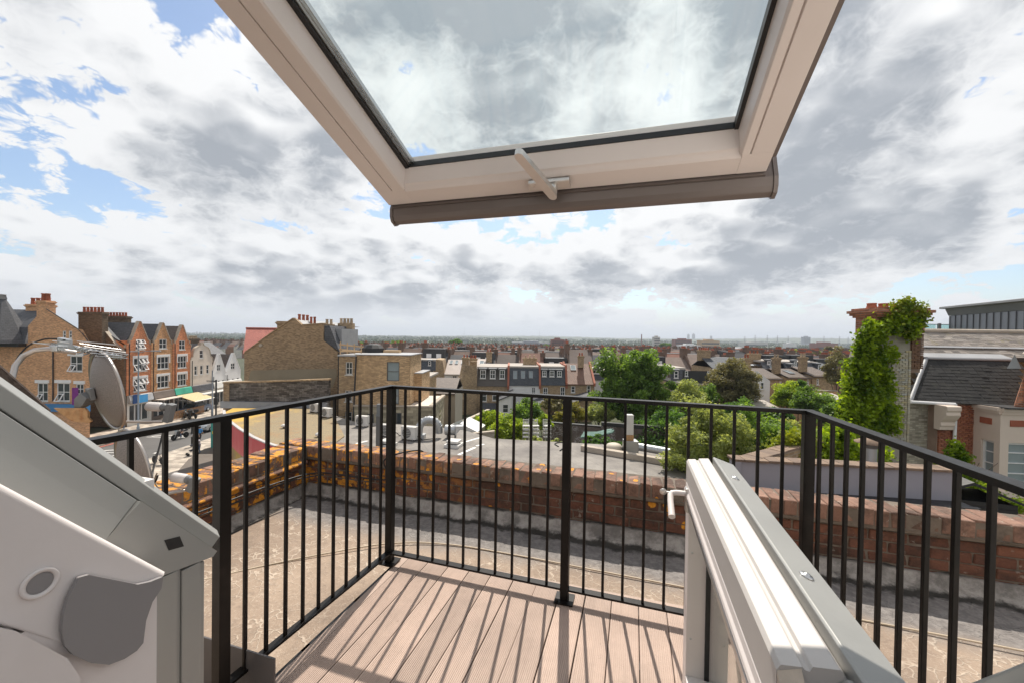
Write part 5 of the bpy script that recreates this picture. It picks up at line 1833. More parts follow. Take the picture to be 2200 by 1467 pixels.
# materials for clothes and vehicles
plain('skin', (0.42, 0.25, 0.17), 0.6, 0, 0.05, 8, 0.0)
plain('hair_dark', (0.03, 0.022, 0.018), 0.7, 0, 0.2, 8, 0.0)
plain('shirt_white', (0.62, 0.60, 0.66), 0.8, 0, 0.1, 5, 0.0)
plain('shirt_blue', (0.05, 0.22, 0.50), 0.8, 0, 0.1, 5, 0.0)
plain('cloth_dark', (0.025, 0.025, 0.035), 0.8, 0, 0.2, 5, 0.0)
plain('denim', (0.10, 0.15, 0.24), 0.85, 0, 0.2, 5, 0.0)
plain('vehicle_black', (0.015, 0.015, 0.017), 0.25, 0.0, 0.1, 5, 0.0, coat=0.5)
plain('vehicle_silver', (0.45, 0.47, 0.49), 0.3, 0.6, 0.1, 5, 0.0, coat=0.5)
plain('vehicle_blue', (0.10, 0.14, 0.22), 0.3, 0.2, 0.1, 5, 0.0, coat=0.5)
plain('tyre_rubber', (0.015, 0.015, 0.015), 0.8, 0, 0.1, 5, 0.0)


def person(label, loc, face, top, legs, h=1.72, pose='walk', held=None):
    """one continuous skinned body (legs, torso, arms, head) with clothing as zones; children: hair"""
    bm = bmesh.new()
    s = h / 1.72
    stride = 0.22 if pose == 'walk' else 0.05
    bend = 0.10 if pose == 'push' else 0.02
    J = {'pel': (0, 0, 0.95, .145), 'wai': (0, bend * .3, 1.10, .135), 'che': (0, bend * .8, 1.30, .16), 'nec': (0, bend * 1.1, 1.46, .062), 'hea': (0, bend * 1.2 + .015, 1.58, .092), 'top': (0, bend * 1.2 + .01, 1.67, .075),
         'hl': (-.10, 0, .90, .10), 'kl': (-.11, stride * .6 + .03, .50, .068), 'al': (-.11, stride * .3, .10, .045), 'fl': (-.115, stride * .3 + .13, .045, .042),
         'hr': (.10, 0, .90, .10), 'kr': (.11, -stride * .3 + .04, .50, .068), 'ar': (.11, -stride * 1.4, .12, .045), 'fr': (.115, -stride * 1.4 + .12, .05, .042),
         'sl': (-.19, bend * .9, 1.39, .062), 'el': (-.25, bend - .05, 1.12, .046), 'wl': (-.24, bend + .08, .90, .034), 'gl': (-.235, bend + .13, .82, .040),
         'sr': (.19, bend * .9, 1.39, .062), 'er': (.25, bend + .02, 1.12, .046), 'wr': (.23, bend + .16, .93, .034), 'gr': (.225, bend + .22, .86, .040)}
    if pose in ('push', 'ride'):
        for k in 'lr':
            sx_ = -1 if k == 'l' else 1
            J['e' + k] = (sx_ * .25, bend + .14, 1.14, .046)
            J['w' + k] = (sx_ * .22, bend + .36, 1.06, .034)
            J['g' + k] = (sx_ * .21, bend + .44, 1.05, .040)
    if pose == 'ride':
        for k in 'lr':
            sx_ = -1 if k == 'l' else 1
            J['h' + k] = (sx_ * .12, .06, .92, .10)
            J['k' + k] = (sx_ * .20, .42, .78, .07)
            J['a' + k] = (sx_ * .20, .30, .38, .05)
            J['f' + k] = (sx_ * .20, .42, .34, .045)
    E_ = [('pel', 'wai'), ('wai', 'che'), ('che', 'nec'), ('nec', 'hea'), ('hea', 'top'), ('pel', 'hl'), ('hl', 'kl'), ('kl', 'al'), ('al', 'fl'), ('pel', 'hr'), ('hr', 'kr'), ('kr', 'ar'), ('ar', 'fr'), ('che', 'sl'), ('sl', 'el'), ('el', 'wl'), ('wl', 'gl'), ('che', 'sr'), ('sr', 'er'), ('er', 'wr'), ('wr', 'gr')]
    me = bpy.data.meshes.new('body')
    keys = list(J)
    me.from_pydata([tuple(c * s for c in J[k][:3]) for k in keys], [(keys.index(a), keys.index(b)) for a, b in E_], [])
    o = bpy.data.objects.new('person', me)
    COL.objects.link(o)
    sk = o.modifiers.new('Skin', 'SKIN')
    for i, k in enumerate(keys):
        me.skin_vertices[0].data[i].radius = (J[k][3] * s, J[k][3] * s * (0.75 if k in ('pel', 'wai', 'che') else 1))
    me.skin_vertices[0].data[0].use_root = True
    o.modifiers.new('Sub', 'SUBSURF').levels = 1
    o.modifiers['Sub'].render_levels = 2
    # clothing zones by height on one continuous surface
    mname = 'clothes_%s_%s_%s' % (top, legs, round(h, 2))
    if mname not in MATS:
        m, t = newmat(mname)
        oc_ = t.n('ShaderNodeSeparateXYZ', {0: coords(t, 'Object')})
        z = t.math('DIVIDE', oc_.outputs[2], s)
        ax_ = t.math('ABSOLUTE', t.math('DIVIDE', oc_.outputs[0], s))
        hand = t.math('MULTIPLY', t.math('GREATER_THAN', ax_, 0.17), t.math('LESS_THAN', z, 1.08))
        hand = t.math('MULTIPLY', hand, t.math('GREATER_THAN', z, 0.8))
        g2 = lambda n_: tuple(MATS[n_].node_tree.nodes['Mix'].inputs[6].default_value) if 'Mix' in MATS[n_].node_tree.nodes else (0.3, 0.3, 0.3, 1)
        c = t.mix(t.math('GREATER_THAN', z, 0.98), g2(legs), g2(top))
        c = t.mix(t.math('GREATER_THAN', z, 1.46), c, g2('skin'))
        c = t.mix(hand, c, g2('skin'))
        c = t.mix(t.math('LESS_THAN', z, 0.09), c, (0.02, 0.02, 0.02, 1))
        finish(t, c, 0.8)
    me.materials.append(MATS[mname])
    o.location = loc
    o.rotation_euler = (0, 0, face)
    tag(o, label, 'person')
    hb_ = MB()
    hx, hy, hz_ = (c * s for c in J['hea'][:3])
    hb_.lathe([(0.02, -0.10), (0.088, -0.06), (0.102, 0.02), (0.096, 0.09), (0.055, 0.135), (0.01, 0.145)], (hx, hy - 0.022, hz_ + 0.01), 10)
    ho2 = obj('hair', hb_.mesh('hair', 'hair_dark' if held != 'helmet' else 'vehicle_black'), o)
    fc = MB()      # nose, brow and ears
    fc.obox((hx, hy + 0.088 * s, hz_ - 0.01), (0.012, 0, 0), (0, 0.014, 0), (0, 0, 0.02))
    fc.obox((hx - 0.092 * s, hy, hz_), (0.008, 0, 0), (0, 0.018, 0), (0, 0, 0.028))
    fc.obox((hx + 0.092 * s, hy, hz_), (0.008, 0, 0), (0, 0.018, 0), (0, 0, 0.028))
    obj('face_features', fc.mesh('face_features', 'skin'), o)
    return o


FZ = RZ + 0.13
pp = onz(420, 957, FZ)
person('person in white shirt and dark trousers walking away along the footway', (pp.x, pp.y, FZ), R(12), 'shirt_white', 'cloth_dark', 1.76)
pp = onz(429, 948, FZ)
person('person in bright blue top walking beside the white shirted one', (pp.x, pp.y, FZ), R(8), 'shirt_blue', 'cloth_dark', 1.66)
pp = onz(429, 973, FZ)
person('person in grey white top pushing a pushchair', (pp.x, pp.y, FZ), R(140), 'shirt_white', 'denim', 1.62, 'push')
pd = pp
pp = onz(262, 925, FZ)
person('person in blue shirt walking on the far footway behind the dish', (pp.x, pp.y, FZ), R(-80), 'shirt_blue', 'denim', 1.75)


def wheel(T, name, c, r, w_, axis=(1, 0, 0), spoke=True):
    mb = MB().lathe([(r * 0.78, -w_ / 2), (r * 0.97, -w_ / 2), (r, 0), (r * 0.97, w_ / 2), (r * 0.78, w_ / 2)], c, 18, axis=axis)
    return mb


# pushchair
pc = thing('pushchair', 'small dark pushchair in front of the grey topped person', 'pushchair', (pd.x - 0.35, pd.y - 0.55, FZ), R(140))
mb = MB()
mb.prism([(-0.2, -0.25, 0.42), (-0.2, 0.15, 0.38), (-0.2, 0.2, 0.45), (-0.2, -0.15, 0.52), (-0.2, -0.32, 0.95), (-0.2, -0.38, 0.93)], (0.4, 0, 0))
mb.prism([(-0.21, -0.36, 0.9), (-0.21, -0.1, 1.02), (-0.21, 0.12, 0.92), (-0.21, 0.1, 0.88), (-0.21, -0.1, 0.97), (-0.21, -0.33, 0.86)], (0.42, 0, 0))
part(pc, 'seat_hood', mb, 'cloth_dark')
mb = MB()
for sx_ in (-0.22, 0.22):
    mb.tube([(sx_, -0.55, 1.05), (sx_, -0.3, 0.75), (sx_, 0.3, 0.12)], 0.014, 6)
    mb.tube([(sx_, 0.05, 0.42), (sx_, -0.35, 0.12)], 0.014, 6)
mb.tube([(-0.22, -0.55, 1.05), (0.22, -0.55, 1.05)], 0.016, 6)
part(pc, 'chassis', mb, 'steel')
for sx_ in (-0.24, 0.24):
    for yy in (0.3, -0.35):
        part(pc, 'wheel', MB().lathe([(0.03, -0.02), (0.12, -0.02), (0.12, 0.02), (0.03, 0.02)], (sx_, yy, 0.12), 14, axis=(1, 0, 0)), 'tyre_rubber')


def motorbike(label, p, face, rider=None, box=False, col='vehicle_black', group=None):
    T = thing('motorbike', label, 'motorbike', p, face, group)
    for yy in (0.72, -0.70):
        wh = part(T, 'wheel', MB().lathe([(0.22, -0.05), (0.30, -0.06), (0.325, 0), (0.30, 0.06), (0.22, 0.05)], (0, yy, 0.325), 18, axis=(1, 0, 0)), 'tyre_rubber')
        part(wh, 'rim', MB().lathe([(0.03, -0.05), (0.06, -0.04), (0.2, -0.015), (0.2, 0.015), (0.06, 0.04), (0.03, 0.05)], (0, yy, 0.325), 12, axis=(1, 0, 0)), 'steel', root=T)
    mb = MB()
    mb.prism([(-0.13, -0.25, 0.35), (-0.13, 0.30, 0.32), (-0.13, 0.42, 0.55), (-0.13, 0.30, 0.92), (-0.13, 0.05, 0.90), (-0.13, -0.25, 0.72)], (0.26, 0, 0))
    part(T, 'body', mb, col, 0.05, 3)
    mb = MB().prism([(-0.14, -0.80, 0.80), (-0.14, -0.05, 0.72), (-0.14, 0.02, 0.80), (-0.14, -0.45, 0.84), (-0.14, -0.82, 0.88)], (0.28, 0, 0))
    part(T, 'seat', mb, 'cloth_dark', 0.03)
    mb = MB()
    for sx_ in (-0.09, 0.09):
        mb.tube([(sx_, 0.72, 0.325), (sx_, 0.45, 0.95), (sx_ * 3.6, 0.36, 1.08)], 0.022, 6)
    mb.tube([(0.17, 0.2, 0.35), (0.19, -0.75, 0.36)], 0.05, 8)
    part(T, 'fork', mb, 'steel')
    mb = MB().lathe([(0.02, 0), (0.09, 0.01), (0.1, 0.06), (0.06, 0.14), (0.02, 0.15)], (0, 0.62, 0.86), 12, axis=(0, -1, 0))
    part(T, 'headlight', mb, 'steel')
    mb = MB().prism([(-0.16, 0.5, 0.95), (-0.13, 0.42, 1.25), (0.13, 0.42, 1.25), (0.16, 0.5, 0.95)], (0, 0.01, 0))
    part(T, 'windscreen', mb, 'pale_glass')
    if box:
        part(T, 'top_box', MB().box(-0.22, 0.22, -1.05, -0.62, 0.92, 1.28), 'vehicle_black', 0.04)
    return T


mp = onz(387, 942, RZ + 0.005)
fb = R(172)
motorbike('black touring motorbike with rider and top box riding down the street', (mp.x, mp.y, RZ + 0.005), fb, box=True)
person('person in dark jacket and helmet riding the motorbike', (mp.x - 0.1 * math.sin(fb), mp.y + -0.1 * math.cos(fb) + 0.2, RZ - 0.15), fb, 'cloth_dark', 'denim', 1.7, 'ride', 'helmet')
for i, (x, y) in enumerate(((402, 899), (415, 897))):
    p_ = onz(x, y, FZ)
    motorbike(('black moped parked near the wooden shop fence' if i == 0 else 'second black moped parked beside the fence, nearer the white canopy'), (p_.x, p_.y, FZ), R(60), box=True)

# parked and passing cars
def car(label, p, face, col, scale=1.0, group='cars on the high street'):
    T = thing('car', label, 'car', p, face, group)
    prof_ = [(-2.0, 0.30), (-2.05, 0.62), (-1.95, 0.88), (-1.35, 0.95), (-1.25, 0.98), (-0.75, 1.40), (0.65, 1.44), (1.45, 1.02), (1.95, 0.95), (2.05, 0.6), (2.0, 0.30)]
    mb = MB().prism([(-0.84, y, z) for y, z in prof_], (1.68, 0, 0))
    part(T, 'body', mb, col, 0.10, 3)
    gl = [(-1.12, 1.0), (-0.70, 1.36), (0.60, 1.40), (1.28, 1.03)]
    for sx_ in (-0.853, 0.835):
        part(T, 'side_window', MB().prism([(sx_, y, z) for y, z in gl], (0.018, 0, 0)), 'dark_glass')
    part(T, 'windscreen', MB().prism([(-0.70, -1.27, 1.0), (0.70, -1.27, 1.0), (0.62, -0.80, 1.385), (-0.62, -0.80, 1.385)], (0, -0.02, 0.02)), 'dark_glass')
    part(T, 'rear_window', MB().prism([(-0.70, 1.40, 1.06), (0.70, 1.40, 1.06), (0.62, 0.74, 1.41), (-0.62, 0.74, 1.41)], (0, 0.02, 0.02)), 'dark_glass')
    for sx_ in (-0.80, 0.80):
        for yy in (-1.28, 1.28):
            wh = part(T, 'wheel', MB().lathe([(0.2, -0.1), (0.30, -0.1), (0.32, 0), (0.30, 0.1), (0.2, 0.1)], (sx_, yy, 0.32), 16, axis=(1, 0, 0)), 'tyre_rubber')
            part(wh, 'rim', MB().lathe([(0.02, -0.09), (0.2, -0.09), (0.2, 0.09), (0.02, 0.09)], (sx_ * 1.02, yy, 0.32), 12, axis=(1, 0, 0)), 'vehicle_silver', root=T)
        part(T, 'headlight', MB().box(sx_ - 0.14 if sx_ > 0 else sx_ - 0.02, sx_ + 0.02 if sx_ > 0 else sx_ + 0.14, -2.06, -1.98, 0.62, 0.76), 'pale_glass')
        part(T, 'tail_light', MB().box(sx_ - 0.12 if sx_ > 0 else sx_ - 0.02, sx_ + 0.02 if sx_ > 0 else sx_ + 0.12, 1.98, 2.06, 0.7, 0.86), 'notice_red')
    return T


c1 = onz(452, 921, RZ + 0.005)
car('silver car waiting beside the teal kiosk', (c1.x, c1.y, RZ + 0.005), R(5), 'vehicle_silver')
c1 = onz(429, 886, FZ)
car('dark blue car parked outside the white canopied shop', (c1.x - 0.6, c1.y, FZ), R(2), 'vehicle_blue')
c1 = onz(428, 926, RZ + 0.005)
motorbike('silver scooter standing between the walkers and the kiosk', (c1.x, c1.y, RZ + 0.005), R(25), col='vehicle_silver')

# bicycle leaning near the dish
bp = onz(340, 996, FZ)
bi = thing('bicycle', 'black bicycle parked on the sunlit footway', 'bicycle', (bp.x, bp.y, FZ), R(70))
for yy in (-0.52, 0.52):
    wh = part(bi, 'wheel', MB().lathe([(0.31, -0.015), (0.34, -0.018), (0.345, 0), (0.34, 0.018), (0.31, 0.015)], (0, yy, 0.345), 22, axis=(1, 0, 0)), 'tyre_rubber')
mb = MB()
for a, b in (((0, -0.52, .345), (0, -0.12, .30)), ((0, -0.12, .30), (0, -0.25, .85)), ((0, -0.25, .80), (0, 0.36, .82)), ((0, -0.12, .30), (0, 0.38, .74)), ((0, -0.52, .345), (0, -0.24, .78)), ((0, 0.52, .345), (0, 0.36, .90))):
    mb.tube([a, b], 0.02, 6)
part(bi, 'frame', mb, 'vehicle_black')
part(bi, 'saddle', MB().prism([(-0.07, -0.36, .90), (0.07, -0.36, .90), (0.02, -0.12, .89), (-0.02, -0.12, .89)], (0, 0, 0.04)), 'cloth_dark', 0.01)
part(bi, 'handlebar', MB().tube([(-0.28, 0.28, .98), (0, 0.38, .95), (0.28, 0.28, .98)], 0.016, 6), 'steel')

# street bollards and shop fence
bme_ = MB().lathe([(0.10, 0), (0.09, 0.1), (0.075, 0.15), (0.07, 0.85), (0.085, 0.88), (0.07, 0.98), (0.02, 1.0)], (0, 0, 0), 10).mesh('bollard', 'black_iron')
for i, (x, y, lb) in enumerate(((412, 958, 'black bollard at the feet of the white shirted walker'), (412, 930, 'black bollard on the kerb just beyond the motorbike'))):
    p_ = onz(x, y, FZ)
    o = obj('bollard', bme_, None, (p_.x, p_.y, FZ))
    tag(o, lb, 'bollard', 'bollards on the footway')
plain('fence_wood', (0.36, 0.20, 0.10), 0.8, 0, 0.3, 2, 0.2)
fa = onz(372, 903, FZ)
sf_ = thing('shop_fence', 'low brown timber fence enclosing the shop terrace under the awning', 'fence', (fa.x, fa.y, FZ), R(90))
for k in range(22):
    part(sf_, 'slat', MB().box(k * 0.25, k * 0.25 + 0.11, 0, 0.05, 0.08, 1.15), 'fence_wood')
for z_ in (0.25, 1.0):
    part(sf_, 'rail', MB().box(-0.05, 5.5, 0.051, 0.10, z_, z_ + 0.09), 'fence_wood')
# ------------------------------------------------------------------ flat roofs below the terrace
MR = -4.6
m, t = newmat('felt_grey')
wp = coords(t, 'World')
n1 = noise(t, wp, 0.45, 7, 0.65)
n2 = noise(t, wp, 5.0, 5, 0.65)
sx_ = t.n('ShaderNodeSeparateXYZ', {0: wp})
seam = t.sstep(t.math('ABSOLUTE', t.math('SUBTRACT', t.math('FRACT', t.math('ADD', t.math('MULTIPLY', sx_.outputs[0], 0.9), t.math('MULTIPLY', sx_.outputs[1], 0.35))), 0.5)), 0.0, 0.03, 1.0, 0.0)
c_ = t.mix(t.sstep(n1, 0.3, 0.7), (0.145, 0.13, 0.12, 1), (0.29, 0.265, 0.235, 1))
c_ = t.mix(t.math('MULTIPLY', t.sstep(n2, 0.5, 0.75), 0.35), c_, (0.10, 0.09, 0.085, 1))
c_ = t.mix(t.math('MULTIPLY', seam, 0.35), c_, (0.09, 0.08, 0.075, 1))
finish(t, c_, 0.85, 0, t.math('ADD', n2, t.math('MULTIPLY', seam, 0.6)), 0.4, 0.02)
m, t = newmat('felt_lichen')
wp = coords(t, 'World')
n1 = noise(t, wp, 0.5, 7, 0.65)
n2 = noise(t, wp, 9.0, 6, 0.75)
sx_ = t.n('ShaderNodeSeparateXYZ', {0: wp})
c_ = t.mix(t.sstep(n2, 0.35, 0.7), (0.20, 0.165, 0.115, 1), (0.36, 0.27, 0.14, 1))
c_ = t.mix(t.math('MULTIPLY', t.sstep(n1, 0.5, 0.68), 0.6), c_, (0.30, 0.15, 0.06, 1))
ye = t.sstep(t.math('ADD', sx_.outputs[0], t.math('MULTIPLY', t.math('SUBTRACT', n1, 0.5), 10.0)), -19.5, -16.5, 1.0, 0.0)
c_ = t.mix(t.math('MULTIPLY', ye, 0.75), c_, (0.60, 0.37, 0.045, 1))
finish(t, c_, 0.9, 0, n2, 0.6, 0.02)


def pz_(px, py, z):
    p = onz(px, py, z)
    return (p.x, p.y)


mr = [pz_(640, 1010, MR), pz_(1560, 1090, MR), pz_(1500, 1040, MR), pz_(1443, 962, MR), pz_(1350, 957, MR), pz_(1248, 951, MR), pz_(1061, 941, MR), pz_(1000, 924, MR), pz_(930, 915, MR), pz_(760, 905, MR), pz_(715, 890, MR), pz_(620, 950, MR)]
mb = MB().prism([(x, y, GZ) for x, y in mr], (0, 0, MR - GZ))
fo = obj('shop_building', mb.mesh('shop_building', ['felt_grey']))
tag(fo, 'single storey shop with grey felt flat roof carrying ducts and air conditioners', 'building')
lz_ = MR + 0.06
lr = [pz_(716, 888, lz_), pz_(700, 876, lz_), pz_(500, 876, lz_), pz_(484, 884, lz_), pz_(487, 900, lz_), pz_(520, 925, lz_), pz_(548, 942, lz_), pz_(575, 954, lz_), pz_(600, 962, lz_), pz_(640, 985, lz_), pz_(700, 965, lz_), pz_(740, 935, lz_)]
cs = thing('corner_shop', 'corner shop with lichen yellowed roof and curved red fascia', 'shop', (lr[3][0], lr[3][1], GZ), 0, off=(0, 0, 0))
ox, oy = lr[3]
mb = MB().prism([(x - ox, y - oy, 0.0) for x, y in lr[::-1]], (0, 0, lz_ - GZ))
part(cs, 'roof', mb, 'felt_lichen')
plain('fascia_red', (0.50, 0.035, 0.055), 0.4, 0, 0.1, 0.6, 0.0)
plain('fascia_pale', (0.50, 0.48, 0.47), 0.5, 0, 0.2, 0.6, 0.0)
mb = MB()
fc = [Vector((x - ox, y - oy)) for x, y in lr[3:10]]
cen = sum(fc, Vector((0, 0))) / len(fc)
for a, b in zip(fc[:-1], fc[1:]):
    d_ = (b - a).normalized()
    nn2 = Vector((d_.y, -d_.x)) * 0.15
    if nn2.dot(a - Vector((lr[0][0] - ox, lr[0][1] - oy))) < 0:
        nn2 = -nn2
    z0_, z1_ = lz_ - GZ - 1.35, lz_ - GZ + 0.10
    q_ = [(a + nn2), (b + nn2), b, a]
    mb.prism([(p_.x, p_.y, z0_) for p_ in q_], (0, 0, z1_ - z0_))
part(cs, 'fascia', mb, 'fascia_red', label='curved red shop fascia')
mb = MB()
for a, b in zip(fc[:-1], fc[1:]):
    d_ = (b - a).normalized()
    nn2 = Vector((d_.y, -d_.x)) * 0.16
    if nn2.dot(a - Vector((lr[0][0] - ox, lr[0][1] - oy))) < 0:
        nn2 = -nn2
    q_ = [(a + nn2 * 1.1), (b + nn2 * 1.1), b, a]
    mb.prism([(p_.x, p_.y, lz_ - GZ + 0.101) for p_ in q_], (0, 0, 0.06))
part(cs, 'roof_trim', mb, 'fascia_pale')
mb = MB()
a = fc[2]
for k in range(5):
    p_ = fc[1].lerp(fc[5], k / 4)
    d_ = (fc[5] - fc[1]).normalized()
    nn2 = Vector((d_.y, -d_.x))
    if nn2.dot(p_ - Vector((lr[0][0] - ox, lr[0][1] - oy))) < 0:
        nn2 = -nn2
    q_ = p_ + nn2 * 0.35
    mb.prism([(q_.x, q_.y, 0.1), (q_.x + d_.x * 0.7, q_.y + d_.y * 0.7, 0.1), (q_.x + d_.x * 0.7 + nn2.x * 0.04, q_.y + d_.y * 0.7 + nn2.y * 0.04, 0.1), (q_.x + nn2.x * 0.04, q_.y + nn2.y * 0.04, 0.1)], (0, 0, 3.2))
part(cs, 'shop_panel', mb, 'fascia_red')

plain('ac_white', (0.62, 0.60, 0.57), 0.5, 0, 0.08, 3, 0.0, dirt=0.2, dirtcol=(0.35, 0.3, 0.25))
plain('ac_dark', (0.12, 0.115, 0.11), 0.6, 0, 0.1, 3, 0.0)
plain('galv', (0.42, 0.43, 0.44), 0.42, 0.7, 0.15, 2, 0.1, 30, dirt=0.3, dirtcol=(0.25, 0.22, 0.2))
plain('beige_plastic', (0.52, 0.46, 0.37), 0.7, 0, 0.1, 2, 0.1, dirt=0.3, dirtcol=(0.3, 0.25, 0.2))


def ac_unit(label, px, py, w_, h_, rot, z=MR):
    p = onz(px, py, z)
    T = thing('air_conditioner', label, 'air conditioner', (p.x, p.y, z), rot, 'air conditioning units on the flat roofs')
    mb = MB().box(-w_ / 2, w_ / 2, 0, 0.33, 0.08, h_ + 0.08)
    part(T, 'casing', mb, 'ac_white', 0.015)
    for s_ in (-1, 1):
        part(T, 'foot', MB().box(s_ * w_ * 0.35 - 0.04, s_ * w_ * 0.35 + 0.04, -0.06, 0.40, 0.003, 0.079), 'ac_dark')
    mb = MB().lathe([(h_ * 0.40, 0.0), (h_ * 0.40, 0.012), (h_ * 0.34, 0.016), (0.05, 0.01)], (-w_ * 0.10, -0.001, h_ / 2 + 0.08), 20, axis=(0, -1, 0))
    g_ = part(T, 'fan_grille', mb, 'ac_dark')
    mb = MB()
    for k in range(7):
        mb.box(-w_ * 0.46, w_ * 0.30, -0.026, -0.019, 0.12 + h_ * k / 7.2, 0.135 + h_ * k / 7.2)
    part(g_, 'guard', mb, 'ac_white', root=T)
    mb = MB().tube([(w_ / 2, 0.25, 0.25), (w_ / 2 + 0.12, 0.28, 0.2), (w_ / 2 + 0.2, 0.4, 0.03), (w_ / 2 + 0.6, 0.9, 0.03)], 0.025, 6)
    part(T, 'pipe', mb, 'cable_black')
    return T


ac_unit('white air conditioner on the lichen roof close to the dark stone wall', 673, 886, 0.8, 0.62, R(-25), lz_)
ac_unit('white air conditioner on the lichen roof, right of the one by the wall', 698, 897, 0.8, 0.62, R(-25), lz_)
ac_unit('white air conditioner in front of the brown connecting building', 775, 917, 0.85, 0.65, R(-12))
ac_unit('white air conditioner half hidden behind the corner railing post', 830, 938, 0.85, 0.65, R(-10))
ac_unit('white air conditioner beside the silver gooseneck duct', 876, 946, 0.95, 0.72, R(-20))

# black flue pipe
p = onz(814, 962, MR)
T = thing('flue_pipe', 'dark square flue pipe standing on the grey roof', 'flue', (p.x, p.y, MR))
mb = MB().box(-0.13, 0.13, -0.13, 0.13, 0, 1.75)
part(T, 'duct', mb, 'ac_dark', 0.01)
mb = MB().box(-0.11, 0.11, -0.11, 0.11, 1.751, 2.35).box(-0.145, 0.145, -0.145, 0.145, 1.72, 1.80)
part(T, 'collar', mb, 'lnb_grey')
# gooseneck and cowl
p = onz(900, 942, MR)
T = thing('duct', 'silver gooseneck ventilation duct curving over the grey roof', 'duct', (p.x, p.y, MR))
pts_ = [(0, 0, 0.0), (0, 0, 0.55)] + [(0.55 - 0.55 * math.cos(a_), 0.1 * a_, 0.55 + 0.55 * math.sin(a_)) for a_ in [math.pi * k / 10 for k in range(1, 11)]] + [(1.10, 0.35, 0.30)]
part(T, 'elbow', MB().tube(pts_, 0.22, 14), 'galv')
mb = MB()
for k in range(2, 11):
    c0, c1 = Vector(pts_[k]), Vector(pts_[k + 1])
    d_ = (c1 - c0).normalized()
    mb.lathe([(0.22, -0.02), (0.235, -0.015), (0.235, 0.015), (0.22, 0.02)], c0, 14, axis=d_)
part(T, 'seam_ring', mb, 'galv')
part(T, 'base_box', MB().box(-0.35, 0.35, -0.3, 0.3, 0.0, 0.28), 'galv', 0.01)
p = onz(957, 940, MR)
T = thing('duct', 'silver exhaust cowl with slanted mouth on the grey roof', 'duct', (p.x, p.y, MR))
mb = MB().lathe([(0.30, 0), (0.30, 0.62), (0.22, 0.64)], (0, 0.05, 0.48), 18, axis=(1, -0.15, 0.02))
mb.prism([(0.62, -0.30, 0.22), (1.05, -0.26, 0.76), (0.62, -0.30, 0.76)], (0, 0.5, 0))
part(T, 'cowl', mb, 'galv')
part(T, 'stand', MB().box(0.1, 0.16, -0.2, 0.25, 0, 0.25).box(0.55, 0.61, -0.2, 0.25, 0, 0.25), 'ac_dark')


def vent_box(label, px, py, s_):
    p = onz(px, py, MR)
    T = thing('roof_vent', label, 'roof vent', (p.x, p.y, MR), R(-14), 'low white vents on the grey roof')
    part(T, 'base', MB().box(-s_, s_, -s_, s_, 0, 0.16), 'ac_white', 0.01)
    part(T, 'cap', MB().box(-s_ * 0.8, s_ * 0.8, -s_ * 0.8, s_ * 0.8, 0.22, 0.36), 'ac_white', 0.03)
    part(T, 'neck', MB().box(-s_ * 0.6, s_ * 0.6, -s_ * 0.6, s_ * 0.6, 0.16, 0.22), 'ac_dark')


vent_box('low white roof vent in front of the silver cowl', 975, 958, 0.42)
vent_box('low white roof vent by the corner railing post', 832, 958, 0.40)
for i, (x, y) in enumerate(((610, 919), (684, 938))):
    p = onz(x, y, lz_)
    T = thing('mushroom_vent', ('white mushroom vent on the yellow lichen, left of the pair' if i == 0 else 'white mushroom vent on the lichen roof, nearer the brick parapet'), 'roof vent', (p.x, p.y, lz_), 0, 'mushroom vents on the lichen roof')
    part(T, 'cap', MB().lathe([(0.10, 0.10), (0.19, 0.11), (0.17, 0.2), (0.08, 0.26), (0.01, 0.27)], (0, 0, 0), 12), 'ac_white')
    part(T, 'neck', MB().lathe([(0.07, 0), (0.07, 0.1)], (0, 0, 0), 10), 'ac_dark')
# white flue with spiral duct and kerb beam
p = onz(1352, 972, MR)
T = thing('ventilation_duct', 'tall white square flue with silver spiral duct running right', 'duct', (p.x, p.y, MR))
part(T, 'flue', MB().box(-0.20, 0.16, -0.15, 0.2, 0.98, 2.02), 'ac_white', 0.01)
part(T, 'rusty_collar', MB().box(-0.21, 0.17, -0.16, 0.21, 0.68, 0.975), 'rusty_plate')
part(T, 'fan_box', MB().box(-0.30, 0.40, -0.3, 0.3, 0.02, 0.68), 'galv', 0.02)
mb = MB()
pa, pb = Vector((0.3, 0.0, 0.36)), Vector((3.3, -1.9, 0.30))
mb.tube([pa, pa.lerp(pb, 0.5), pb], 0.20, 16)
sp_ = part(T, 'spiral_duct', mb, 'galv')
mb = MB()
for k in range(26):
    mb.lathe([(0.20, -0.012), (0.212, 0), (0.20, 0.012)], pa.lerp(pb, (k + 0.5) / 26), 14, axis=pb - pa)
part(sp_, 'rib', mb, 'galv', root=T)
p = onz(1319, 968, MR)
mb = MB().lathe([(0.42, 0), (0.43, 0.22), (0.36, 0.36), (0.2, 0.42), (0.02, 0.43)], (0, 0, 0), 20)
o = obj('roof_dome', mb.mesh('roof_dome', 'beige_plastic'), None, (p.x, p.y, MR))
tag(o, 'beige rounded roof dome left of the white flue', 'roof vent')
p0, p1 = onz(1250, 966, MR), onz(1447, 1000, MR)
mb = MB()
v_ = Vector((p1.x - p0.x, p1.y - p0.y, 0))
n_ = Vector((-v_.y, v_.x, 0)).normalized()
mb.obox(v_ / 2 + Vector((0, 0, 0.14)), v_ / 2, n_ * 0.18, (0, 0, 0.14))
o = obj('roof_kerb', mb.mesh('roof_kerb', 'stone_cap'), None, p0, None, 0.02)
tag(o, 'long pale concrete kerb beam lying on the grey roof', 'beam')
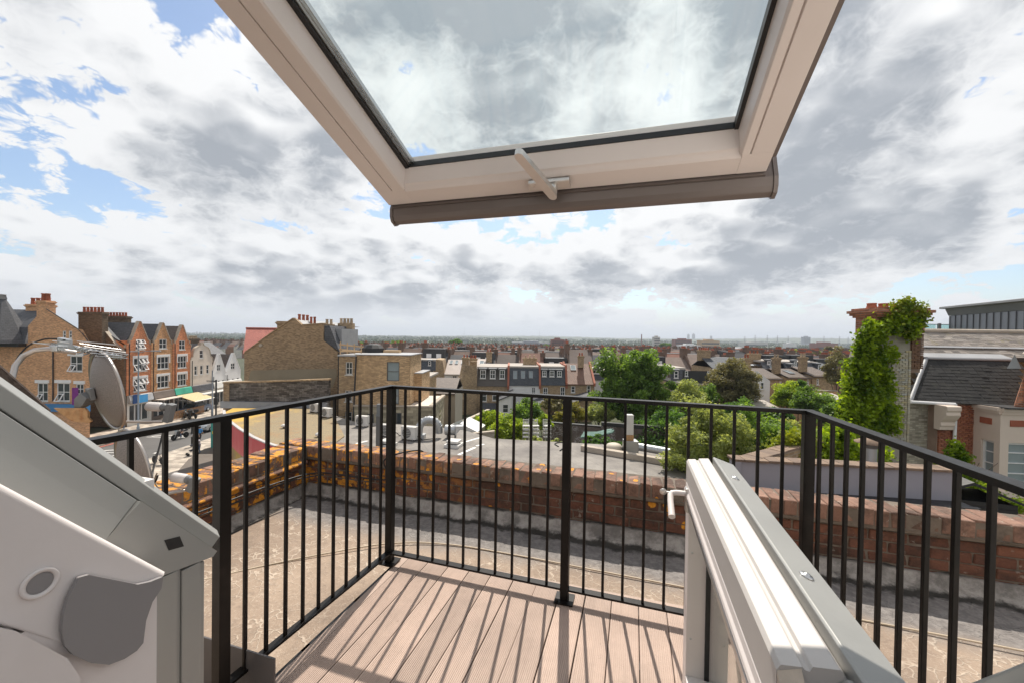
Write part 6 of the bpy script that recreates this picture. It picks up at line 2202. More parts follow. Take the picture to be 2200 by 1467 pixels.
for i, (x0, y0, x1, y1) in enumerate(((765, 952, 790, 946), (985, 976, 1021, 960), (1023, 957, 1040, 953), (1000, 948, 1035, 938))):
    a, b = onz(x0, y0, MR), onz(x1, y1, MR)
    d_ = Vector((b.x - a.x, b.y - a.y, 0))
    n_ = Vector((-d_.y, d_.x, 0)).normalized() * 0.09
    mb = MB().poly([a + n_ + Vector((0, 0, 0.005)), a - n_ + Vector((0, 0, 0.005)), b - n_ + Vector((0, 0, 0.005)), b + n_ + Vector((0, 0, 0.005))])
    o = obj('paint_strip', mb.mesh('paint_strip', 'road_white', (0, 0, 0)), fo)
mb = MB()
hp_ = [onz(x, y, MR + 0.03) for x, y in ((1200, 958), (1192, 952), (1205, 949), (1222, 953), (1212, 960), (1203, 967), (1210, 962), (1217, 955))]
cable('roof_hose', 'coiled dark hose left on the grey flat roof', hp_, 0.03, 'cable_black')

# ------------------------------------------------------------------ dark stone wall, gable building and its neighbours
brick('stone_dark', (0.085, 0.072, 0.062), (0.17, 0.15, 0.135), (0.05, 0.042, 0.036), 0.42, 0.13, 0.012, 0.5, (0.03, 0.027, 0.024), 0.8, 0.5, 0.7, light=0.25)
Yw = 33.6
T = thing('stone_wall', 'dark weathered stone wall with brick coping behind the lichen roof', 'wall', (at(480, 870, Yw).x, Yw, MR))
W_ = at(706, 870, Yw).x - at(480, 870, Yw).x
zl, zr_ = zz(480, 823, Yw) - MR, zz(705, 816, Yw) - MR
mb = MB()
mb.prism([(0, 0, -5.8), (W_, 0, -5.8), (W_, 0, zr_), (0, 0, zl)], (0, 0.35, 0))
part(T, 'wall', mb, 'stone_dark')
mb = MB()
mb.prism([(-0.05, -0.06, zl + 0.001), (W_ + 0.05, -0.06, zr_ + 0.001), (W_ + 0.05, -0.06, zr_ + 0.12), (-0.05, -0.06, zl + 0.12)], (0, 0.47, 0))
part(T, 'coping', mb, 'brick_stock')
mb = MB().box(-0.02, W_, -0.35, -0.002, -0.2, 0.32)
part(T, 'base_flashing', mb, 'lead_grey')
mb = MB().box(0, 0.5, -0.03, 0.38, -5.8, zl - 0.005)
part(T, 'pier', mb, 'brick_stock_dk')

YG = 37.0
X0 = at(525, 800, YG).x
gx = lambda px, py=760: at(px, py, YG).x - X0
gzz = lambda px, py: zz(px, py, YG) - GZ
gb = thing('gable_building', 'large stock brick gable end with tan render band and red tiled roof', 'building', (X0, YG, GZ))
out = [(525, 758), (583, 716), (629, 685), (634, 685), (649, 699), (695, 696), (695, 731), (727, 757)]
pts_ = [(gx(525), 0, 0), (gx(727), 0, 0)] + [(gx(x, y), 0, gzz(x, y)) for x, y in out[::-1]]
mb = MB().prism(pts_, (0, 0.4, 0))
mb.box(gx(525), gx(525) + 0.35, 0.4, 9, 0, gzz(525, 760))
mb.box(gx(727) - 0.35, gx(727), 0.4, 9, 0, gzz(727, 760))
part(gb, 'wall', mb, 'brick_stock_dk')
plain('render_tan', (0.30, 0.245, 0.165), 0.9, 0, 0.25, 0.5, 0.3, 10, 0.02, dirt=0.4, dirtcol=(0.17, 0.13, 0.09))
mb = MB().prism([(gx(533), -0.03, gzz(533, 822)), (gx(700), -0.03, gzz(700, 822)), (gx(702), -0.03, gzz(702, 834)), (gx(716), -0.03, gzz(716, 832)), (gx(725), -0.03, gzz(725, 805)), (gx(722), -0.03, gzz(722, 791)), (gx(540), -0.03, gzz(540, 795))], (0, 0.028, 0))
part(gb, 'render_band', mb, 'render_tan')
mb = MB()
mb.prism([(gx(583), -0.08, gzz(583, 716)), (gx(629), -0.08, gzz(629, 685)), (gx(629), -0.08, gzz(629, 683)), (gx(583), -0.08, gzz(583, 714))], (0, 0.55, 0))
mb.prism([(gx(525), -0.08, gzz(525, 758)), (gx(583), -0.08, gzz(583, 716)), (gx(583), -0.08, gzz(583, 714)), (gx(525), -0.08, gzz(525, 756))], (0, 0.55, 0))
mb.prism([(gx(649), -0.08, gzz(649, 699) + 0.002), (gx(695), -0.08, gzz(695, 696) + 0.002), (gx(695), -0.08, gzz(695, 694)), (gx(649), -0.08, gzz(649, 697))], (0, 0.6, 0))
part(gb, 'coping', mb, 'brick_stock')
# red tiled roof, ridge left to right behind the gable
mb = MB()
yr_ = 4.5
A_ = at(529, 706, YG + yr_)
B_ = at(640, 708, YG + yr_)
C_ = at(522, 759, YG + 0.45)
zA, zC = A_.z - GZ, C_.z - GZ
mb.add([(C_.x - X0, 0.45, zC), (gx(650), 0.45, zC), (B_.x - X0, yr_, zA), (A_.x - X0, yr_, zA), (C_.x - X0 - 0.6, 9, zC), (gx(650), 9, zC)], [(0, 1, 2, 3), (3, 2, 5, 4)])
mb.add([(C_.x - X0, 0.45, zC), (A_.x - X0, yr_, zA), (C_.x - X0 - 0.6, 9, zC)], [(0, 1, 2)])
rf = part(gb, 'roof', mb, 'tile_red')
mb = MB().tube([(A_.x - X0, yr_, zA + 0.03), (B_.x - X0, yr_, zA + 0.03)], 0.10, 8)
part(rf, 'ridge_tiles', mb, 'tile_red', root=gb)
mb = MB()
mb.add([(gx(634), 0.4, gzz(634, 687)), (gx(649), 0.4, gzz(649, 701)), (gx(649), 9, gzz(649, 701)), (gx(634), 9, gzz(634, 687))], [(0, 1, 2, 3)])
mb.add([(gx(695), 0.4, gzz(695, 698)), (gx(695), 9, gzz(695, 698)), (gx(649), 9, gzz(649, 701)), (gx(649), 0.4, gzz(649, 701))], [(0, 1, 2, 3)])
part(gb, 'flat_top', mb, 'lead_grey')
chimney(gb, gx(593), 1.2, gzz(593, 725), 0.85, 0.7, gzz(593, 697) - gzz(593, 725), 0, 'brick_stock')
chimney(gb, gx(632), 1.6, gzz(632, 712), 0.5, 2.4, gzz(632, 692) - gzz(632, 712), 3, 'brick_stock', 'pot_red', 0.75, 'y', 0.14, False)
for px in (640, 648):
    part(gb, 'chimney_pot', MB().lathe([(0.13, 0), (0.10, 0.6), (0.13, 0.65), (0.12, 0.75)], (gx(px), 2.4, gzz(px, 696)), 9), 'pot_red')
chimney(gb, gx(664), 4.0, gzz(664, 705), 0.9, 0.6, gzz(664, 694) - gzz(664, 705), 2, 'brick_stock', 'pot_buff', 0.5, 'x', 0.15, False)
chimney(gb, gx(705), 4.0, gzz(705, 720), 1.5, 0.6, gzz(705, 692) - gzz(705, 720), 4, 'brick_stock', 'pot_buff', 0.5, 'x', 0.15, False)
mb = MB()
q4 = [(gx(696), 0.05, gzz(696, 700)), (gx(707), 0.05, gzz(707, 700)), (gx(729), 0.05, gzz(729, 755)), (gx(696), 0.05, gzz(696, 732))]
mb.prism(q4, (0, 5, 0))
part(gb, 'mansard', mb, 'slate_dark')
mb = MB().box(gx(709), gx(724), 1.0, 5.0, gzz(715, 745), gzz(715, 706))
part(gb, 'dormer', mb, 'lead_grey')
mb = MB().tube([(gx(727) + 0.08, -0.1, 3.0), (gx(727) + 0.08, -0.1, gzz(727, 757))], 0.07, 6)
part(gb, 'drain_pipe', mb, 'black_iron')
mb = MB().lathe([(0.16, 0), (0.16, 0.05), (0.08, 0.07)], (gx(560), 0, gzz(560, 742)), 10, axis=(0, -1, 0))
part(gb, 'wall_vent', mb, 'stone_cap')

# connecting block (brown) and the modern brick block
YC = 33.0
X0 = at(728, 800, YC).x
gx = lambda px, py=800: at(px, py, YC).x - X0
gzz = lambda px, py: zz(px, py, YC) - GZ
cb = thing('connecting_block', 'narrow brown brick block between the gable and the modern block', 'building', (X0, YC, GZ))
hl = [(gx(742), gx(757), gzz(749, 804), gzz(749, 777)), (gx(741), gx(757), gzz(749, 862), gzz(749, 838)), (gx(742), gx(757), gzz(749, 905), gzz(749, 884))]
mb = MB().wall(0, gx(770), 0, gzz(740, 765), 0, hl, 0.15)
mb.box(0, gx(770), 0.16, 4, 0, gzz(740, 765))
part(cb, 'wall', mb, 'brick_stock')
for h_ in hl:
    window(cb, h_[0], 0.1, h_[2], h_[1] - h_[0], h_[3] - h_[2], 2, 2)
part(cb, 'roof', MB().box(-0.1, gx(770), -0.1, 4.1, gzz(740, 765), gzz(740, 762)), 'lead_grey')
YM = 30.0
X0 = at(765, 800, YM).x
gx = lambda px, py=800: at(px, py, YM).x - X0
gzz = lambda px, py: zz(px, py, YM) - GZ
mo = thing('modern_block', 'modern flat roofed buff brick block with tall dark framed windows', 'building', (X0, YM, GZ))
hl = [(gx(831), gx(858), gzz(845, 818), gzz(845, 777)), (gx(831), gx(858), gzz(845, 868), gzz(845, 831))]
mb = MB().wall(0, gx(880), gzz(820, 869), gzz(820, 763), 0, hl, 0.12)
mb.box(0, gx(880), 0.13, 3.8, gzz(820, 869), gzz(820, 763))
mb.box(gx(880), gx(897), 1.5, 4.5, gzz(890, 868), gzz(890, 806))
part(mo, 'wall', mb, 'brick_modern')
mb = MB().box(-0.08, gx(880) + 0.08, -0.08, 3.9, gzz(820, 763), gzz(820, 761))
mb.box(gx(880), gx(897) + 0.05, 1.45, 4.5, gzz(890, 806), gzz(890, 804))
part(mo, 'parapet_trim', mb, 'lead_grey')
for h_ in hl:
    window(mo, h_[0], 0.06, h_[2], h_[1] - h_[0], h_[3] - h_[2], 1, 2, False, fm='ac_dark', gm='pale_glass', fr_=0.06)
brick('block_pale', (0.33, 0.285, 0.20), (0.38, 0.33, 0.235), (0.27, 0.23, 0.16), 0.44, 0.2, 0.008, 0.15, patch=0.3)
hl = [(gx(795), gx(809), gzz(800, 915), gzz(800, 885)), (gx(856), gx(868), gzz(860, 908), gzz(860, 883))]
mb = MB().wall(gx(766), gx(931), gzz(820, 960), gzz(820, 870), -0.5, hl, 0.12)
mb.box(gx(766), gx(931), -0.37, 5, gzz(820, 960), gzz(820, 870))
lw = part(mo, 'lower_storey', mb, 'block_pale')
for h_ in hl:
    window(mo, h_[0], -0.45, h_[2], h_[1] - h_[0], h_[3] - h_[2], 1, 1, False, fm='ac_dark')
part(mo, 'lower_roof_trim', MB().box(gx(766), gx(931) + 0.1, -0.58, -0.40, gzz(820, 870), gzz(820, 867)).box(gx(925), gx(931) + 0.1, -0.399, 5, gzz(820, 870), gzz(820, 866)), 'stone_cap')
part(mo, 'lower_roof', MB().box(gx(882), gx(925), -0.40, 5, gzz(820, 870), gzz(820, 869)), 'cream_render')
mb = MB().tube([(gx(766), -0.55, gzz(766, 900)), (gx(766), -0.1, gzz(766, 765))], 0.06, 6)
part(mo, 'drain_pipe', mb, 'black_iron')
# timber roof works behind the modern block
plain('raw_timber', (0.55, 0.38, 0.22), 0.8, 0, 0.2, 3, 0.0)
p = at(730, 760, 35)
T = thing('scaffold_guard', 'raw timber guard rails round the roof works beside the gable', 'scaffold', (p.x, 35, p.z))
for k in range(6):
    part(T, 'upright', MB().box(k * 0.6, k * 0.6 + 0.07, 0, 0.07, -0.3, 1.05 - 0.08 * k), 'raw_timber')
for z_ in (0.35, 0.75):
    part(T, 'guard_rail', MB().prism([(-0.1, 0.075, z_), (3.2, 0.075, z_ - 0.3), (3.2, 0.075, z_ - 0.18), (-0.1, 0.075, z_ + 0.12)], (0, 0.04, 0)), 'raw_timber')
p = at(790, 764, 33)
T = thing('builders_tarpaulin', 'black tarpaulin covered bundle on the modern block roof', 'tarpaulin', (p.x + 0.4, 33.2, zz(820, 761, YM)))
part(T, 'cover', MB().lathe([(0.9, 0.0), (0.85, 0.35), (0.6, 0.62), (0.15, 0.7)], (0, 0, 0), 9, 0, False), 'cable_black')
part(T, 'planks', MB().box(-2.6, -0.8, -0.2, 0.2, 0, 0.12).box(0.9, 2.2, -0.3, 0.3, 0, 0.2), 'raw_timber')
# ------------------------------------------------------------------ right-hand neighbours
def piecemat(name, cols, rough=0.85, vs=6.0, soot=0.3, moss=0.0, mosscol=(0.12, 0.13, 0.04), bstr=0.5):
    """one piece = one tone, picked from a ramp by the object's own random number"""
    m, t = newmat(name)
    oi = t.n('ShaderNodeObjectInfo')
    rp_ = t.n('ShaderNodeValToRGB', {0: oi.outputs['Random']})
    el = rp_.color_ramp.elements
    el[0].color = (*cols[0], 1)
    el[1].color = (*cols[-1], 1)
    for i, c in enumerate(cols[1:-1]):
        e = el.new((i + 1) / (len(cols) - 1))
        e.color = (*c, 1)
    wp = coords(t, 'World')
    n1 = noise(t, wp, vs, 5, 0.65)
    n2 = noise(t, wp, vs * 6, 4, 0.65)
    f = t.math('ADD', t.math('MULTIPLY_ADD', t.math('SUBTRACT', n1, 0.5), 0.6, 1.0), t.math('MULTIPLY', t.math('SUBTRACT', n2, 0.5), 0.6))
    c = t.mix(1.0, rp_.outputs[0], t.n('ShaderNodeCombineColor', {0: f, 1: f, 2: f}).outputs[0], 'MULTIPLY')
    c = t.mix(t.math('MULTIPLY', t.sstep(noise(t, wp, vs * 0.16, 7, 0.7), 0.48, 0.7), soot), c, (0.03, 0.027, 0.024, 1))
    if moss:
        c = t.mix(t.math('MULTIPLY', t.sstep(noise(t, t.vmath('ADD', wp, (4, 4, 4)), vs * 0.5, 7, 0.75), 0.55, 0.68), moss), c, (*mosscol, 1))
    finish(t, c, rough, 0, t.math('ADD', n1, n2), bstr, 0.01)
    return m


piecemat('pale_brick', [(0.40, 0.355, 0.25), (0.52, 0.47, 0.36), (0.33, 0.31, 0.25), (0.50, 0.42, 0.25), (0.45, 0.45, 0.42)], soot=0.35)
piecemat('red_brick', [(0.30, 0.105, 0.055), (0.38, 0.145, 0.075), (0.25, 0.085, 0.05)], soot=0.25)
piecemat('brown_brick', [(0.16, 0.085, 0.05), (0.22, 0.12, 0.07), (0.11, 0.06, 0.04)], soot=0.4)
piecemat('slate_black', [(0.017, 0.0165, 0.016), (0.030, 0.029, 0.028), (0.022, 0.021, 0.020)], 0.85, 3.0, 0.2, 0.25, (0.12, 0.115, 0.08))
piecemat('slate_grey', [(0.17, 0.145, 0.125), (0.26, 0.225, 0.195), (0.12, 0.105, 0.095), (0.32, 0.285, 0.25)], 0.7, 4.0, 0.35, 0.55, (0.20, 0.17, 0.05))
plain('mortar_pale', (0.36, 0.33, 0.27), 0.9, 0, 0.3, 2, 0.3, 20, dirt=0.5, dirtcol=(0.15, 0.13, 0.1))
plain('mortar_red', (0.30, 0.21, 0.16), 0.9, 0, 0.3, 2, 0.3, 20)
plain('lilac_render', (0.315, 0.305, 0.34), 0.85, 0, 0.10, 1.2, 0.15, 25, 0.01, dirt=0.35, dirtcol=(0.19, 0.185, 0.205))
plain('cream_stucco', (0.68, 0.565, 0.47), 0.75, 0, 0.08, 1.0, 0.1, 25, dirt=0.12, dirtcol=(0.42, 0.33, 0.26))
plain('lead_black', (0.03, 0.03, 0.032), 0.5, 0.1, 0.4, 2, 0.3, 15, 0.02)
plain('zinc_panel', (0.27, 0.285, 0.31), 0.45, 0.45, 0.10, 1.0, 0.05, 10, dirt=0.15, dirtcol=(0.14, 0.15, 0.17))
plain('zinc_dark', (0.15, 0.16, 0.175), 0.5, 0.4, 0.1, 1.0, 0.0)


def brick_field(parent, name, O, tx, width, z0, courses, mat, y_face=0.0, bl=0.215, seed=1, skip=None, limit=300, hd=0.05, dz=0.075):
    """courses of separate bricks on a wall that faces -y in the parent's axes; O = local lower left corner"""
    rd = random.Random(seed)
    ms = [chamfer_box(bl / 2 - 0.006, hd, 0.0315, 0.005, 0.002, rd).mesh('brick', mat) for _ in range(3)]
    mh = [chamfer_box(bl / 4 - 0.008, hd, 0.0315, 0.005, 0.002, rd).mesh('brick', mat) for _ in range(2)]
    k = 0
    for c in range(courses):
        x = 0.0
        first = c % 2 == 1
        while x < width - 0.03:
            L_ = bl / 2 + 0.005 if first else bl + 0.01
            first = False
            if x + L_ > width + 0.02:
                L_ = bl / 2 + 0.005
            ctr = Vector((O[0] + tx * (x + L_ / 2), O[1], O[2] + dz * (c + 0.5)))
            if not (skip and skip(ctr)) and k < limit:
                o = inst(parent, name, rd.choice(ms if L_ > bl * 0.8 else mh), ctr, (0, rd.uniform(-0.01, 0.01), rd.uniform(-0.02, 0.02)))
                o.location.y += rd.uniform(-0.006, 0.004)
                k += 1
            x += L_
    return k


def slate_field(parent, O, t, b, rows, gauge, sw, span, mat, seed=2, thick=0.006, limit=300, name='roof_slate'):
    """overlapping slates; span(row) -> (x0, x1) along t; rows go up b"""
    rd = random.Random(seed)
    O, t, b = Vector(O), Vector(t).normalized(), Vector(b).normalized()
    n_ = t.cross(b).normalized()
    ms = [chamfer_box(sw / 2 - 0.003, gauge * 1.02, thick, 0.002, 0.003, rd).mesh('roof_slate', mat) for _ in range(4)]
    k = 0
    tilt = math.atan2(thick * 2.2, gauge * 2)
    b2 = (b * math.cos(tilt) - n_ * math.sin(tilt)).normalized()
    n2 = t.cross(b2)
    for r_ in range(rows):
        x0, x1 = span(r_)
        x = x0 - (sw / 2 if r_ % 2 else 0)
        while x < x1 - sw * 0.25:
            cx = x + sw / 2
            if x0 - sw * 0.3 <= cx <= x1 + sw * 0.3 and k < limit:
                c = O + t * cx + b * (gauge * (r_ + 1)) + n_ * (thick * 1.5 + rd.uniform(0, 0.004))
                o = inst(parent, name, rd.choice(ms))
                a_ = rd.uniform(-0.015, 0.015)
                tt = (t * math.cos(a_) + b2 * math.sin(a_))
                bb = n2.cross(tt)
                o.matrix_local = Matrix(((tt.x, bb.x, n2.x, c.x), (tt.y, bb.y, n2.y, c.y), (tt.z, bb.z, n2.z, c.z), (0, 0, 0, 1)))
                k += 1
            x += sw
    return k


# ---- ivy clad gable with chimney
YI = 15.0
X0 = at(1955, 800, YI).x
ix = lambda px, py=800: at(px, py, YI).x - X0
iz = lambda px, py: zz(px, py, YI)
iv = thing('ivy_gable_house', 'pale brick gable wall with big chimney, overgrown by ivy', 'house', (X0, YI, 0))
mb = MB()
mb.prism([(ix(1840), 0.06, GZ), (ix(1957), 0.06, GZ), (ix(1957), 0.06, iz(1957, 715)), (ix(1884), 0.06, iz(1884, 690)), (ix(1874), 0.06, iz(1874, 690)), (ix(1852), 0.06, iz(1838, 735)), (ix(1840), 0.06, iz(1812, 775))], (0, 0.35, 0))
part(iv, 'wall', mb, 'mortar_pale')
nb = brick_field(iv, 'brick', (ix(1886), 0.045, iz(1920, 952)), 1, ix(1956) - ix(1886), 0, 58, 'pale_brick', seed=11, limit=300)
mb = MB()
mb.prism([(ix(1836), -0.1, iz(1838, 746)), (ix(1875), -0.1, iz(1874, 688)), (ix(1875), -0.1, iz(1874, 692)), (ix(1836), -0.1, iz(1838, 751))], (0.9, 0.9, 0))
part(iv, 'roof_verge', mb, 'slate_brown')
# dark brick right flank of the stack
mb = MB().box(ix(1957) + 0.002, ix(1980), 0.06, 0.9, iz(1968, 800), iz(1968, 715))
rt = part(iv, 'stack_flank', mb, 'mortar_red')
nb = brick_field(iv, 'brick', (ix(1957) + 0.01, 0.045, iz(1968, 792)), 1, ix(1980) - ix(1957), 0, 17, 'brown_brick', seed=12)
# stack above the roof
sx0, sx1 = ix(1882), ix(1984)
mb = MB().box(sx0, sx1, 0.0, 0.95, iz(1930, 716), iz(1930, 682))
z_ = iz(1930, 682)
for o_, h_ in ((0.07, 0.08), (0.14, 0.09), (0.20, 0.10), (0.10, 0.08)):
    mb.box(sx0 - o_, sx1 + o_, -o_, 0.95 + o_, z_, z_ + h_)
    z_ += h_
st = part(iv, 'chimney', mb, brick('brick_stack', (0.33, 0.12, 0.065), (0.42, 0.165, 0.09), (0.30, 0.22, 0.17), soot=0.3))
pm = MB().lathe([(0.17, 0), (0.16, 0.05), (0.14, 0.12), (0.155, 0.14), (0.155, 0.18), (0.10, 0.18)], (0, 0, 0), 12).mesh('chimney_pot', 'pot_red')
for k in range(4):
    inst(st, 'chimney_pot', pm, (sx0 + (sx1 - sx0) * (0.05 + 0.25 * k), 0.35, z_))

# ---- slate roofed neighbour with mansard and cream bay
NB = thing('mansard_house', 'house with black slate mansard, red brick flank and cream bay', 'house', (X0, YI, 0))
YR = 18.4
rx = lambda px, py, Y: at(px, py, Y).x - X0
# main slope facing us
eL = Vector((rx(1976, 764, 16.8), 16.8 - YI, zz(1976, 764, 16.8)))
eR = Vector((rx(2290, 782, 16.0), 16.0 - YI, eL.z - 0.02))
rL = Vector((rx(1978, 713, 18.4), 18.4 - YI, zz(1978, 713, 18.4)))
rR = Vector((eR.x + (rL.x - eL.x), eR.y + (rL.y - eL.y), rL.z))
mb = MB()
mb.add([eL, eR, rR, rL, eL - Vector((0, 0, 0.15)), eR - Vector((0, 0, 0.15)), rR - Vector((0, 0, 0.15)), rL - Vector((0, 0, 0.15))], [(0, 1, 2, 3), (7, 6, 5, 4), (0, 4, 5, 1), (3, 2, 6, 7), (0, 3, 7, 4)])
rf = part(NB, 'roof', mb, 'lead_black')
tdir = (eR - eL).normalized()
bdir = (rL - eL)
bdir = (bdir - tdir * bdir.dot(tdir)).normalized()
sl_len = (rL - eL).length
k = slate_field(NB, eL, tdir, bdir, int(sl_len / 0.15) - 1, 0.15, 0.27, lambda r_: (0.05, 5.2), 'slate_grey', 21, limit=300)
mb = MB()
mb.tube([rL + Vector((0, 0, 0.03)), rR + Vector((0, 0, 0.03))], 0.10, 8)
part(rf, 'ridge', mb, 'stone_cap', root=NB)
mb = MB()
mid0 = eL.lerp(rL, 0.33)
mb.obox((mid0 + mid0 + (eR - eL)) / 2 + Vector((0, -0.05, 0.045)), (eR - eL) / 2, bdir * 0.06, tdir.cross(bdir) * 0.012)
part(rf, 'lead_strip', mb, 'lead_grey', root=NB)
mb = MB()
mb.prism([(0.5, 1.9, GZ), (9, 1.9, GZ), (9, 6, GZ), (5.0, 6, GZ)], (0, 0, eL.z - 0.1 - GZ))
part(NB, 'rear_body', mb, 'brick_stock_dk')
# mansard: left face, hip, right face
mTL = Vector((rx(1990, 770, 16.6), 16.6 - YI, zz(1990, 770, 16.6)))
mTR = Vector((rx(2112, 774, 16.2), 16.2 - YI, mTL.z))
mBL = Vector((rx(1955, 862, 15.4), 15.4 - YI, zz(1955, 862, 15.4)))
mBR = Vector((rx(2108, 884, 14.9), 14.9 - YI, mBL.z))
mT2 = Vector((rx(2176, 776, 16.0), 16.0 - YI, mTL.z))
mB2 = Vector((rx(2200, 890, 14.6), 14.6 - YI, mBL.z))
mb = MB()
mb.add([mTL, mTR, mBR, mBL, mT2, mB2], [(3, 2, 1, 0), (2, 5, 4, 1)])
mb.add([mTL, mBL, Vector((mTL.x, mTL.y, mBL.z))], [(0, 1, 2)])
mn = part(NB, 'mansard', mb, 'lead_black')
t1 = (mBR - mBL).normalized()
b1_ = (mTL - mBL)
b1_ = (b1_ - t1 * b1_.dot(t1)).normalized()
Lb = (mBR - mBL).length
off0 = (mTL - mBL).dot(t1)
hgt = ((mTL - mBL) - t1 * off0).length
off1 = (mTR - mBL).dot(t1)
nr = int(hgt / 0.165) - 1
slate_field(NB, mBL, t1, b1_, nr, 0.165, 0.26, lambda r_: (off0 * r_ / nr + 0.02, Lb + (off1 - Lb) * r_ / nr), 'slate_black', 23)
t2 = (mB2 - mBR).normalized()
b2_ = (mTR - mBR)
b2_ = (b2_ - t2 * b2_.dot(t2)).normalized()
L2 = (mB2 - mBR).length
p0_ = (mTR - mBR).dot(t2)
p1_ = (mT2 - mBR).dot(t2)
slate_field(NB, mBR, t2, b2_, nr, 0.165, 0.26, lambda r_: (p0_ * r_ / nr, L2 + (p1_ - L2) * r_ / nr), 'slate_black', 24)
mb = MB()
mb.tube([mTL + Vector((0, -0.03, 0.02)), mTR + Vector((0, -0.03, 0.02)), mT2 + Vector((0, -0.03, 0.02))], 0.06, 6)
mb.tube([mTL, mBL], 0.07, 6)
mb.prism([mTL + Vector((-0.1, -0.02, 0.05)), mT2 + Vector((0, -0.02, 0.05)), mT2 + Vector((0, 0.4, 0.20)), mTL + Vector((-0.1, 0.4, 0.20))], (0, 0, 0.03))
part(NB, 'lead_flashing', mb, 'lead_grey')
# walls under the mansard
wz = mBL.z
wl = MB()
wl.box(mBL.x - 0.05, rx(2012, 900, 15.3), mBL.y + 0.13, mBL.y + 0.5, GZ, wz - 0.02)
part(NB, 'side_wall', wl, brick('brick_pale_tex', (0.36, 0.32, 0.24), (0.46, 0.42, 0.33), (0.32, 0.29, 0.24), soot=0.5, patch=0.7))
xr0, xr1 = rx(2013, 900, 15.2), rx(2108, 900, 14.95)
wl = MB()
wl.box(xr0, xr1, 0.20, 0.6, GZ, wz - 0.02)
part(NB, 'brick_flank', wl, 'mortar_red')
brick_field(NB, 'brick', (xr0 + 0.02, 0.185, wz - 0.06 - 0.075 * 36), 1, xr1 - xr0 - 0.02, 0, 36, 'red_brick', seed=14)
mb = MB().tube([mBL + Vector((-0.05, -0.08, 0.0)), Vector((rx(2046, 877, 15.1), 0.0, wz - 0.02))], 0.06, 8)
part(NB, 'gutter', mb, 'pvc_white')
gx_ = rx(2047, 880, 15.1)
mb = MB().tube([(gx_, 0.02, wz - 0.03), (gx_ + 0.03, 0.03, wz - 0.25), (gx_ + 0.03, 0.06, wz - 3.0)], 0.055, 8)
part(NB, 'down_pipe', mb, 'pvc_white')
# scrolled cream corbel
cx0, cx1 = rx(2010, 900, 15.1), rx(2040, 900, 15.1)
mb = MB()
prof_ = [(0.0, 0), (0.0, -0.90), (-0.20, -0.92), (-0.22, -0.80), (-0.26, -0.74), (-0.24, -0.62), (-0.34, -0.50), (-0.44, -0.34), (-0.42, -0.22), (-0.46, -0.16), (-0.46, -0.02), (-0.40, 0.0)]
mb.prism([(cx0, 0.16 + a, wz - 0.05 + b) for a, b in prof_], (cx1 - cx0, 0, 0))
part(NB, 'corbel', mb, 'cream_stucco', 0.02)
# canted bay
bx0 = rx(2108, 900, 14.9)
bx1 = rx(2146, 900, 14.3)
zt_, zb_ = wz - 0.03, zz(2150, 1062, 14.3)
bay = MB()
P0 = Vector((bx0, 0.20, 0))
P1 = Vector((bx1, -0.75, 0))
P2 = Vector((bx1 + 2.2, -0.95, 0))


def facet(Pa, Pb, holes):
    d_ = (Pb - Pa)
    L_ = d_.length
    m_ = MB().wall(0, L_, zb_, zt_, 0, holes, 0.16)
    ang = math.atan2(d_.y, d_.x)
    m_.xf(Matrix.Translation(Pa) @ Matrix.Rotation(ang, 4, 'Z'))
    return m_, ang, L_


LA = (P1 - P0).length
hA = [(LA * 0.36, LA * 0.80, zz(2128, 1042, 14.6), zz(2128, 945, 14.6))]
hB = [(0.28, 0.98, zz(2180, 1040, 14.2), zz(2180, 951, 14.2)), (1.45, 2.0, zz(2180, 1040, 14.2), zz(2180, 951, 14.2))]
mA, aA, _ = facet(P0, P1, hA)
mB_, aB, LB = facet(P1, P2, hB)
bay.add(mA.v, mA.f)
bay.add(mB_.v, mB_.f)
bay.add([(P0.x, P0.y, zb_), (P1.x, P1.y, zb_), (P2.x, P2.y, zb_), (P2.x, 0.6, zb_), (P0.x, P0.y, zt_), (P1.x, P1.y, zt_), (P2.x, P2.y, zt_), (P2.x, 0.6, zt_)], [(3, 2, 1, 0), (4, 5, 6, 7)])
by = part(NB, 'bay', bay, 'cream_stucco')
for Pa, ang, hs in ((P0, aA, hA), (P1, aB, hB)):
    for (a, b, c, d) in hs:
        l_ = Pa + Vector((math.cos(ang) * a - math.sin(ang) * 0.09, math.sin(ang) * a + math.cos(ang) * 0.09, 0))
        w_ = window(NB, l_.x, l_.y, c, b - a, d - c, 1, 4, True, ang, gm='pale_glass', fr_=0.07, bar=0.035)
for Pa, Pb in ((P0, P1), (P1, P2)):
    d_ = (Pb - Pa)
    n_ = Vector((d_.y, -d_.x, 0)).normalized()
    for z0_, z1_, pr_ in ((zt_ - 0.10, zt_ + 0.03, 0.10), (zt_ - 0.20, zt_ - 0.101, 0.05), (zb_ - 0.02, zb_ + 0.16, 0.12)):
        mb = MB()
        mb.prism([Pa + Vector((0, 0, z0_)), Pb + Vector((0, 0, z0_)), Pb + n_ * pr_ + Vector((0, 0, z0_)), Pa + n_ * pr_ + Vector((0, 0, z0_))], (0, 0, z1_ - z0_))
        part(by, 'moulding', mb, 'cream_stucco', root=NB)
for Pa, ang, xs in ((P0, aA, (LA * 0.30, LA * 0.72)), (P1, aB, (0.30, 1.0))):
    m_ = MB().box(xs[0], xs[1], -0.02, -0.001, zt_ - 0.62, zt_ - 0.40)
    m_.xf(Matrix.Translation(Pa) @ Matrix.Rotation(ang, 4, 'Z'))
    part(by, 'terracotta_panel', m_, 'pot_red', root=NB)
mb = MB()
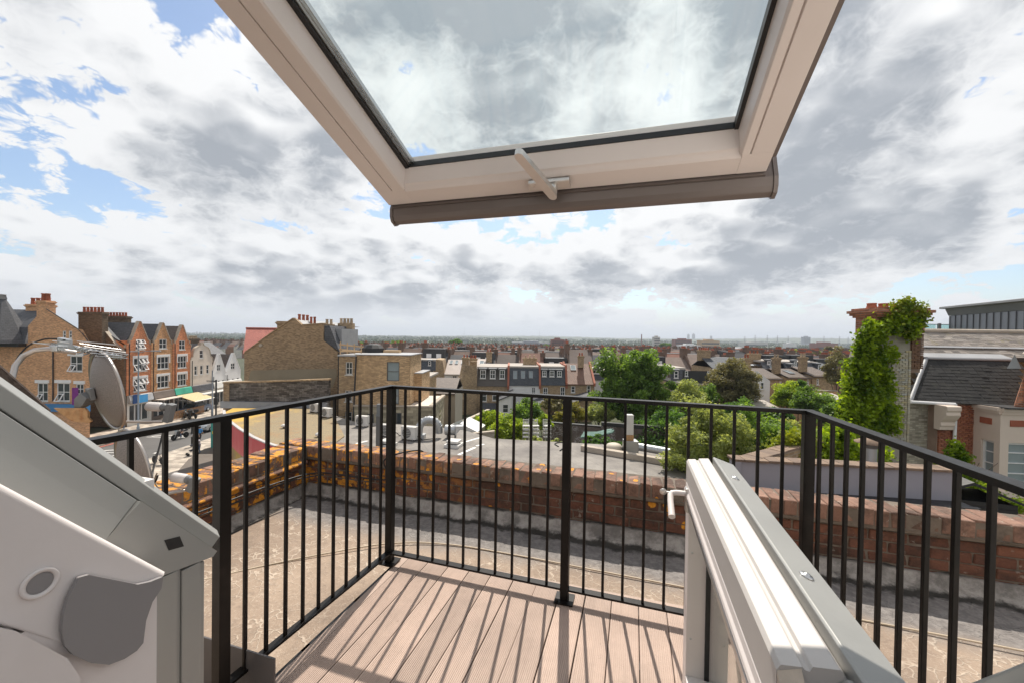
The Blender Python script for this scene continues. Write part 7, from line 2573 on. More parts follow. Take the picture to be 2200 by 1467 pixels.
mb.prism([(P0.x - 0.1, P0.y - 0.1, wz - 0.02), (P1.x, P1.y - 0.2, wz - 0.02), (P2.x, P2.y - 0.2, wz - 0.02), (P2.x, 0.5, wz - 0.02), (P0.x, 0.5, wz - 0.02)], (0, 0, 0.05))
part(by, 'bay_roof', mb, 'lead_black', root=NB)
# red brick gable on the far right with cream dressings
mb = MB()
g0 = Vector((rx(2176, 886, 14.4), -0.62, wz))
mb.prism([g0, g0 + Vector((3.0, 0, 0)), g0 + Vector((3.0, 0, 3.2)), g0 + Vector((0.62, 0, 2.0))], (0.62, 0.5, 0))
part(NB, 'front_gable', mb, brick('brick_red_near', (0.36, 0.135, 0.07), (0.46, 0.18, 0.095), (0.36, 0.25, 0.19), soot=0.2))
mb = MB()
mb.box(g0.x + 0.34, g0.x + 3, -0.74, -0.622, wz + 0.06, wz + 1.6)
z2 = zz(2200, 740, 14.3)
mb.prism([(g0.x - 0.1, -0.9, z2 - 0.32), (g0.x + 0.12, -0.9, z2 - 0.16), (g0.x + 0.9, -0.9, z2 + 0.1), (g0.x + 3.0, -0.9, z2 + 0.6), (g0.x + 3.0, -0.9, z2 - 0.40), (g0.x + 0.1, -0.9, z2 - 0.40)], (1.0, 0.8, 0))
part(NB, 'cream_dressing', mb, 'cream_stucco', 0.02)
mb = MB().prism([(g0.x - 0.25, -0.6, z2 - 0.85), (g0.x + 0.25, -0.6, z2 - 0.85), (g0.x, -0.6, z2 - 0.35)], (0.75, 0.6, 0))
part(NB, 'lead_saddle', mb, 'lead_grey')

# ---- zinc clad extension and glass balustrade
zA_ = at(2041, 712, 26.0)
zB_ = at(2260, 712, 19.5)
d_ = Vector((zB_.x - zA_.x, zB_.y - zA_.y, 0))
Lz = d_.length
ang = math.atan2(d_.y, d_.x)
zn = thing('zinc_extension', 'grey standing seam zinc roof extension on the far right', 'building', (zA_.x, zA_.y, 0.0), ang)
ztop = zz(2041, 662, 26.0)
mb = MB().box(0, Lz, 0.03, 5, -6.0, ztop)
part(zn, 'body', mb, 'zinc_dark')
npan = 14
pw_ = Lz / npan
zme = MB().box(0.012, pw_ - 0.012, -0.012, 0.03, -3.5, ztop - 0.52)
zmesh = zme.mesh('zinc_panel', 'zinc_panel')
sme = MB().box(-0.018, 0.018, -0.055, 0.03, -3.5, ztop - 0.52).mesh('seam', 'zinc_dark')
for k in range(npan):
    inst(zn, 'zinc_panel', zmesh, (k * pw_, 0, 0))
    inst(zn, 'seam', sme, (k * pw_, 0, 0))
part(zn, 'fascia', MB().prism([(-0.15, -0.02, ztop - 0.50), (-0.15, -0.20, ztop - 0.06), (-0.15, 0.05, ztop - 0.06), (-0.15, 0.05, ztop - 0.50)], (Lz + 0.3, 0, 0)), 'zinc_panel')
part(zn, 'roof_cap', MB().box(-0.35, Lz + 0.3, -0.40, 5.2, ztop - 0.06, ztop + 0.08), 'lead_grey', 0.02)
gb_ = thing('glass_balustrade', 'frameless glass balustrade left of the zinc extension', 'balustrade', (at(1978, 712, 26.5).x, 26.5, zz(1978, 714, 26.5)))
Lg = at(2045, 712, 26.5).x - at(1978, 712, 26.5).x
glassmat('rail_glass', (0.72, 0.88, 0.86), 2.0)
for k in range(2):
    part(gb_, 'glass_panel', MB().box(Lg * k / 2 + 0.04, Lg * (k + 1) / 2 - 0.04, 0, 0.015, -0.4, 0.50), 'rail_glass')
part(gb_, 'top_rail', MB().box(0, Lg, -0.02, 0.04, 0.50, 0.545), 'lead_grey')
for k in range(2):
    part(gb_, 'post', MB().box(Lg * k / 2 + 0.1, Lg * k / 2 + 0.28, -0.05, 0.06, -0.4, 0.60), 'lead_grey', 0.02)
tb = MB().box(-3, 9, 0.5, 6, -6, zz(1978, 714, 26.5) - 0.4)
part(zn, 'terrace', MB().box(-6.5, -0.01, 0.2, 5, -6.0, zz(1990, 716, 26.5) - 0.3), 'zinc_dark')

# ---- lilac rendered parapet with the lead gutter below it
LAp = at(1592, 985, 8.0)
LBp = at(2064, 1008, 7.5)
d_ = Vector((LBp.x - LAp.x, LBp.y - LAp.y, 0))
Ll = d_.length
ang = math.atan2(d_.y, d_.x)
zt_ = LAp.z
lw_ = thing('rendered_wall', 'lilac grey rendered parapet wall with brown tile coping', 'wall', (LAp.x, LAp.y, zt_ - 0.6), ang)
part(lw_, 'wall', MB().box(0, Ll, 0, 0.22, -0.7, 0.555), 'lilac_render', 0.01)
part(lw_, 'end_pier', MB().box(-0.12, 0.0 - 0.002, -0.04, 0.26, -0.7, 0.57), 'lilac_render', 0.01)
cm = MB().box(0.004, 0.216, -0.05, 0.28, 0.556, 0.60)
cmm = cm.mesh('coping_tile', piecemat('coping_brown', [(0.20, 0.135, 0.095), (0.26, 0.18, 0.125), (0.15, 0.105, 0.08)], soot=0.4))
k = 0
x = -0.16
while x < Ll:
    inst(lw_, 'coping_tile', cmm, (x, random.uniform(-0.006, 0.006), random.uniform(-0.004, 0.004)), (0, 0, random.uniform(-0.01, 0.01)))
    x += 0.22
gut = thing('lead_gutter', 'black lead gutter and slate ridge below the lilac wall', 'gutter', (LAp.x, LAp.y, zt_ - 0.6), ang)
part(gut, 'gutter', MB().box(0.05, Ll, -0.32, -0.005, -0.03, 0.02).box(0.05, Ll, -0.40, -0.321, -0.06, 0.045), 'lead_black', 0.008)
mb = MB()
mb.prism([(-0.1, -0.45, -0.02), (-0.1, -1.05, -0.24), (-0.1, -1.05, -0.30), (-0.1, -0.45, -0.08)], (Ll + 0.1, 0, 0))
part(gut, 'slate_slope', mb, 'slate_dark')
part(gut, 'downstand', MB().tube([(-0.12, -0.6, 0.1), (0.05, -0.5, 0.06), (0.2, -0.42, -0.04)], 0.07, 8), 'lead_black')
nbd = MB().box(-0.05, Ll + 3.5, -2.6, -0.46, GZ - zt_ + 0.6, -0.31)
o = obj('side_building', nbd.mesh('side_building', 'brick_host'), None, (LAp.x, LAp.y, zt_ - 0.6), ang)
tag(o, 'lower brick building directly below the lead gutter', 'building')
nb2 = MB().box(0, Ll, 0.23, 3.0, GZ - zt_ + 0.6, -0.75)
o = obj('yard_building', nb2.mesh('yard_building', 'felt_grey'), None, (LAp.x, LAp.y, zt_ - 0.6), ang)
tag(o, 'flat roofed yard behind the lilac wall', 'building')
# brown wall running back from the lilac wall
B0 = at(1607, 984, 8.1)
B1 = onz(1752, 942, zt_)
d_ = Vector((B1.x - B0.x, B1.y - B0.y, 0))
ang2 = math.atan2(d_.y, d_.x)
bwl = thing('garden_wall', 'brown brick wall with tiled coping running back from the lilac wall', 'wall', (B0.x, B0.y, zt_), ang2)
part(bwl, 'wall', MB().box(0, d_.length, -0.12, 0.12, -2.4, -0.05), 'brick_stock')
x = 0.0
while x < d_.length:
    inst(bwl, 'coping_tile', cmm, (x, -0.115, -0.6 + random.uniform(-0.004, 0.006)))
    x += 0.22
# flue cowl standing in the yard
p = at(1868, 985, 9.6)
T = thing('chimney_cowl', 'rusty capped flue cowl in the yard behind the lilac wall', 'flue', (p.x, p.y, zt_ - 0.9))
part(T, 'pipe', MB().lathe([(0.14, 0), (0.14, 0.75)], (0, 0, 0), 14), 'galv')
part(T, 'skirt', MB().lathe([(0.16, 0.75), (0.18, 0.78), (0.18, 0.86)], (0, 0, 0), 14), 'ac_dark')
part(T, 'cap', MB().lathe([(0.30, 0.86), (0.30, 0.88), (0.05, 1.0), (0.01, 1.005)], (0, 0, 0), 14), 'coping_brown')
# black timber shed roof and its lean-to in front of the bay
p = onz(2100, 1085, -2.6)
T = thing('garden_shed', 'small black boarded shed under the ivy in front of the bay', 'shed', (p.x - 0.2, p.y, -4.0), R(-18))
for k in range(9):
    part(T, 'board', MB().box(-0.9, 0.9, -0.012 * (k % 2), 0.02, 0.13 * k + 0.35, 0.13 * k + 0.475), 'lead_black')
part(T, 'frame', MB().box(-0.88, 0.88, 0.021, 1.2, 0, 1.5), 'lead_black')
part(T, 'roof', MB().prism([(-1.05, -0.15, 1.50), (0, -0.15, 1.95), (1.05, -0.15, 1.50), (1.05, -0.15, 1.56), (0, -0.15, 2.02), (-1.05, -0.15, 1.56)], (0, 1.5, 0)), 'lead_black')
# ------------------------------------------------------------------ vegetation kit
def leaf_obj_mesh(name, P, S, mat, seed=0, up=0.35, aspect=0.62):
    """many small leaf faces; P (N,3), S (N,) sizes"""
    r = np.random.default_rng(seed)
    N = len(P)
    n_ = r.normal(size=(N, 3))
    n_[:, 2] = np.abs(n_[:, 2]) + up
    n_ /= np.linalg.norm(n_, axis=1, keepdims=True)
    a = np.cross(n_, r.normal(size=(N, 3)))
    a /= np.linalg.norm(a, axis=1, keepdims=True) + 1e-9
    b = np.cross(n_, a)
    s = S[:, None] * 0.5
    V = np.empty((N, 4, 3), dtype=np.float32)
    V[:, 0] = P - a * s
    V[:, 1] = P - b * s * aspect + n_ * s * 0.15
    V[:, 2] = P + a * s
    V[:, 3] = P + b * s * aspect + n_ * s * 0.15
    me = bpy.data.meshes.new(name)
    me.vertices.add(N * 4)
    me.vertices.foreach_set('co', V.reshape(-1))
    me.loops.add(N * 4)
    me.loops.foreach_set('vertex_index', np.arange(N * 4, dtype=np.int32))
    me.polygons.add(N)
    me.polygons.foreach_set('loop_start', np.arange(0, N * 4, 4, dtype=np.int32))
    me.polygons.foreach_set('loop_total', np.full(N, 4, dtype=np.int32))
    me.materials.append(MATS[mat] if isinstance(mat, str) else mat)
    me.update()
    me.validate()
    return me


def crown(radii, n, clumps, cr, seed, flat=0.25, size=0.2, hollow=0.45):
    """leaf points spread over clumps inside an uneven ellipsoid"""
    r = np.random.default_rng(seed)
    d = r.normal(size=(clumps, 3))
    d /= np.linalg.norm(d, axis=1, keepdims=True)
    d[:, 2] = np.where(d[:, 2] < -flat, -flat + 0.3 * (d[:, 2] + flat), d[:, 2])
    rad = r.uniform(hollow, 1.0, size=(clumps, 1)) ** 0.7
    lump = 1.0 + 0.22 * np.sin(d[:, :1] * 4.1 + seed) * np.cos(d[:, 1:2] * 3.3 + seed * 1.7)
    C = d * rad * lump * np.array(radii)
    k = r.integers(0, clumps, n)
    q = r.normal(size=(n, 3))
    q /= np.linalg.norm(q, axis=1, keepdims=True)
    rr = cr * (0.45 + 0.75 * r.random((clumps, 1)))[k] * r.random((n, 1)) ** 0.4
    P = C[k] + q * rr * np.array([1, 1, 0.75])
    S = size * r.uniform(0.6, 1.35, n)
    return P, S


def tree(name, label, base, height, radii, n, clumps, cr, size, mat, seed, group=None, trunk=0.16, cz=None, cat='tree', limbs=5, flat=0.25, hollow=0.45):
    """base = ground point; crown centred at cz above it"""
    T = thing(name, label, cat, base, 0, group)
    cz = cz if cz is not None else height - radii[2]
    r = random.Random(seed)
    mb = MB()
    lean = Vector((r.uniform(-0.3, 0.3), r.uniform(-0.3, 0.3), 0))
    top = Vector((0, 0, cz)) + lean
    mb.tube([(0, 0, 0), top * 0.45 + Vector((r.uniform(-.1, .1), 0, 0)), top], [trunk, trunk * 0.75, trunk * 0.35], 8)
    for i in range(limbs):
        a = 2 * math.pi * i / limbs + r.uniform(-0.4, 0.4)
        s = top * r.uniform(0.45, 0.85)
        e = Vector((math.cos(a) * radii[0] * 0.75, math.sin(a) * radii[1] * 0.75, cz + r.uniform(-0.2, 0.55) * radii[2]))
        m_ = s.lerp(e, 0.5) + Vector((0, 0, radii[2] * 0.12))
        mb.tube([s, m_, e], [trunk * 0.45, trunk * 0.28, trunk * 0.08], 6)
    part(T, 'trunk', mb, 'bark')
    P, S = crown(radii, n, clumps, cr, seed, flat, size, hollow)
    P = P + np.array([lean.x, lean.y, cz])
    P[:, 2] = np.maximum(P[:, 2], 0.05)
    obj('crown', leaf_obj_mesh('crown', P, S, mat, seed), T)
    return T


plain('bark', (0.085, 0.065, 0.05), 0.9, 0, 0.3, 2.0, 0.5, 20, 0.02)
leafmat('leaf_green', (0.050, 0.109, 0.024), (0.237, 0.373, 0.071), 0.50)
leafmat('leaf_dark', (0.037, 0.098, 0.024), (0.138, 0.263, 0.049), 0.50)
leafmat('leaf_lime', (0.122, 0.221, 0.019), (0.468, 0.566, 0.060), 0.50)
leafmat('leaf_olive', (0.104, 0.099, 0.049), (0.304, 0.275, 0.142), 0.32)
leafmat('leaf_pale', (0.160, 0.206, 0.069), (0.451, 0.505, 0.198), 0.50)
leafmat('leaf_yellow', (0.14, 0.15, 0.02), (0.34, 0.30, 0.05), 0.35)
leafmat('leaf_ivy', (0.033, 0.088, 0.008), (0.391, 0.528, 0.029), 0.50, 1.6)
leafmat('leaf_ivy_red', (0.060, 0.130, 0.010), (0.33, 0.36, 0.035), 0.35, 2.0)
leafmat('leaf_blossom', (0.20, 0.22, 0.10), (0.50, 0.50, 0.36), 0.2)


def gtree(name, label, px, ptop, pbot, Y, wpx, n, clumps, mat, seed, size=0.2, group=None, cr=None, depth=0.85, **kw):
    """tree given by its picture-survey extent at distance Y: top / bottom of crown and half width"""
    t_, b_ = at(px, ptop, Y), at(px, pbot, Y)
    rx_ = wpx * Y / FPX
    rz_ = max(0.3, (t_.z - b_.z) / 2)
    cz = (t_.z + b_.z) / 2 - gz(Y)
    return tree(name, label, (t_.x, Y, gz(Y)), 0, (rx_, rx_ * depth, rz_), n, clumps, cr or 0.42 * min(rx_, rz_), size, mat, seed, group, trunk=max(0.07, rx_ * 0.07), cz=cz, **kw)


# ------------------------------------------------------------------ terraces seen over the railing
slate('slate_blue', (0.055, 0.062, 0.074), (0.080, 0.088, 0.10), 0.3, 0.22, 0.008, moss=0.05, patch=0.25)
plain('felt_top', (0.40, 0.36, 0.32), 0.85, 0, 0.2, 0.5, 0.2, 10, dirt=0.3, dirtcol=(0.24, 0.2, 0.17))
plain('mansard_brown', (0.095, 0.082, 0.072), 0.7, 0, 0.2, 0.6, 0.2, 10)
plain('clad_black', (0.028, 0.029, 0.032), 0.5, 0, 0.15, 0.8, 0.1, 8)
plain('roof_pale', (0.46, 0.40, 0.36), 0.8, 0, 0.15, 0.6, 0.2, 10)
plain('beige_render', (0.34, 0.305, 0.25), 0.85, 0, 0.12, 0.5, 0.1, 10)
plain('coping_red', (0.36, 0.12, 0.07), 0.8, 0, 0.2, 1, 0.2, 10)


def terrace_house(label, px0, px1, Y, y_top, y_eave, wallmat, roofmat, style, wins=(), roofwins=(), flank=None, chim=None, dep=8.0, group='terraced houses seen over the railing', rot=0.0, toptrim='felt_top', flip=False, ybase=None):
    """wins / roofwins given in survey pixels: (x0, x1, ytop, ybot, cols, rows)"""
    p0, p1 = at(px0, y_eave, Y), at(px1, y_eave, Y)
    W = p1.x - p0.x
    T = thing('terraced_house', label, 'house', (p0.x, Y, GZ), rot, group)
    X = lambda px: (px - px0) / (px1 - px0) * W
    Z = lambda py: zz((px0 + px1) / 2, py, Y) - GZ
    ze, zt = Z(y_eave), Z(y_top)
    holes = [(X(a), X(b), Z(d), Z(c)) for (a, b, c, d, cl, rw) in wins]
    mb = MB().wall(0, W, 0, ze, 0, holes, 0.12)
    mb.add([(0, 0, 0), (0, dep, 0), (0, dep, ze), (0, 0, ze), (W, 0, 0), (W, dep, 0), (W, dep, ze), (W, 0, ze)], [(0, 3, 2, 1), (4, 5, 6, 7), (1, 2, 6, 5)])
    part(T, 'wall', mb, wallmat)
    for (a, b, c, d, cl, rw) in wins:
        window(T, X(a), 0.06, Z(d), X(b) - X(a), Z(c) - Z(d), cl, rw, True, fr_=0.10, bar=0.06)
    if style == 'mansard':
        run = 1.0
        mb = MB()
        mb.prism([(0.02, -0.12, ze), (0.02, run, zt), (0.02, run, zt - 0.25), (0.02, 0.25, ze)], (W - 0.04, 0, 0))
        part(T, 'mansard', mb, roofmat)
        mb = MB().box(-0.02, W + 0.02, run - 0.12, dep, zt - 0.2, zt + 0.06)
        part(T, 'flat_roof', mb, toptrim)
        sl_ = math.atan2(run + 0.12, zt - ze)
        for (a, b, c, d, cl, rw) in roofwins:
            w_, h_ = X(b) - X(a), Z(c) - Z(d)
            if cl == 0:      # roof light lying in the slope
                f = (Z(d) - ze) / (zt - ze)
                y_ = -0.12 + (run + 0.12) * f - 0.05
                window(T, X(a), y_, Z(d), w_, h_ / math.cos(sl_), 1, 1, False, 0.0, sl_, gm='pale_glass', fr_=0.06, fm='lead_grey')
            else:
                f = (Z(d) - ze) / (zt - ze)
                y_ = -0.12 + (run + 0.12) * f - 0.06
                dm = MB().box(X(a) - 0.1, X(b) + 0.1, y_ + 0.04, run + 0.2, Z(d), Z(c) + 0.12)
                do = part(T, 'dormer', dm, roofmat)
                mb = MB().box(X(a) - 0.2, X(b) + 0.2, y_ - 0.15, run + 0.3, Z(c) + 0.12, Z(c) + 0.26)
                part(do, 'dormer_roof', mb, 'lead_grey', root=T)
                window(T, X(a), y_, Z(d), w_, h_, cl, rw, True, fr_=0.10, bar=0.06)
    elif style == 'pitch':
        run = 4.0
        mb = MB()
        mb.prism([(0, -0.2, ze - 0.1), (0, run, zt), (0, dep, ze - 0.1), (0, dep, ze - 0.25), (0, run, zt - 0.15), (0, -0.2, ze - 0.25)], (W, 0, 0))
        part(T, 'roof', mb, roofmat)
        sl_ = math.atan2(run + 0.2, zt - ze)
        for (a, b, c, d, cl, rw) in roofwins:
            f = (Z(d) - ze) / (zt - ze)
            y_ = -0.2 + (run + 0.2) * f
            f2 = (Z(c) - ze) / (zt - ze)
            L_ = math.hypot((run + 0.2) * (f2 - f), Z(c) - Z(d))
            window(T, X(a), y_ - 0.06, Z(d) + 0.05, X(b) - X(a), L_, 1, 1, False, 0.0, sl_, gm='pale_glass', fr_=0.07, fm='lead_grey')
    elif style == 'flat':
        part(T, 'flat_roof', MB().box(-0.1, W + 0.1, -0.15, dep + 0.1, ze, ze + 0.2), toptrim)
    # party wall parapets
    if style in ('mansard', 'pitch') and flank:
        for s_ in flank:
            xx = -0.15 if s_ == 'l' else W - 0.15
            pw_ = MB()
            rn = 1.0 if style == 'mansard' else 4.0
            pw_.prism([(xx, -0.25, ze - 0.4), (xx, -0.25, ze + 0.1), (xx, rn - 0.1, zt + 0.30), (xx, dep if style == 'mansard' else rn + 0.3, zt + 0.30), (xx, dep if style == 'mansard' else rn + 0.3, ze - 0.4)], (0.3, 0, 0))
            part(T, 'party_wall', pw_, 'coping_red' if s_ != 'L' else wallmat)
    for (cx, cy, h_, w_, pots, pm_) in (chim or ()):
        chimney(T, X(cx), cy, zt - 0.6, w_, 0.6, h_ + 0.6, pots, 'brick_stock', pm_, 0.45, 'x', 0.13)
    return T


YT = 62.0
# brown gable end block with dormers
T = terrace_house('end terrace with tall brown brick gable wall and three white dormers', 1024, 1092, YT, 789, 829, 'brick_stock', 'mansard_brown', 'mansard',
                  [(1034, 1046, 838, 862, 1, 2), (1058, 1070, 838, 860, 1, 2)], [(1031, 1043, 794, 813, 2, 2), (1052, 1064, 794, 813, 2, 2), (1073, 1084, 794, 813, 2, 2)], flank='r', chim=[(1012, 3.0, 0.9, 1.2, 3, 'pot_red')])
gx = lambda px: at(px, 830, YT).x - at(1024, 829, YT).x
gzt = lambda py: zz(1005, py, YT) - GZ
mb = MB().prism([(gx(984), -1.2, 0), (gx(1025), -0.3, 0), (gx(1025), -0.3, gzt(790)), (gx(1012), -0.55, gzt(783)), (gx(1000), -0.8, gzt(783)), (gx(996), -0.9, gzt(805)), (gx(984), -1.2, gzt(822))], (-0.6, 0.6, 0))
part(T, 'gable_wall', mb, 'brick_stock')
chimney(T, gx(999), 0.4, gzt(800), 1.0, 0.8, gzt(772) - gzt(800), 2, 'brick_stock', 'pot_red', 0.4)
chimney(T, gx(1016), 0.9, gzt(795), 0.8, 0.6, gzt(780) - gzt(795), 0, 'brick_stock')
mb = MB()
x0_, x1_ = gx(1034), gx(1083)
mb.prism([(x0_, -2.2, gzt(880)), (x0_, -0.02, gzt(864)), (x0_, -0.02, gzt(868)), (x0_, -2.2, gzt(884))], (x1_ - x0_, 0, 0))
lt = part(T, 'lean_to_roof', mb, 'slate_dark')
part(T, 'lean_to', MB().box(x0_ + 0.1, x1_ - 0.1, -2.1, -0.02, 0, gzt(884)), 'brick_stock')
terrace_house('white walled terrace house with blue slate mansard and three roof lights', 1093, 1160, YT, 788, 828, 'white_render', 'slate_blue', 'mansard',
              [(1142, 1151, 831, 852, 2, 4)], [(1102, 1111, 797, 814, 0, 1), (1119, 1128, 797, 813, 0, 1), (1136, 1145, 797, 812, 0, 1)], flank='r', chim=[(1140, 4.0, 0.9, 2.2, 3, 'pot_buff')])
terrace_house('brick terrace house with blue slate mansard and three small white dormers', 1160, 1217, YT, 788, 827, 'brick_stock', 'slate_blue', 'mansard',
              [(1167, 1177, 832, 854, 2, 2), (1204, 1214, 830, 852, 2, 2)], [(1165, 1174, 796, 809, 2, 2), (1181, 1191, 796, 809, 2, 2), (1197, 1207, 796, 809, 2, 2)], flank='r')
terrace_house('brown tiled terrace house with red brick quoins next to the white flank', 1217, 1277, YT, 784, 823, 'brick_stock', 'tile_terra', 'pitch',
              [(1227, 1236, 829, 843, 1, 2), (1261, 1269, 827, 845, 1, 2)], [(1218, 1223, 793, 799, 1, 1), (1231, 1243, 788, 798, 1, 1)], flank='lr', chim=[(1254, 3.0, 1.0, 0.9, 2, 'pot_red')])
terrace_house('white flank house with black dormer behind the big tree', 1268, 1330, YT + 5, 796, 816, 'white_render', 'clad_black', 'mansard',
              [], [(1274, 1296, 794, 803, 3, 1)], flank='')
# two small rear extensions
for lb, px0, px1, Y, yt, ym in (('small white ended rear extension with lean-to slate roof', 1072, 1100, 57.0, 846, 'white_render'), ('low slate roofed rear extension behind the shrubs', 1145, 1178, 57.0, 860, 'brick_stock'), ('brown rear extension at the foot of the brown tiled house', 1228, 1272, 57.0, 852, 'brick_stock_dk')):
    p0 = at(px0, yt, Y)
    W = at(px1, yt, Y).x - p0.x
    h_ = p0.z - GZ
    T = thing('rear_extension', lb, 'extension', (p0.x, Y, GZ), 0, 'rear extensions of the terrace')
    part(T, 'wall', MB().prism([(0, 0, 0), (W, 0, 0), (W, 0, h_ - 0.1), (0, 0, h_ - 0.9)], (0, 4.9, 0)), ym)
    part(T, 'roof', MB().prism([(-0.15, -0.15, h_ - 0.95), (W + 0.15, -0.15, h_ - 0.05), (W + 0.15, -0.15, h_ + 0.1), (-0.15, -0.15, h_ - 0.8)], (0, 5.2, 0)), 'slate_dark')
    window(T, W * 0.3, -0.03, h_ - 2.6, 0.8, 1.2, 1, 2)
# group further left
terrace_house('dark slate loft terrace with white dormers left of the pale roofed house', 878, 942, 76, 773, 795, 'brick_stock', 'slate_blue', 'mansard', [(896, 903, 795, 806, 1, 2), (925, 931, 794, 808, 1, 2)], [(882, 887, 776, 788, 1, 2), (896, 902, 775, 783, 1, 2), (919, 925, 775, 785, 1, 2)], flank='')
T = terrace_house('white rendered house with pale slate roof and row of roof lights', 955, 1006, 68, 775, 802, 'white_render', 'roof_pale', 'pitch', [(972, 982, 806, 822, 2, 3)], [(960, 967, 777, 784, 1, 1), (972, 979, 777, 784, 1, 1), (986, 993, 777, 784, 1, 1)], flank='')
mb = MB()
X_ = at(938, 800, 68).x - at(955, 802, 68).x
mb.prism([(X_, -0.8, 0), (0, 0, 0), (0, 0, zz(955, 800, 68) - GZ), (X_ * 0.25, -0.2, zz(950, 773, 68) - GZ), (X_, -0.8, zz(940, 771, 68) - GZ)], (-0.3, 5, 0))
part(T, 'gable_wall', mb, 'brick_stock')
terrace_house('second pale roofed house with two roof lights behind the brown gable', 1000, 1042, 70, 773, 790, 'white_render', 'roof_pale', 'pitch', [], [(1011, 1020, 777, 784, 1, 1), (1028, 1038, 777, 784, 1, 1)], flank='', chim=[(1048, 3.5, 1.0, 1.0, 2, 'pot_red')])
T = terrace_house('beige rendered block with low hipped slate roof', 905, 978, 46, 818, 842, 'beige_render', 'slate_brown', 'pitch', [], [], flank='', dep=7)
mb = MB()
X_ = at(880, 820, 44).x
hb_ = thing('rear_extension', 'buff brick extension with pale flat roof beside the modern block', 'extension', (at(880, 820, 40).x, 40, GZ), 0, 'rear extensions of the terrace')
part(hb_, 'wall', MB().box(0, 1.9, 0, 4, 0, zz(890, 810, 40) - GZ), 'brick_modern')
part(hb_, 'roof', MB().box(-0.15, 2.1, -0.15, 4.1, zz(890, 810, 40) - GZ, zz(890, 806, 40) - GZ), 'felt_top')
# right-hand group
terrace_house('slate mansard house with white dormers beside the black loft', 1443, 1478, 60, 791, 822, 'brick_stock', 'slate_dark', 'mansard', [(1441, 1447, 832, 845, 1, 2), (1453, 1460, 828, 846, 1, 2)], [(1449, 1458, 796, 812, 1, 2), (1437, 1442, 785, 794, 0, 1)] and [(1449, 1458, 796, 812, 1, 2)], flank='')
T = terrace_house('black clad box loft extension with small white windows', 1466, 1528, 57, 790, 826, 'clad_black', 'clad_black', 'flat', [(1471, 1478, 796, 808, 1, 2), (1519, 1528, 796, 801, 1, 1)], [], flank='', ybase=None)
terrace_house('brown brick house with white gable end left of the cottages', 1626, 1680, 53, 795, 811, 'brick_stock', 'slate_brown', 'pitch', [(1675, 1679.5, 818, 828, 1, 2)], [], flank='', chim=[(1622, 2.0, 1.2, 0.8, 2, 'pot_red')])
gw = at(1626, 802, 52.9)
T = thing('gable_annexe', 'white painted lean-to annexe with one small dark window', 'annexe', (gw.x - 0.3, 52.2, GZ))
hz_ = zz(1626, 802, 52.2) - GZ
part(T, 'wall', MB().prism([(0, 0, 0), (1.6, 0, 0), (1.6, 0, hz_ - 0.9), (0, 0, hz_ + 0.3)], (0, 0.6, 0)), 'white_render')
window(T, 0.35, -0.04, hz_ - 2.0, 0.45, 0.9, 1, 2, gm='dark_glass')
terrace_house('brown brick cottage with slate roof and white roof light', 1692, 1742, 54, 796, 809, 'brick_stock', 'slate_brown', 'pitch', [(1734, 1739, 814, 826, 1, 2)], [(1712, 1724, 799, 804, 1, 1)], flank='', chim=[(1688, 2.0, 1.3, 0.9, 2, 'pot_buff')])
terrace_house('brown brick cottage with plain slate roof, right of its chimney', 1745, 1792, 54, 792, 806, 'brick_stock', 'slate_brown', 'pitch', [(1755, 1760, 813, 826, 1, 2)], [], flank='', chim=[(1747, 2.0, 1.2, 0.9, 2, 'pot_buff')])
terrace_house('dark slate mansard terrace with white sash dormers behind the cottages', 1690, 1765, 62, 778, 794, 'brick_stock', 'slate_blue', 'mansard', [], [(1697, 1702, 784, 796, 1, 2), (1755, 1760, 782, 795, 1, 2), (1709, 1714, 776, 787, 1, 2)], flank='')
terrace_house('grey slate loft with wide white dormer behind the white gable end', 1640, 1690, 64, 776, 792, 'brick_stock', 'slate_dark', 'mansard', [], [(1652, 1659, 775, 783, 2, 1), (1655, 1662, 785, 791, 0, 1)], flank='', chim=[(1643, 3.0, 0.8, 2.0, 3, 'pot_red')])
terrace_house('slate terrace house with paired roof lights behind the black loft', 1530, 1600, 70, 770, 790, 'brick_stock', 'slate_blue', 'pitch', [], [], flank='', chim=[(1535, 4.0, 1.0, 2.2, 5, 'pot_red')])

# graffiti wall, fences and garden clutter
m, t = newmat('graffiti_wall')
wp = coords(t, 'World')
n1 = noise(t, wp, 0.8, 6, 0.65)
base_ = t.mix(t.sstep(n1, 0.35, 0.65), (0.10, 0.075, 0.065, 1), (0.17, 0.14, 0.125, 1))
gn = noise(t, t.vmath('MULTIPLY', wp, (1.0, 1.0, 1.6)), 1.5, 4, 0.6, 2.5)
ln = t.sstep(t.math('ABSOLUTE', t.math('SUBTRACT', gn, 0.5)), 0.0, 0.035, 1.0, 0.0)
ms_ = t.sstep(noise(t, wp, 0.35, 2), 0.5, 0.56)
finish(t, t.mix(t.math('MULTIPLY', ln, ms_), base_, (0.62, 0.61, 0.64, 1)), 0.85)
Yg = 35.0
p0, p1 = at(1178, 908, Yg), at(1445, 905, Yg - 3)
gwl = thing('boundary_wall', 'dark boundary wall sprayed with white graffiti beyond the flat roof', 'wall', (p0.x, p0.y, GZ), math.atan2(p1.y - p0.y, p1.x - p0.x))
Lw = math.hypot(p1.x - p0.x, p1.y - p0.y)
hz_ = p0.z - GZ
part(gwl, 'wall', MB().box(0, Lw * 0.45, 0, 0.25, 0, hz_).box(Lw * 0.45 + 0.02, Lw, -0.1, 0.15, 0, hz_ + 0.15), 'graffiti_wall')
part(gwl, 'coping', MB().box(-0.05, Lw * 0.45, -0.05, 0.3, hz_, hz_ + 0.1).box(Lw * 0.45, Lw, -0.15, 0.2, hz_ + 0.15, hz_ + 0.45), 'lead_black')
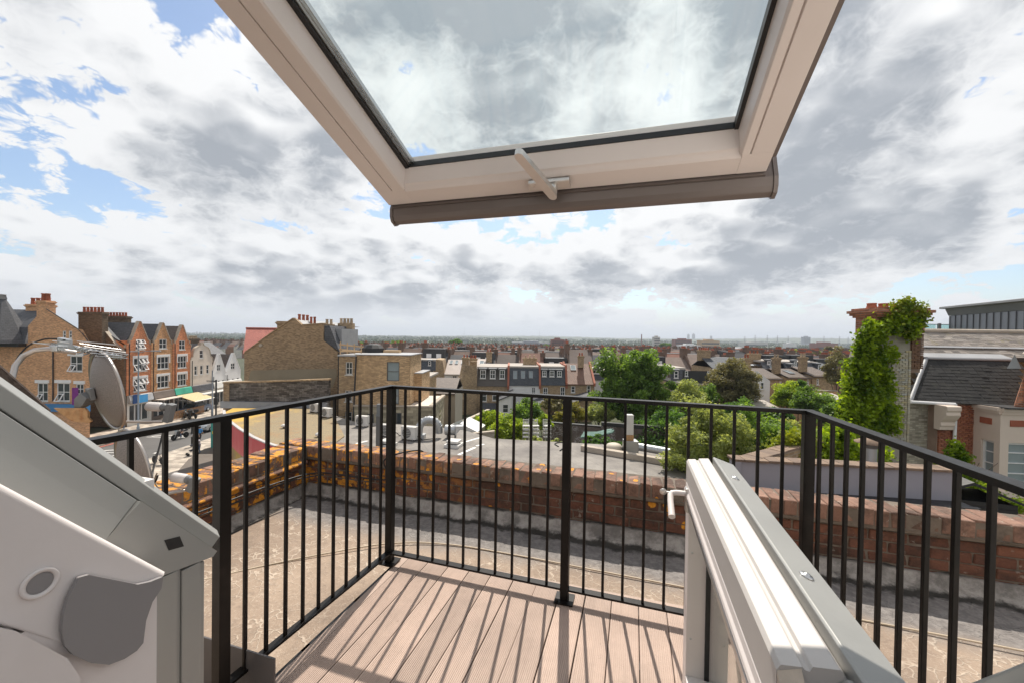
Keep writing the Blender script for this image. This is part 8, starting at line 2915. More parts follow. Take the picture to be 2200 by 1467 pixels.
for i, (px, py) in enumerate(((1130, 925), (1150, 922), (1175, 925))):
    p = at(px, py, 30)
    T = thing('garden_chair_stack', ['stack of white metal garden chairs by the bright hedge', 'taller stack of white garden chairs, middle of three', 'stack of white garden chairs against the graffiti wall'][i], 'chairs', (p.x, 30, GZ), R(10 * i), 'stacked white garden chairs')
    zb_ = zz(px, 950, 30) - GZ
    part(T, 'plinth', MB().box(-0.5, 0.5, -0.4, 0.4, 0, zb_), 'brick_stock_dk')
    for k in range(4):
        mb = MB()
        z0_ = zb_ + k * 0.28
        for sx_ in (-0.22, 0.22):
            mb.tube([(sx_, -0.2, z0_), (sx_, -0.2, z0_ + 0.45)], 0.025, 5)
            mb.tube([(sx_, 0.2, z0_), (sx_ * 0.95, 0.25, z0_ + 0.9)], 0.025, 5)
        mb.box(-0.25, 0.25, -0.25, 0.2, z0_ + 0.43, z0_ + 0.46)
        for j in range(3):
            mb.box(-0.22, 0.22, 0.22, 0.25, z0_ + 0.58 + 0.12 * j, z0_ + 0.62 + 0.12 * j)
        part(T, 'chair', mb, 'ac_white')
plain('tarp_green', (0.13, 0.24, 0.20), 0.6, 0, 0.3, 1, 0.2)
p = at(1285, 935, 30)
mb = MB()
for k in range(9):
    mb.tube([(-1.3 + 0.05 * k, 0.12 * k, 0.0 + 0.02 * k), (0.1, 0.1 * k, 0.16 + 0.03 * (k % 3)), (1.1 + 0.06 * (k % 4), 0.12 * k, 0.42 + 0.05 * (k % 2))], 0.055, 6)
o = obj('pipe_bundle', mb.mesh('pipe_bundle', 'tarp_green'), None, (p.x, 30, p.z - 0.15))
tag(o, 'bundle of pale green pipes heaped before the graffiti wall', 'pipes')
# brick garden walls, shed roof
for lb, px0, py0, px1, py1, Y0, Y1, hgt, mt in (('low buff garden wall behind the silver cowl', 1000, 905, 1052, 880, 33, 44, 1.6, 'brick_stock'), ('pale cement wall at the far edge of the grey roof', 990, 936, 1062, 928, 27, 27, 1.2, 'beige_render'), ('orange brick garden wall behind the cottages', 1725, 838, 1800, 840, 49, 49, 1.6, 'brick_tan')):
    a, b = at(px0, py0, Y0), at(px1, py1, Y1)
    v_ = Vector((b.x - a.x, b.y - a.y, 0))
    T = thing('garden_wall', lb, 'wall', (a.x, a.y, GZ), math.atan2(v_.y, v_.x))
    part(T, 'wall', MB().prism([(0, 0, 0), (v_.length, 0, 0), (v_.length, 0, b.z - GZ), (0, 0, a.z - GZ)], (0, 0.25, 0)), mt)
    part(T, 'coping', MB().prism([(0, -0.05, a.z - GZ), (v_.length, -0.05, b.z - GZ), (v_.length, -0.05, b.z - GZ + 0.1), (0, -0.05, a.z - GZ + 0.1)], (0, 0.35, 0)), 'stone_cap')
p = at(960, 912, 30)
T = thing('glazed_shed', 'white framed roof lantern behind the silver ducts', 'roof lantern', (p.x - 0.4, 32, p.z - 1.2), R(-10))
part(T, 'base', MB().box(-0.2, 2.6, 0, 2.6, -4.5, 0.35), 'beige_render')
part(T, 'frame', MB().prism([(-0.2, 0, 0.35), (1.2, 0, 0.95), (2.6, 0, 0.35)], (0, 2.6, 0)), 'pvc_white')
part(T, 'glazing', MB().prism([(0.0, -0.05, 0.42), (1.15, -0.05, 0.92), (1.15, -0.05, 0.94), (0.0, -0.05, 0.44)], (0, 2.5, 0.03)), 'pale_glass')
for i, (px, py, Y, w_, lb) in enumerate(((1648, 870, 44, 2.2, 'grey felt shed roof among the trees left of the dark shrubs'), (1800, 855, 42, 2.6, 'long pale shed roof below the birch'))):
    p = at(px, py, Y)
    T = thing('garden_shed', lb, 'shed', (p.x - w_ / 2, Y, GZ))
    part(T, 'wall', MB().box(0, w_, 0, 2.5, 0, p.z - GZ - 0.3), 'fence_wood')
    part(T, 'roof', MB().prism([(-0.2, -0.2, p.z - GZ - 0.35), (w_ + 0.2, -0.2, p.z - GZ - 0.35), (w_ + 0.2, 2.7, p.z - GZ + 0.1), (-0.2, 2.7, p.z - GZ + 0.1)], (0, 0, 0.1)), 'felt_top')

# ------------------------------------------------------------------ trees and shrubs
gtree('sycamore_tree', 'large bright green tree rising above the railing', 1362, 742, 960, 42, 74, 62000, 240, 'leaf_green', 11, 0.26, cr=0.95, hollow=0.35)
gtree('maple_tree', 'pale leaved tree filling the view right of the white flue', 1520, 872, 1060, 18.5, 85, 30000, 170, 'leaf_pale', 12, 0.135, cr=0.5)
gtree('maple_tree', 'light green leafy tree behind the railing corner, right of its twin', 1640, 882, 1060, 19.5, 80, 26000, 150, 'leaf_green', 13, 0.14, cr=0.55)
gtree('maple_tree', 'bright sapling at the right corner post of the railing', 1716, 905, 1050, 21.0, 46, 12000, 80, 'leaf_pale', 14, 0.14, cr=0.5)
gtree('olive_tree', 'grey olive coloured tree in front of the black loft', 1566, 772, 890, 47, 55, 34000, 170, 'leaf_olive', 15, 0.22, cr=0.75)
gtree('birch_tree', 'thin drooping birch beside the ivy gable', 1800, 752, 850, 50, 26, 8000, 60, 'leaf_olive', 16, 0.2, cr=0.6)
gtree('garden_tree', 'mid green garden tree left of the olive coloured one', 1478, 825, 900, 44, 38, 14000, 90, 'leaf_pale', 17, 0.2)
gtree('garden_tree', 'feathery green tree directly below the black loft', 1520, 830, 900, 45, 30, 12000, 70, 'leaf_green', 18, 0.2)
gtree('garden_tree', 'yellow green round tree before the brown cottages', 1692, 826, 885, 43, 26, 11000, 70, 'leaf_lime', 19, 0.2)
gtree('garden_tree', 'small dark green tree before the middle cottage', 1714, 816, 850, 46, 15, 6000, 40, 'leaf_dark', 20, 0.2)
gtree('garden_tree', 'broad dark green shrub under the cottages', 1752, 834, 900, 40, 36, 15000, 100, 'leaf_green', 21, 0.2)
gtree('garden_tree', 'dark green shrub between shed and railing', 1655, 872, 915, 38, 34, 10000, 70, 'leaf_dark', 22, 0.2)
gtree('garden_tree', 'deep green shrubs beside the ivy gable foot', 1795, 868, 930, 34, 34, 11000, 80, 'leaf_green', 23, 0.18)
gtree('garden_tree', 'dark hedge mass below the big bright tree', 1430, 880, 1000, 33, 70, 16000, 110, 'leaf_dark', 24, 0.2)
gtree('garden_tree', 'shaded shrub right of the big tree trunk', 1590, 862, 930, 36, 40, 11000, 80, 'leaf_dark', 25, 0.2)
gtree('hedge_shrub', 'vivid lime green hedge beside the brown gable end', 1062, 876, 950, 36, 30, 12000, 80, 'leaf_lime', 31, 0.17, cat='shrub')
gtree('hedge_shrub', 'vivid lime green hedge next to the white chair stacks', 1098, 893, 955, 34, 38, 13000, 80, 'leaf_lime', 32, 0.17, cat='shrub')
gtree('hedge_shrub', 'round dark green bush between lime hedge and shrubs', 1132, 860, 928, 38, 33, 14000, 90, 'leaf_green', 33, 0.18, cat='shrub')
gtree('hedge_shrub', 'small bright bush right of the round dark bush', 1168, 892, 925, 34, 20, 6000, 40, 'leaf_lime', 34, 0.17, cat='shrub')
gtree('hedge_shrub', 'golden shrub above the graffiti wall, left one', 1212, 884, 915, 38, 26, 8000, 60, 'leaf_yellow', 35, 0.17, cat='shrub')
gtree('hedge_shrub', 'golden green shrub above the graffiti wall, right one', 1240, 866, 912, 39, 26, 8000, 60, 'leaf_yellow', 36, 0.17, cat='shrub')
gtree('hedge_shrub', 'pale green shrub left of the big tree', 1285, 862, 912, 40, 30, 9000, 60, 'leaf_pale', 37, 0.18, cat='shrub')
gtree('hedge_shrub', 'grey green climber over the rear extensions', 1190, 852, 885, 50, 32, 8000, 60, 'leaf_olive', 38, 0.2, cat='shrub')
gtree('hedge_shrub', 'white blossoming shrub beside the pale block', 940, 872, 905, 33, 12, 4000, 30, 'leaf_blossom', 39, 0.16, cat='shrub')
gtree('hedge_shrub', 'low weedy growth along the far edge of the grey roof', 1300, 945, 985, 27, 75, 9000, 90, 'leaf_dark', 40, 0.14, cat='shrub', limbs=2)
gtree('hedge_shrub', 'low bright weeds in front of the chair stacks', 1160, 940, 965, 27, 60, 6000, 60, 'leaf_pale', 41, 0.14, cat='shrub', limbs=2)


def in_poly(x, y, poly):
    c = False
    j = len(poly) - 1
    for i in range(len(poly)):
        if ((poly[i][1] > y) != (poly[j][1] > y)) and (x < (poly[j][0] - poly[i][0]) * (y - poly[i][1]) / (poly[j][1] - poly[i][1]) + poly[i][0]):
            c = not c
        j = i
    return c


def climber(name, label, polys, Y, n, size, mat, seed, bulge=0.35, stems=True):
    """ivy clothing a wall: leaf clumps that stand out from the wall plane, with woody stems"""
    r = np.random.default_rng(seed)
    xs = [p[0] for pl in polys for p in pl]
    ys = [p[1] for pl in polys for p in pl]
    cl = []
    while len(cl) < n // 60:
        x, y = r.uniform(min(xs), max(xs)), r.uniform(min(ys), max(ys))
        if any(in_poly(x, y, pl) for pl in polys):
            yy = Y - 0.05 - bulge * r.random() ** 1.6
            p = at(x, y, yy)
            cl.append((p.x, yy, p.z))
    cl = np.array(cl)
    k = r.integers(0, len(cl), n)
    P = cl[k] + r.normal(size=(n, 3)) * np.array([0.10, 0.09, 0.13])
    P[:, 1] = np.minimum(P[:, 1], Y - 0.02)
    S = size * r.uniform(0.6, 1.4, n)
    base = Vector((float(cl[:, 0].mean()), Y, float(cl[:, 2].min())))
    T = thing(name, label, 'climber', base)
    obj('foliage', leaf_obj_mesh('foliage', P - np.array(base), S, mat, seed, 0.15, 0.8), T)
    mb = MB()
    rr = random.Random(seed)
    for i in range(5):
        x = rr.uniform(cl[:, 0].min() * 0.7 + cl[:, 0].max() * 0.3, cl[:, 0].max() * 0.7 + cl[:, 0].min() * 0.3) - base.x
        H_ = cl[:, 2].max() - cl[:, 2].min()
        mb.tube([(x + rr.uniform(-.2, .2) * j, -0.03, H_ * 0.75 * j / 4) for j in range(5)], [0.03, 0.028, 0.022, 0.015, 0.008], 5)
    part(T, 'stem', mb, 'bark')
    return T


climber('ivy', 'thick ivy hanging over the pale brick gable', [[(1882, 706), (1868, 690), (1846, 735), (1820, 780), (1811, 850), (1804, 905), (1822, 928), (1868, 918), (1890, 930), (1902, 905), (1900, 860), (1905, 800), (1886, 760)], [(1896, 770), (1908, 800), (1918, 850), (1928, 880), (1926, 925), (1912, 925), (1900, 890), (1893, 830), (1888, 780)], [(1890, 772), (1905, 752), (1926, 745), (1930, 768), (1922, 775), (1918, 760), (1900, 778)], [(1880, 706), (1890, 690), (1900, 705), (1888, 745), (1878, 740)], [(1888, 702), (1915, 688), (1955, 684), (1972, 690), (1960, 735), (1950, 712), (1905, 708)]], 14.98, 19000, 0.12, 'leaf_ivy', 51, 0.35)
climber('ivy', 'reddish green ivy crowning the big chimney stack', [[(1885, 700), (1900, 690), (1912, 668), (1925, 655), (1945, 648), (1962, 652), (1978, 660), (1988, 672), (1984, 690), (1972, 700), (1962, 715), (1952, 728), (1950, 705), (1946, 690), (1930, 686), (1910, 695), (1895, 710)], [(1905, 690), (1950, 692), (1948, 698), (1905, 702)]], 14.95, 3000, 0.11, 'leaf_ivy_red', 52, 0.14)
climber('ivy', 'ivy and creeper covering the yard behind the lilac wall', [[(1742, 930), (1790, 918), (1835, 930), (1838, 985), (1745, 982)], [(1870, 950), (1895, 960), (1905, 990), (1870, 990)]], 11.5, 5000, 0.11, 'leaf_ivy', 53, 0.6)
climber('ivy', 'yellow creeper over the brown garden wall coping', [[(1650, 966), (1690, 945), (1740, 932), (1742, 948), (1700, 958), (1660, 972)], [(1700, 955), (1740, 945), (1740, 985), (1715, 985)]], 9.4, 2600, 0.085, 'leaf_ivy_red', 54, 0.2)
climber('ivy', 'ivy at the foot of the red brick flank by the bay', [[(2048, 962), (2066, 958), (2072, 985), (2056, 1000), (2040, 992)], [(2012, 985), (2060, 988), (2062, 1012), (2012, 1006)], [(2066, 1010), (2085, 1035), (2130, 1068), (2170, 1080), (2130, 1092), (2085, 1080), (2066, 1055)], [(2150, 1075), (2200, 1083), (2200, 1090), (2150, 1085)]], 13.2, 4200, 0.10, 'leaf_ivy', 55, 0.3)
# ------------------------------------------------------------------ the town beyond
def rampmat(name, cols, key='Random', rough=0.85, patch=0.35, grid=None, rot=0.0):
    """roof / wall tones that change from house to house"""
    m, t = newmat(name)
    wp = coords(t, 'World')
    if key == 'Random':
        f = t.n('ShaderNodeObjectInfo').outputs['Random']
    else:
        f = t.n('ShaderNodeTexWhiteNoise', {'Vector': t.vmath('SNAP', wp, grid)}, noise_dimensions='2D').outputs['Value']
    rp_ = t.n('ShaderNodeValToRGB', {0: f})
    rp_.color_ramp.interpolation = 'CONSTANT'
    el = rp_.color_ramp.elements
    el[0].color = (*cols[0], 1)
    el[1].position = (len(cols) - 1) / len(cols)
    el[1].color = (*cols[-1], 1)
    for i, c in enumerate(cols[1:-1]):
        e = el.new((i + 1) / len(cols))
        e.color = (*c, 1)
    n1 = noise(t, wp, 0.9, 5, 0.65)
    g_ = t.math('MULTIPLY_ADD', t.math('SUBTRACT', n1, 0.5), patch * 2, 1.0)
    finish(t, t.mix(1.0, rp_.outputs[0], t.n('ShaderNodeCombineColor', {0: g_, 1: g_, 2: g_}).outputs[0], 'MULTIPLY'), rough)
    return m


ROOFS = [(0.13, 0.085, 0.065), (0.10, 0.08, 0.07), (0.17, 0.085, 0.06), (0.075, 0.075, 0.08), (0.20, 0.15, 0.125), (0.13, 0.10, 0.085), (0.06, 0.06, 0.065), (0.22, 0.10, 0.07)]
WALLS = [(0.30, 0.19, 0.11), (0.26, 0.14, 0.085), (0.60, 0.56, 0.50), (0.33, 0.22, 0.13), (0.28, 0.12, 0.07), (0.50, 0.42, 0.33)]
rampmat('far_roof', ROOFS)
rampmat('far_wall', WALLS)
rampmat('town_roof', ROOFS, 'grid', grid=(5.0, 11.0, 1))
rampmat('town_wall', WALLS, 'grid', grid=(5.0, 11.0, 1))
plain('far_glass', (0.55, 0.58, 0.60), 0.25, 0, 0.4, 0.3, 0.0)
plain('far_stack', (0.165, 0.108, 0.08), 0.85, 0, 0.3, 0.5, 0.0)


def far_house_mesh(seed):
    """one terraced house: walls, pitched roof, chimney with pots, windows, sometimes a loft box"""
    r = random.Random(seed)
    W, D_, H_, Rr = 5.0, 8.5, 5.4 + r.uniform(-0.3, 0.4), 2.7 + r.uniform(-0.2, 0.4)
    mb = MB()
    mb.box(0, W, 0, D_, 0, H_, 0)
    mb.prism([(0.0, -0.3, H_ - 0.1), (0.0, D_ / 2, H_ + Rr), (0.0, D_ + 0.3, H_ - 0.1)], (W, 0, 0), 1)
    mb.box(-0.15, 0.15, -0.2, D_, H_ - 0.3, H_ + 0.25, 2)
    mb.prism([(-0.12, -0.2, H_ + 0.1), (-0.12, D_ / 2, H_ + Rr + 0.3), (-0.12, D_ + 0.2, H_ + 0.1)], (0.24, 0, 0), 2)
    cy = D_ / 2 + r.uniform(-0.6, 0.6)
    mb.box(-0.45, 0.45, cy - 0.9, cy + 0.9, H_ + Rr - 1.0, H_ + Rr + 1.0, 2)
    mb.box(-0.55, 0.55, cy - 1.0, cy + 1.0, H_ + Rr + 1.0, H_ + Rr + 1.15, 2)
    for k in range(4):
        y = cy - 0.65 + 0.43 * k
        mb.box(-0.13, 0.13, y - 0.13, y + 0.13, H_ + Rr + 1.15, H_ + Rr + 1.6, 4)
    for (x, z) in ((0.8, 3.3), (3.0, 3.3), (0.8, 0.7), (3.0, 0.7)):
        mb.box(x, x + 1.1, -0.06, -0.003, z, z + 1.5, 5)
        mb.box(x + 0.12, x + 0.98, -0.07, -0.0605, z + 0.12, z + 1.38, 6)
    if seed % 3 == 0:      # rear loft box
        mb.box(0.3, W - 0.3, 0.6, D_ / 2, H_ + 0.5, H_ + Rr + 0.1, 7)
        mb.box(1.0, 2.0, 0.54, 0.597, H_ + 1.0, H_ + 2.1, 5)
        mb.box(3.0, 4.0, 0.54, 0.597, H_ + 1.0, H_ + 2.1, 5)
    else:                  # roof lights
        n_ = r.choice((0, 1, 2, 2))
        sl_ = Rr / (D_ / 2 + 0.3)
        for k in range(n_):
            x = 0.9 + 1.9 * k
            y0, y1 = 1.6, 2.6
            z0, z1 = H_ - 0.1 + sl_ * (y0 + 0.3) + 0.06, H_ - 0.1 + sl_ * (y1 + 0.3) + 0.06
            mb.poly([(x, y0, z0), (x + 0.8, y0, z0), (x + 0.8, y1, z1), (x, y1, z1)], 3)
    # rear wing
    mb.box(0.2, 2.6, -3.6, -0.01, 0, 4.2, 0)
    mb.prism([(0.1, -3.7, 4.2), (2.7, -3.7, 4.2), (2.7, -3.7, 4.25), (0.1, -3.7, 5.6)], (0, 3.75, 0), 1)
    return mb.mesh('terraced_house', ['far_wall', 'far_roof', 'far_stack', 'far_glass', 'pot_red', 'pvc_white', 'dark_glass', 'clad_black'])


HV = [far_house_mesh(i) for i in range(7)]
rdh = random.Random(99)
HG = GZ + 0.0
cnt = 0
vis_l, vis_r = (735 - 1100) / FPX, (1845 - 1100) / FPX
Y = 82.0
rows = 0
places = ['near', 'second', 'third', 'fourth', 'fifth', 'sixth', 'seventh', 'eighth', 'ninth', 'tenth']
TOWN0 = None


def ordw(n):
    ones = ['', 'first', 'second', 'third', 'fourth', 'fifth', 'sixth', 'seventh', 'eighth', 'ninth', 'tenth', 'eleventh', 'twelfth', 'thirteenth', 'fourteenth', 'fifteenth', 'sixteenth', 'seventeenth', 'eighteenth', 'nineteenth']
    tens = ['', '', 'twenty', 'thirty', 'forty', 'fifty', 'sixty', 'seventy']
    return ones[n] if n < 20 else (tens[n // 10] + ('-' + ones[n % 10] if n % 10 else 'th')).replace('yth', 'ieth')


while cnt < 292:
    ang = R(rdh.uniform(-7, 9))
    x = vis_l * Y - 4
    flipn = rows % 2
    inrow = 0
    lo = 880 if Y < 100 else 735
    while x < vis_r * Y + 6 and cnt < 292:
        px = 1100 + FPX * x / Y
        if px > lo - 30 and rdh.random() > 0.05:
            o = bpy.data.objects.new('terraced_house', rdh.choice(HV))
            COL.objects.link(o)
            yy = Y + (x - vis_l * Y) * math.tan(ang) * 0.35
            if flipn:
                o.location = (x + 5.0, yy + 8.5, gz(yy))
                o.rotation_euler = (0, 0, math.pi)
            else:
                o.location = (x, yy, gz(yy))
            o.scale = (1, 1, rdh.uniform(0.93, 1.06))
            inrow += 1
            tag(o, 'far terraced house, %s from the left in the %s row of rooftops' % (ordw(inrow), places[min(rows, 9)]), 'house', 'rows of terraced houses in the middle distance')
            cnt += 1
        x += 5.0 if rdh.random() > 0.04 else 12.0
    TOWN0 = Y
    Y += 19.0 if rows % 2 else 15.0
    rows += 1

# everything further out is one mass of roofs
V_, F_, M_ = [], [], []


def add_far(x, y, w_, d_, h_, rr, ang, stack=True, tall=False):
    b = len(V_)
    ca, sa = math.cos(ang), math.sin(ang)
    gy = gz(y)
    P = lambda u, v, z: (x + u * ca - v * sa, y + u * sa + v * ca, gy + z)
    V_.extend([P(0, 0, 0), P(w_, 0, 0), P(w_, d_, 0), P(0, d_, 0), P(0, 0, h_), P(w_, 0, h_), P(w_, d_, h_), P(0, d_, h_), P(0, d_ / 2, h_ + rr), P(w_, d_ / 2, h_ + rr)])
    F_.extend([(b, b + 1, b + 5, b + 4), (b + 1, b + 2, b + 6, b + 9, b + 5), (b + 3, b, b + 4, b + 8, b + 7), (b + 4, b + 5, b + 9, b + 8), (b + 6, b + 7, b + 8, b + 9)])
    M_.extend([0, 0, 0, 1, 1])
    if stack:
        b = len(V_)
        V_.extend([P(-0.5, d_ / 2 - 0.8, h_ + rr - 0.8), P(0.5, d_ / 2 - 0.8, h_ + rr - 0.8), P(0.5, d_ / 2 + 0.8, h_ + rr - 0.8), P(-0.5, d_ / 2 + 0.8, h_ + rr - 0.8),
                   P(-0.5, d_ / 2 - 0.8, h_ + rr + 1.5), P(0.5, d_ / 2 - 0.8, h_ + rr + 1.5), P(0.5, d_ / 2 + 0.8, h_ + rr + 1.5), P(-0.5, d_ / 2 + 0.8, h_ + rr + 1.5)])
        F_.extend([(b, b + 1, b + 5, b + 4), (b + 1, b + 2, b + 6, b + 5), (b + 3, b, b + 4, b + 7), (b + 4, b + 5, b + 6, b + 7)])
        M_.extend([2, 2, 2, 2])


Y = TOWN0 + 17
k = 0
while Y < 640:
    ang = R(rdh.uniform(-6, 8))
    x = (415 - 1100) / FPX * Y if Y > 230 else vis_l * Y
    base_y = Y
    while x < vis_r * Y + 10:
        if rdh.random() > 0.08:
            add_far(x, base_y + (x * 0.04 if k % 3 else -x * 0.03), 5.4 if Y < 600 else 9.0, 8.5, 5.2 + rdh.uniform(-0.4, 1.6), 2.6 + rdh.uniform(0, 0.8), ang * 0.3, True)
        x += (5.4 if Y < 600 else 9.0) * (1 if rdh.random() > 0.05 else 3)
    Y += 17 + Y * 0.012
    k += 1
me = bpy.data.meshes.new('distant_rooftops')
me.from_pydata(V_, [], F_)
for nm in ('town_wall', 'town_roof', 'far_stack'):
    me.materials.append(MATS[nm])
me.polygons.foreach_set('material_index', M_)
me.update()
o = obj('distant_rooftops', me)
tag(o, 'mass of brown roofs and chimneys filling the far plain', kind='stuff')

# single trees among the roofs
for i, (px, pt, pb, Y, w_, mat, lb) in enumerate(((981, 731, 752, 330, 16, 'leaf_dark', 'round dark tree standing alone over the far roofs'), (949, 744, 752, 300, 7, 'leaf_lime', 'small lime green tree left of the round dark one'), (1098, 745, 756, 240, 9, 'leaf_yellow', 'yellowish tree behind the mansard terrace'), (1200, 753, 770, 150, 17, 'leaf_pale', 'wide light green tree among roofs left of the big tree'), (1299, 757, 772, 140, 14, 'leaf_green', 'green tree top just left of the big tree'), (1172, 742, 752, 330, 9, 'leaf_green', 'bright green tree below the red brick block'),
                                              (1512, 751, 758, 260, 8, 'leaf_lime', 'lime green tree above the olive coloured tree'), (1760, 754, 775, 140, 12, 'leaf_pale', 'light green tree behind the dark mansard terrace'), (1706, 752, 772, 150, 12, 'leaf_pale', 'pale green tree left of it behind the grey loft'), (1430, 738, 748, 420, 10, 'leaf_dark', 'dark tree right of the big tree on the plain'), (830, 735, 750, 330, 12, 'leaf_dark', 'dark trees above the modern block'), (855, 733, 748, 340, 14, 'leaf_green', 'green tree group above the modern block, right'), (905, 740, 752, 300, 8, 'leaf_green', 'small green tree beyond the dark slate loft'), (775, 735, 752, 300, 14, 'leaf_green', 'green trees just right of the gable chimney'), (1780, 745, 762, 200, 10, 'leaf_olive', 'grey green tree near the birch'))):
    gtree('far_tree', lb, px, pt, pb, Y, w_, 5000, 60, mat, 100 + i, 0.006 * Y if Y > 200 else 0.7, group='single trees among the far roofs', limbs=3)

# belts of trees further out: one mass
r = np.random.default_rng(5)
PP, SS = [], []
for Y0, Y1, n, h0 in ((300, 560, 60, 7), (560, 900, 230, 9), (900, 1600, 420, 12), (1600, 2600, 420, 15), (2600, 3600, 380, 17)):
    for i in range(n):
        Yc = r.uniform(Y0, Y1)
        px = r.uniform(400, 1850)
        c = np.array([(px - 1100) / FPX * Yc, Yc, gz(Yc)])
        rad = h0 * r.uniform(0.5, 1.1)
        m = 150
        q = r.normal(size=(m, 3))
        q /= np.linalg.norm(q, axis=1, keepdims=True)
        q *= r.random((m, 1)) ** 0.35
        long_ = r.uniform(1.0, 3.2)
        PP.append(c + q * np.array([rad * long_, rad, rad * 0.62]) + np.array([0, 0, rad * 0.62]))
        SS.append(np.full(m, rad * 0.42) * r.uniform(0.7, 1.3, m))
PP = np.concatenate(PP)
SS = np.concatenate(SS)
leafmat('leaf_far', (0.020, 0.040, 0.012), (0.070, 0.105, 0.030), 0.2, 0.01)
o = obj('distant_trees', leaf_obj_mesh('distant_trees', PP, SS, 'leaf_far', 6, 0.6, 0.9))
tag(o, 'belts of dark green trees on the far plain', kind='stuff')

# low hills along the skyline
m, t = newmat('hill_cover')
wp = coords(t, 'World')
n1 = noise(t, t.vmath('MULTIPLY', wp, (1, 0.45, 1)), 0.006, 8, 0.68)
n2 = noise(t, t.vmath('MULTIPLY', wp, (1, 0.5, 1)), 0.035, 6, 0.7)
c_ = t.mix(t.sstep(n1, 0.38, 0.62), (0.030, 0.050, 0.018, 1), (0.085, 0.10, 0.045, 1))
c_ = t.mix(t.math('MULTIPLY', t.sstep(n2, 0.60, 0.68), 0.55), c_, (0.30, 0.26, 0.23, 1))
finish(t, c_, 0.95)


def skyline(px):
    pts_ = [(380, 716), (450, 717), (560, 719), (740, 721), (880, 721.5), (1000, 720.5), (1100, 721.5), (1160, 721), (1240, 723), (1330, 726), (1450, 726.5), (1560, 727), (1700, 724.5), (1800, 726), (1870, 727)]
    for (a, b), (c, d) in zip(pts_[:-1], pts_[1:]):
        if a <= px <= c:
            return b + (d - b) * (px - a) / (c - a)
    return pts_[0][1] if px < 380 else pts_[-1][1]


for Dh, dy, nm, lb in ((3800, 2.2, 'hills', 'wooded low hills closing the plain'), (6500, 0.6, 'hills', 'furthest hazy blue hills along the skyline')):
    cols = 260
    prof_ = [(-0.28, 0.0), (-0.16, 0.35), (-0.07, 0.8), (0.0, 1.0), (0.08, 0.8), (0.25, 0.0)]
    vs, fs = [], []
    for i in range(cols + 1):
        px = 150 + (2050 - 150) * i / cols
        for (f, h) in prof_:
            Yh = Dh * (1 + f)
            p = at(px, skyline(px) + dy + rng.normal() * 0.28, Dh)
            z0_ = gz(5000)
            z = z0_ + (p.z - z0_) * h + rng.normal() * 1.2 * h
            vs.append(((px - 1100) / FPX * Yh, Yh, z if h else z0_ - 2))
    n_ = len(prof_)
    fs = [(i * n_ + k, (i + 1) * n_ + k, (i + 1) * n_ + k + 1, i * n_ + k + 1) for i in range(cols) for k in range(n_ - 1)]
    o = obj(nm, MB().add(vs, fs, 0, True).mesh(nm, 'hill_cover', uv=False))
    tag(o, lb, kind='structure')

# landmarks
plain('tower_grey', (0.33, 0.35, 0.38), 0.7, 0, 0.1, 0.05, 0.0)
plain('tower_pale', (0.52, 0.50, 0.47), 0.7, 0, 0.1, 0.05, 0.0)
plain('brick_far_red', (0.25, 0.10, 0.075), 0.8, 0, 0.15, 0.1, 0.0)
plain('shed_white', (0.70, 0.70, 0.70), 0.6, 0, 0.1, 0.05, 0.0)


def tower(label, px0, px1, yt, yb, Y, mat, cat='building', bands=4, steps=()):
    a, b = at(px0, yb, Y), at(px1, yb, Y)
    W = b.x - a.x
    H_ = zz(px0, yt, Y) - gz(Y)
    T = thing('tower_block' if cat == 'tower block' else 'far_building', label, cat, (a.x, Y, gz(Y)))
    part(T, 'body', MB().box(0, W, 0, max(W * 0.5, 12), 0, H_), mat)
    for k in range(bands):
        z = H_ * (0.45 + 0.5 * k / bands)
        part(T, 'window_band', MB().box(W * 0.04, W * 0.96, -0.4, -0.02, z, z + H_ * 0.22 / bands), 'dark_glass')
    part(T, 'plant_room', MB().box(W * 0.3, W * 0.7, 2, max(W * 0.5, 12) - 2, H_, H_ * 1.0 + max(2.0, H_ * 0.08)), mat)
    return T


tower('broad red brick block on the far plain', 1184, 1212, 729, 745, 520, 'brick_far_red')
tower('lower red brick wing right of the broad block', 1213, 1222, 732, 745, 522, 'brick_far_red', bands=2)
tower('long grey slab left of the red brick block', 1100, 1182, 735, 745, 560, 'tower_grey', bands=2)
tower('pale tower block left of the far skyline towers', 1405, 1418, 724, 742, 900, 'tower_pale', 'tower block')
tower('brown industrial block under the twin skyline towers', 1450, 1486, 729, 745, 800, 'brick_far_red')
tower('buff industrial block right of the brown one', 1506, 1546, 731, 745, 780, 'raw_timber', bands=2)
tower('long white warehouse roof before the industrial blocks', 1462, 1505, 741, 746, 600, 'shed_white', bands=1)
tower('white flat roofed row among the far brown roofs', 1580, 1615, 751, 756, 330, 'shed_white', bands=1)
tower('left one of the twin skyline towers', 1477, 1481.5, 719, 735, 4200, 'tower_grey', 'tower block')
tower('right stepped one of the twin skyline towers', 1487.5, 1493, 718, 735, 4200, 'tower_grey', 'tower block')
tower('small tower right of the twin skyline towers', 1526, 1530, 722.5, 735, 4200, 'tower_grey', 'tower block')
tower('square grey tower block at the right skyline', 1726, 1741, 724, 742, 1800, 'tower_grey', 'tower block', 5)
tower('dark red mill like block on the right plain', 1755, 1800, 737, 744, 700, 'brick_far_red', bands=1)
tower('white shed in front of the right tower block', 1690, 1712, 738, 744, 800, 'shed_white', bands=1)
tower('pale grey shed below the pylons', 1600, 1650, 735, 741, 1300, 'tower_pale', bands=1)
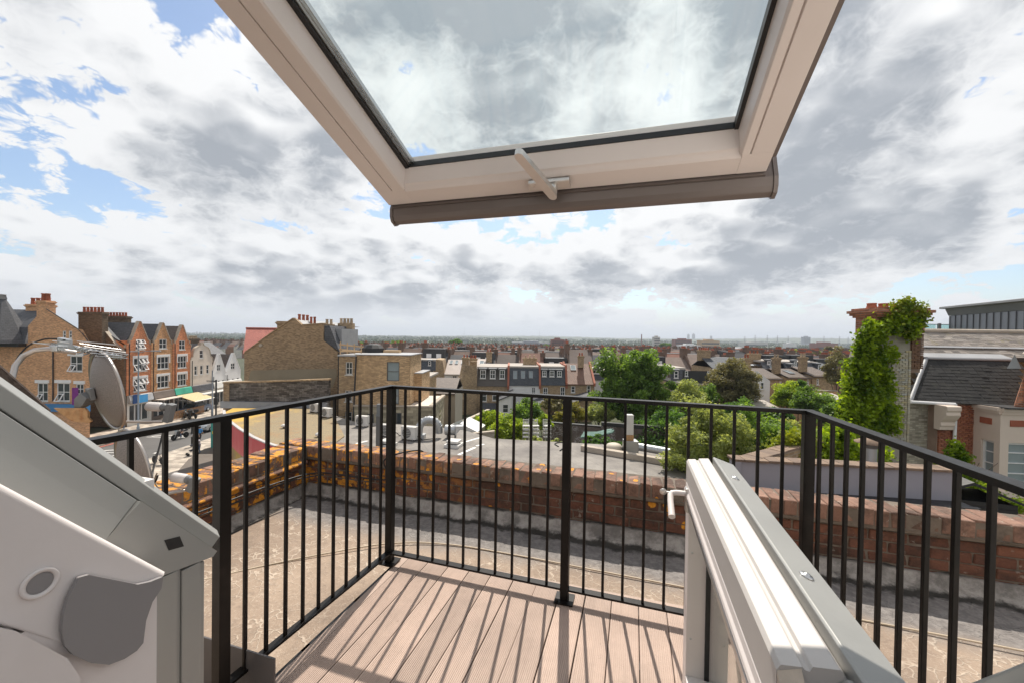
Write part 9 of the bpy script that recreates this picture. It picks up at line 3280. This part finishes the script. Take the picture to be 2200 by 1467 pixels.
for i, px in enumerate((423, 430, 454, 462, 475, 480, 506, 511)):
    p = at(px, skyline(px) + 1, 3780)
    w_, h_ = (13, 22) if i % 2 == 0 else (12, 20)
    T = thing('tower_block', 'small dark tower on the left hill, number %s from the left' % ['one', 'two', 'three', 'four', 'five', 'six', 'seven', 'eight'][i], 'tower block', (p.x, 3780, p.z - 14), 0, 'towers on the left hill')
    part(T, 'body', MB().box(-w_ / 2, w_ / 2, -6, 6, 0, h_ + 10), 'tower_grey')
    part(T, 'roof_plant', MB().box(-2, 2, -3, 3, h_ + 10, h_ + 13), 'tower_grey')
# chimney, masts and pylons
p = at(1378, 742, 1200)
T = thing('factory_chimney', 'slim dark factory chimney right of the big tree', 'chimney', (p.x, 1200, gz(1200)))
part(T, 'shaft', MB().lathe([(2.2, 0), (1.5, zz(1378, 719.5, 1200) - gz(1200)), (1.7, zz(1378, 719, 1200) - gz(1200))], (0, 0, 0), 10), 'brick_far_red')
part(T, 'cap', MB().lathe([(1.9, zz(1378, 719, 1200) - gz(1200)), (1.9, zz(1378, 718.5, 1200) - gz(1200))], (0, 0, 0), 10), 'ac_dark')
for px, yt, lb in ((997, 703, 'thin radio mast on the skyline above the round dark tree'), (1159, 710, 'thin radio mast on the skyline left of the red brick block'), (1063, 719, 'short dark mast between the two radio masts')):
    p = at(px, 728, 3600)
    T = thing('radio_mast', lb, 'mast', (p.x, 3600, gz(3600)))
    H_ = zz(px, yt, 3600) - gz(3600)
    part(T, 'mast', MB().tube([(0, 0, 0), (0, 0, H_)], [1.3, 0.5], 6), 'tower_grey')
    for q in (0.5, 0.8):
        part(T, 'stay', MB().tube([(0, 0, H_ * q), (H_ * 0.3, 0, 0)], 0.15, 4).tube([(0, 0, H_ * q), (-H_ * 0.3, 0, 0)], 0.15, 4), 'tower_grey')
for i, (px, yt) in enumerate(((1600, 722), (1622, 719), (1648, 719), (1670, 720), (1693, 721), (1770, 721), (1803, 722), (1822, 723))):
    Yp = 1500 + 60 * (i % 3)
    p = at(px, 740, Yp)
    H_ = zz(px, yt, Yp) - gz(Yp)
    T = thing('pylon', 'lattice electricity pylon on the right skyline, number %s from the left' % ['one', 'two', 'three', 'four', 'five', 'six', 'seven', 'eight'][i], 'pylon', (p.x, Yp, gz(Yp)), 0, 'pylons on the right skyline')
    mb = MB()
    for sx_ in (-1, 1):
        for sy_ in (-1, 1):
            mb.tube([(sx_ * 3, sy_ * 3, 0), (sx_ * 0.9, sy_ * 0.9, H_ * 0.6), (0, 0, H_)], 0.28, 4)
    for k in range(6):
        z = H_ * k / 9
        w_ = 3 - 2.1 * k / 6
        mb.tube([(-w_, -w_, z), (w_ * 0.8, -w_ * 0.8, z + H_ / 9)], 0.2, 4)
        mb.tube([(w_, -w_, z), (-w_ * 0.8, -w_ * 0.8, z + H_ / 9)], 0.2, 4)
    part(T, 'tower', mb, 'tower_grey')
    for z, w_ in ((0.66, 6), (0.78, 7.5), (0.9, 5)):
        part(T, 'cross_arm', MB().tube([(-w_, 0, H_ * z), (w_, 0, H_ * z)], 0.3, 4), 'tower_grey')

# gardens between the flat roof and the terraces
m, t = newmat('garden_green')
wp = coords(t, 'World')
n1 = noise(t, wp, 0.4, 7, 0.7)
finish(t, t.mix(t.sstep(n1, 0.35, 0.65), (0.028, 0.042, 0.012, 1), (0.085, 0.085, 0.045, 1)), 0.95)
sheet('gardens', [(-14, 24), (40, 14), (75, 62), (60, 78), (-20, 78)], GZ + 0.02, 'garden_green', 'green back gardens below the flat roof')

# ------------------------------------------------------------------ the air
m = bpy.data.materials.new('air')
m.use_nodes = True
m.node_tree.nodes.clear()
t = NT(m.node_tree)
pvn = t.n('ShaderNodeVolumePrincipled', {'Color': (0.80, 0.88, 1.0, 1), 'Density': 0.00018, 'Anisotropy': 0.2})
t.n('ShaderNodeOutputMaterial', {'Volume': pvn.outputs[0]})
MATS['air'] = m
hzb = MB().box(-31000, 31000, -300, 31000, GZ - 32, 260)
o = obj('haze', hzb.mesh('haze', 'air', uv=False))
tag(o, 'faint bluish haze over the far plain', kind='stuff')
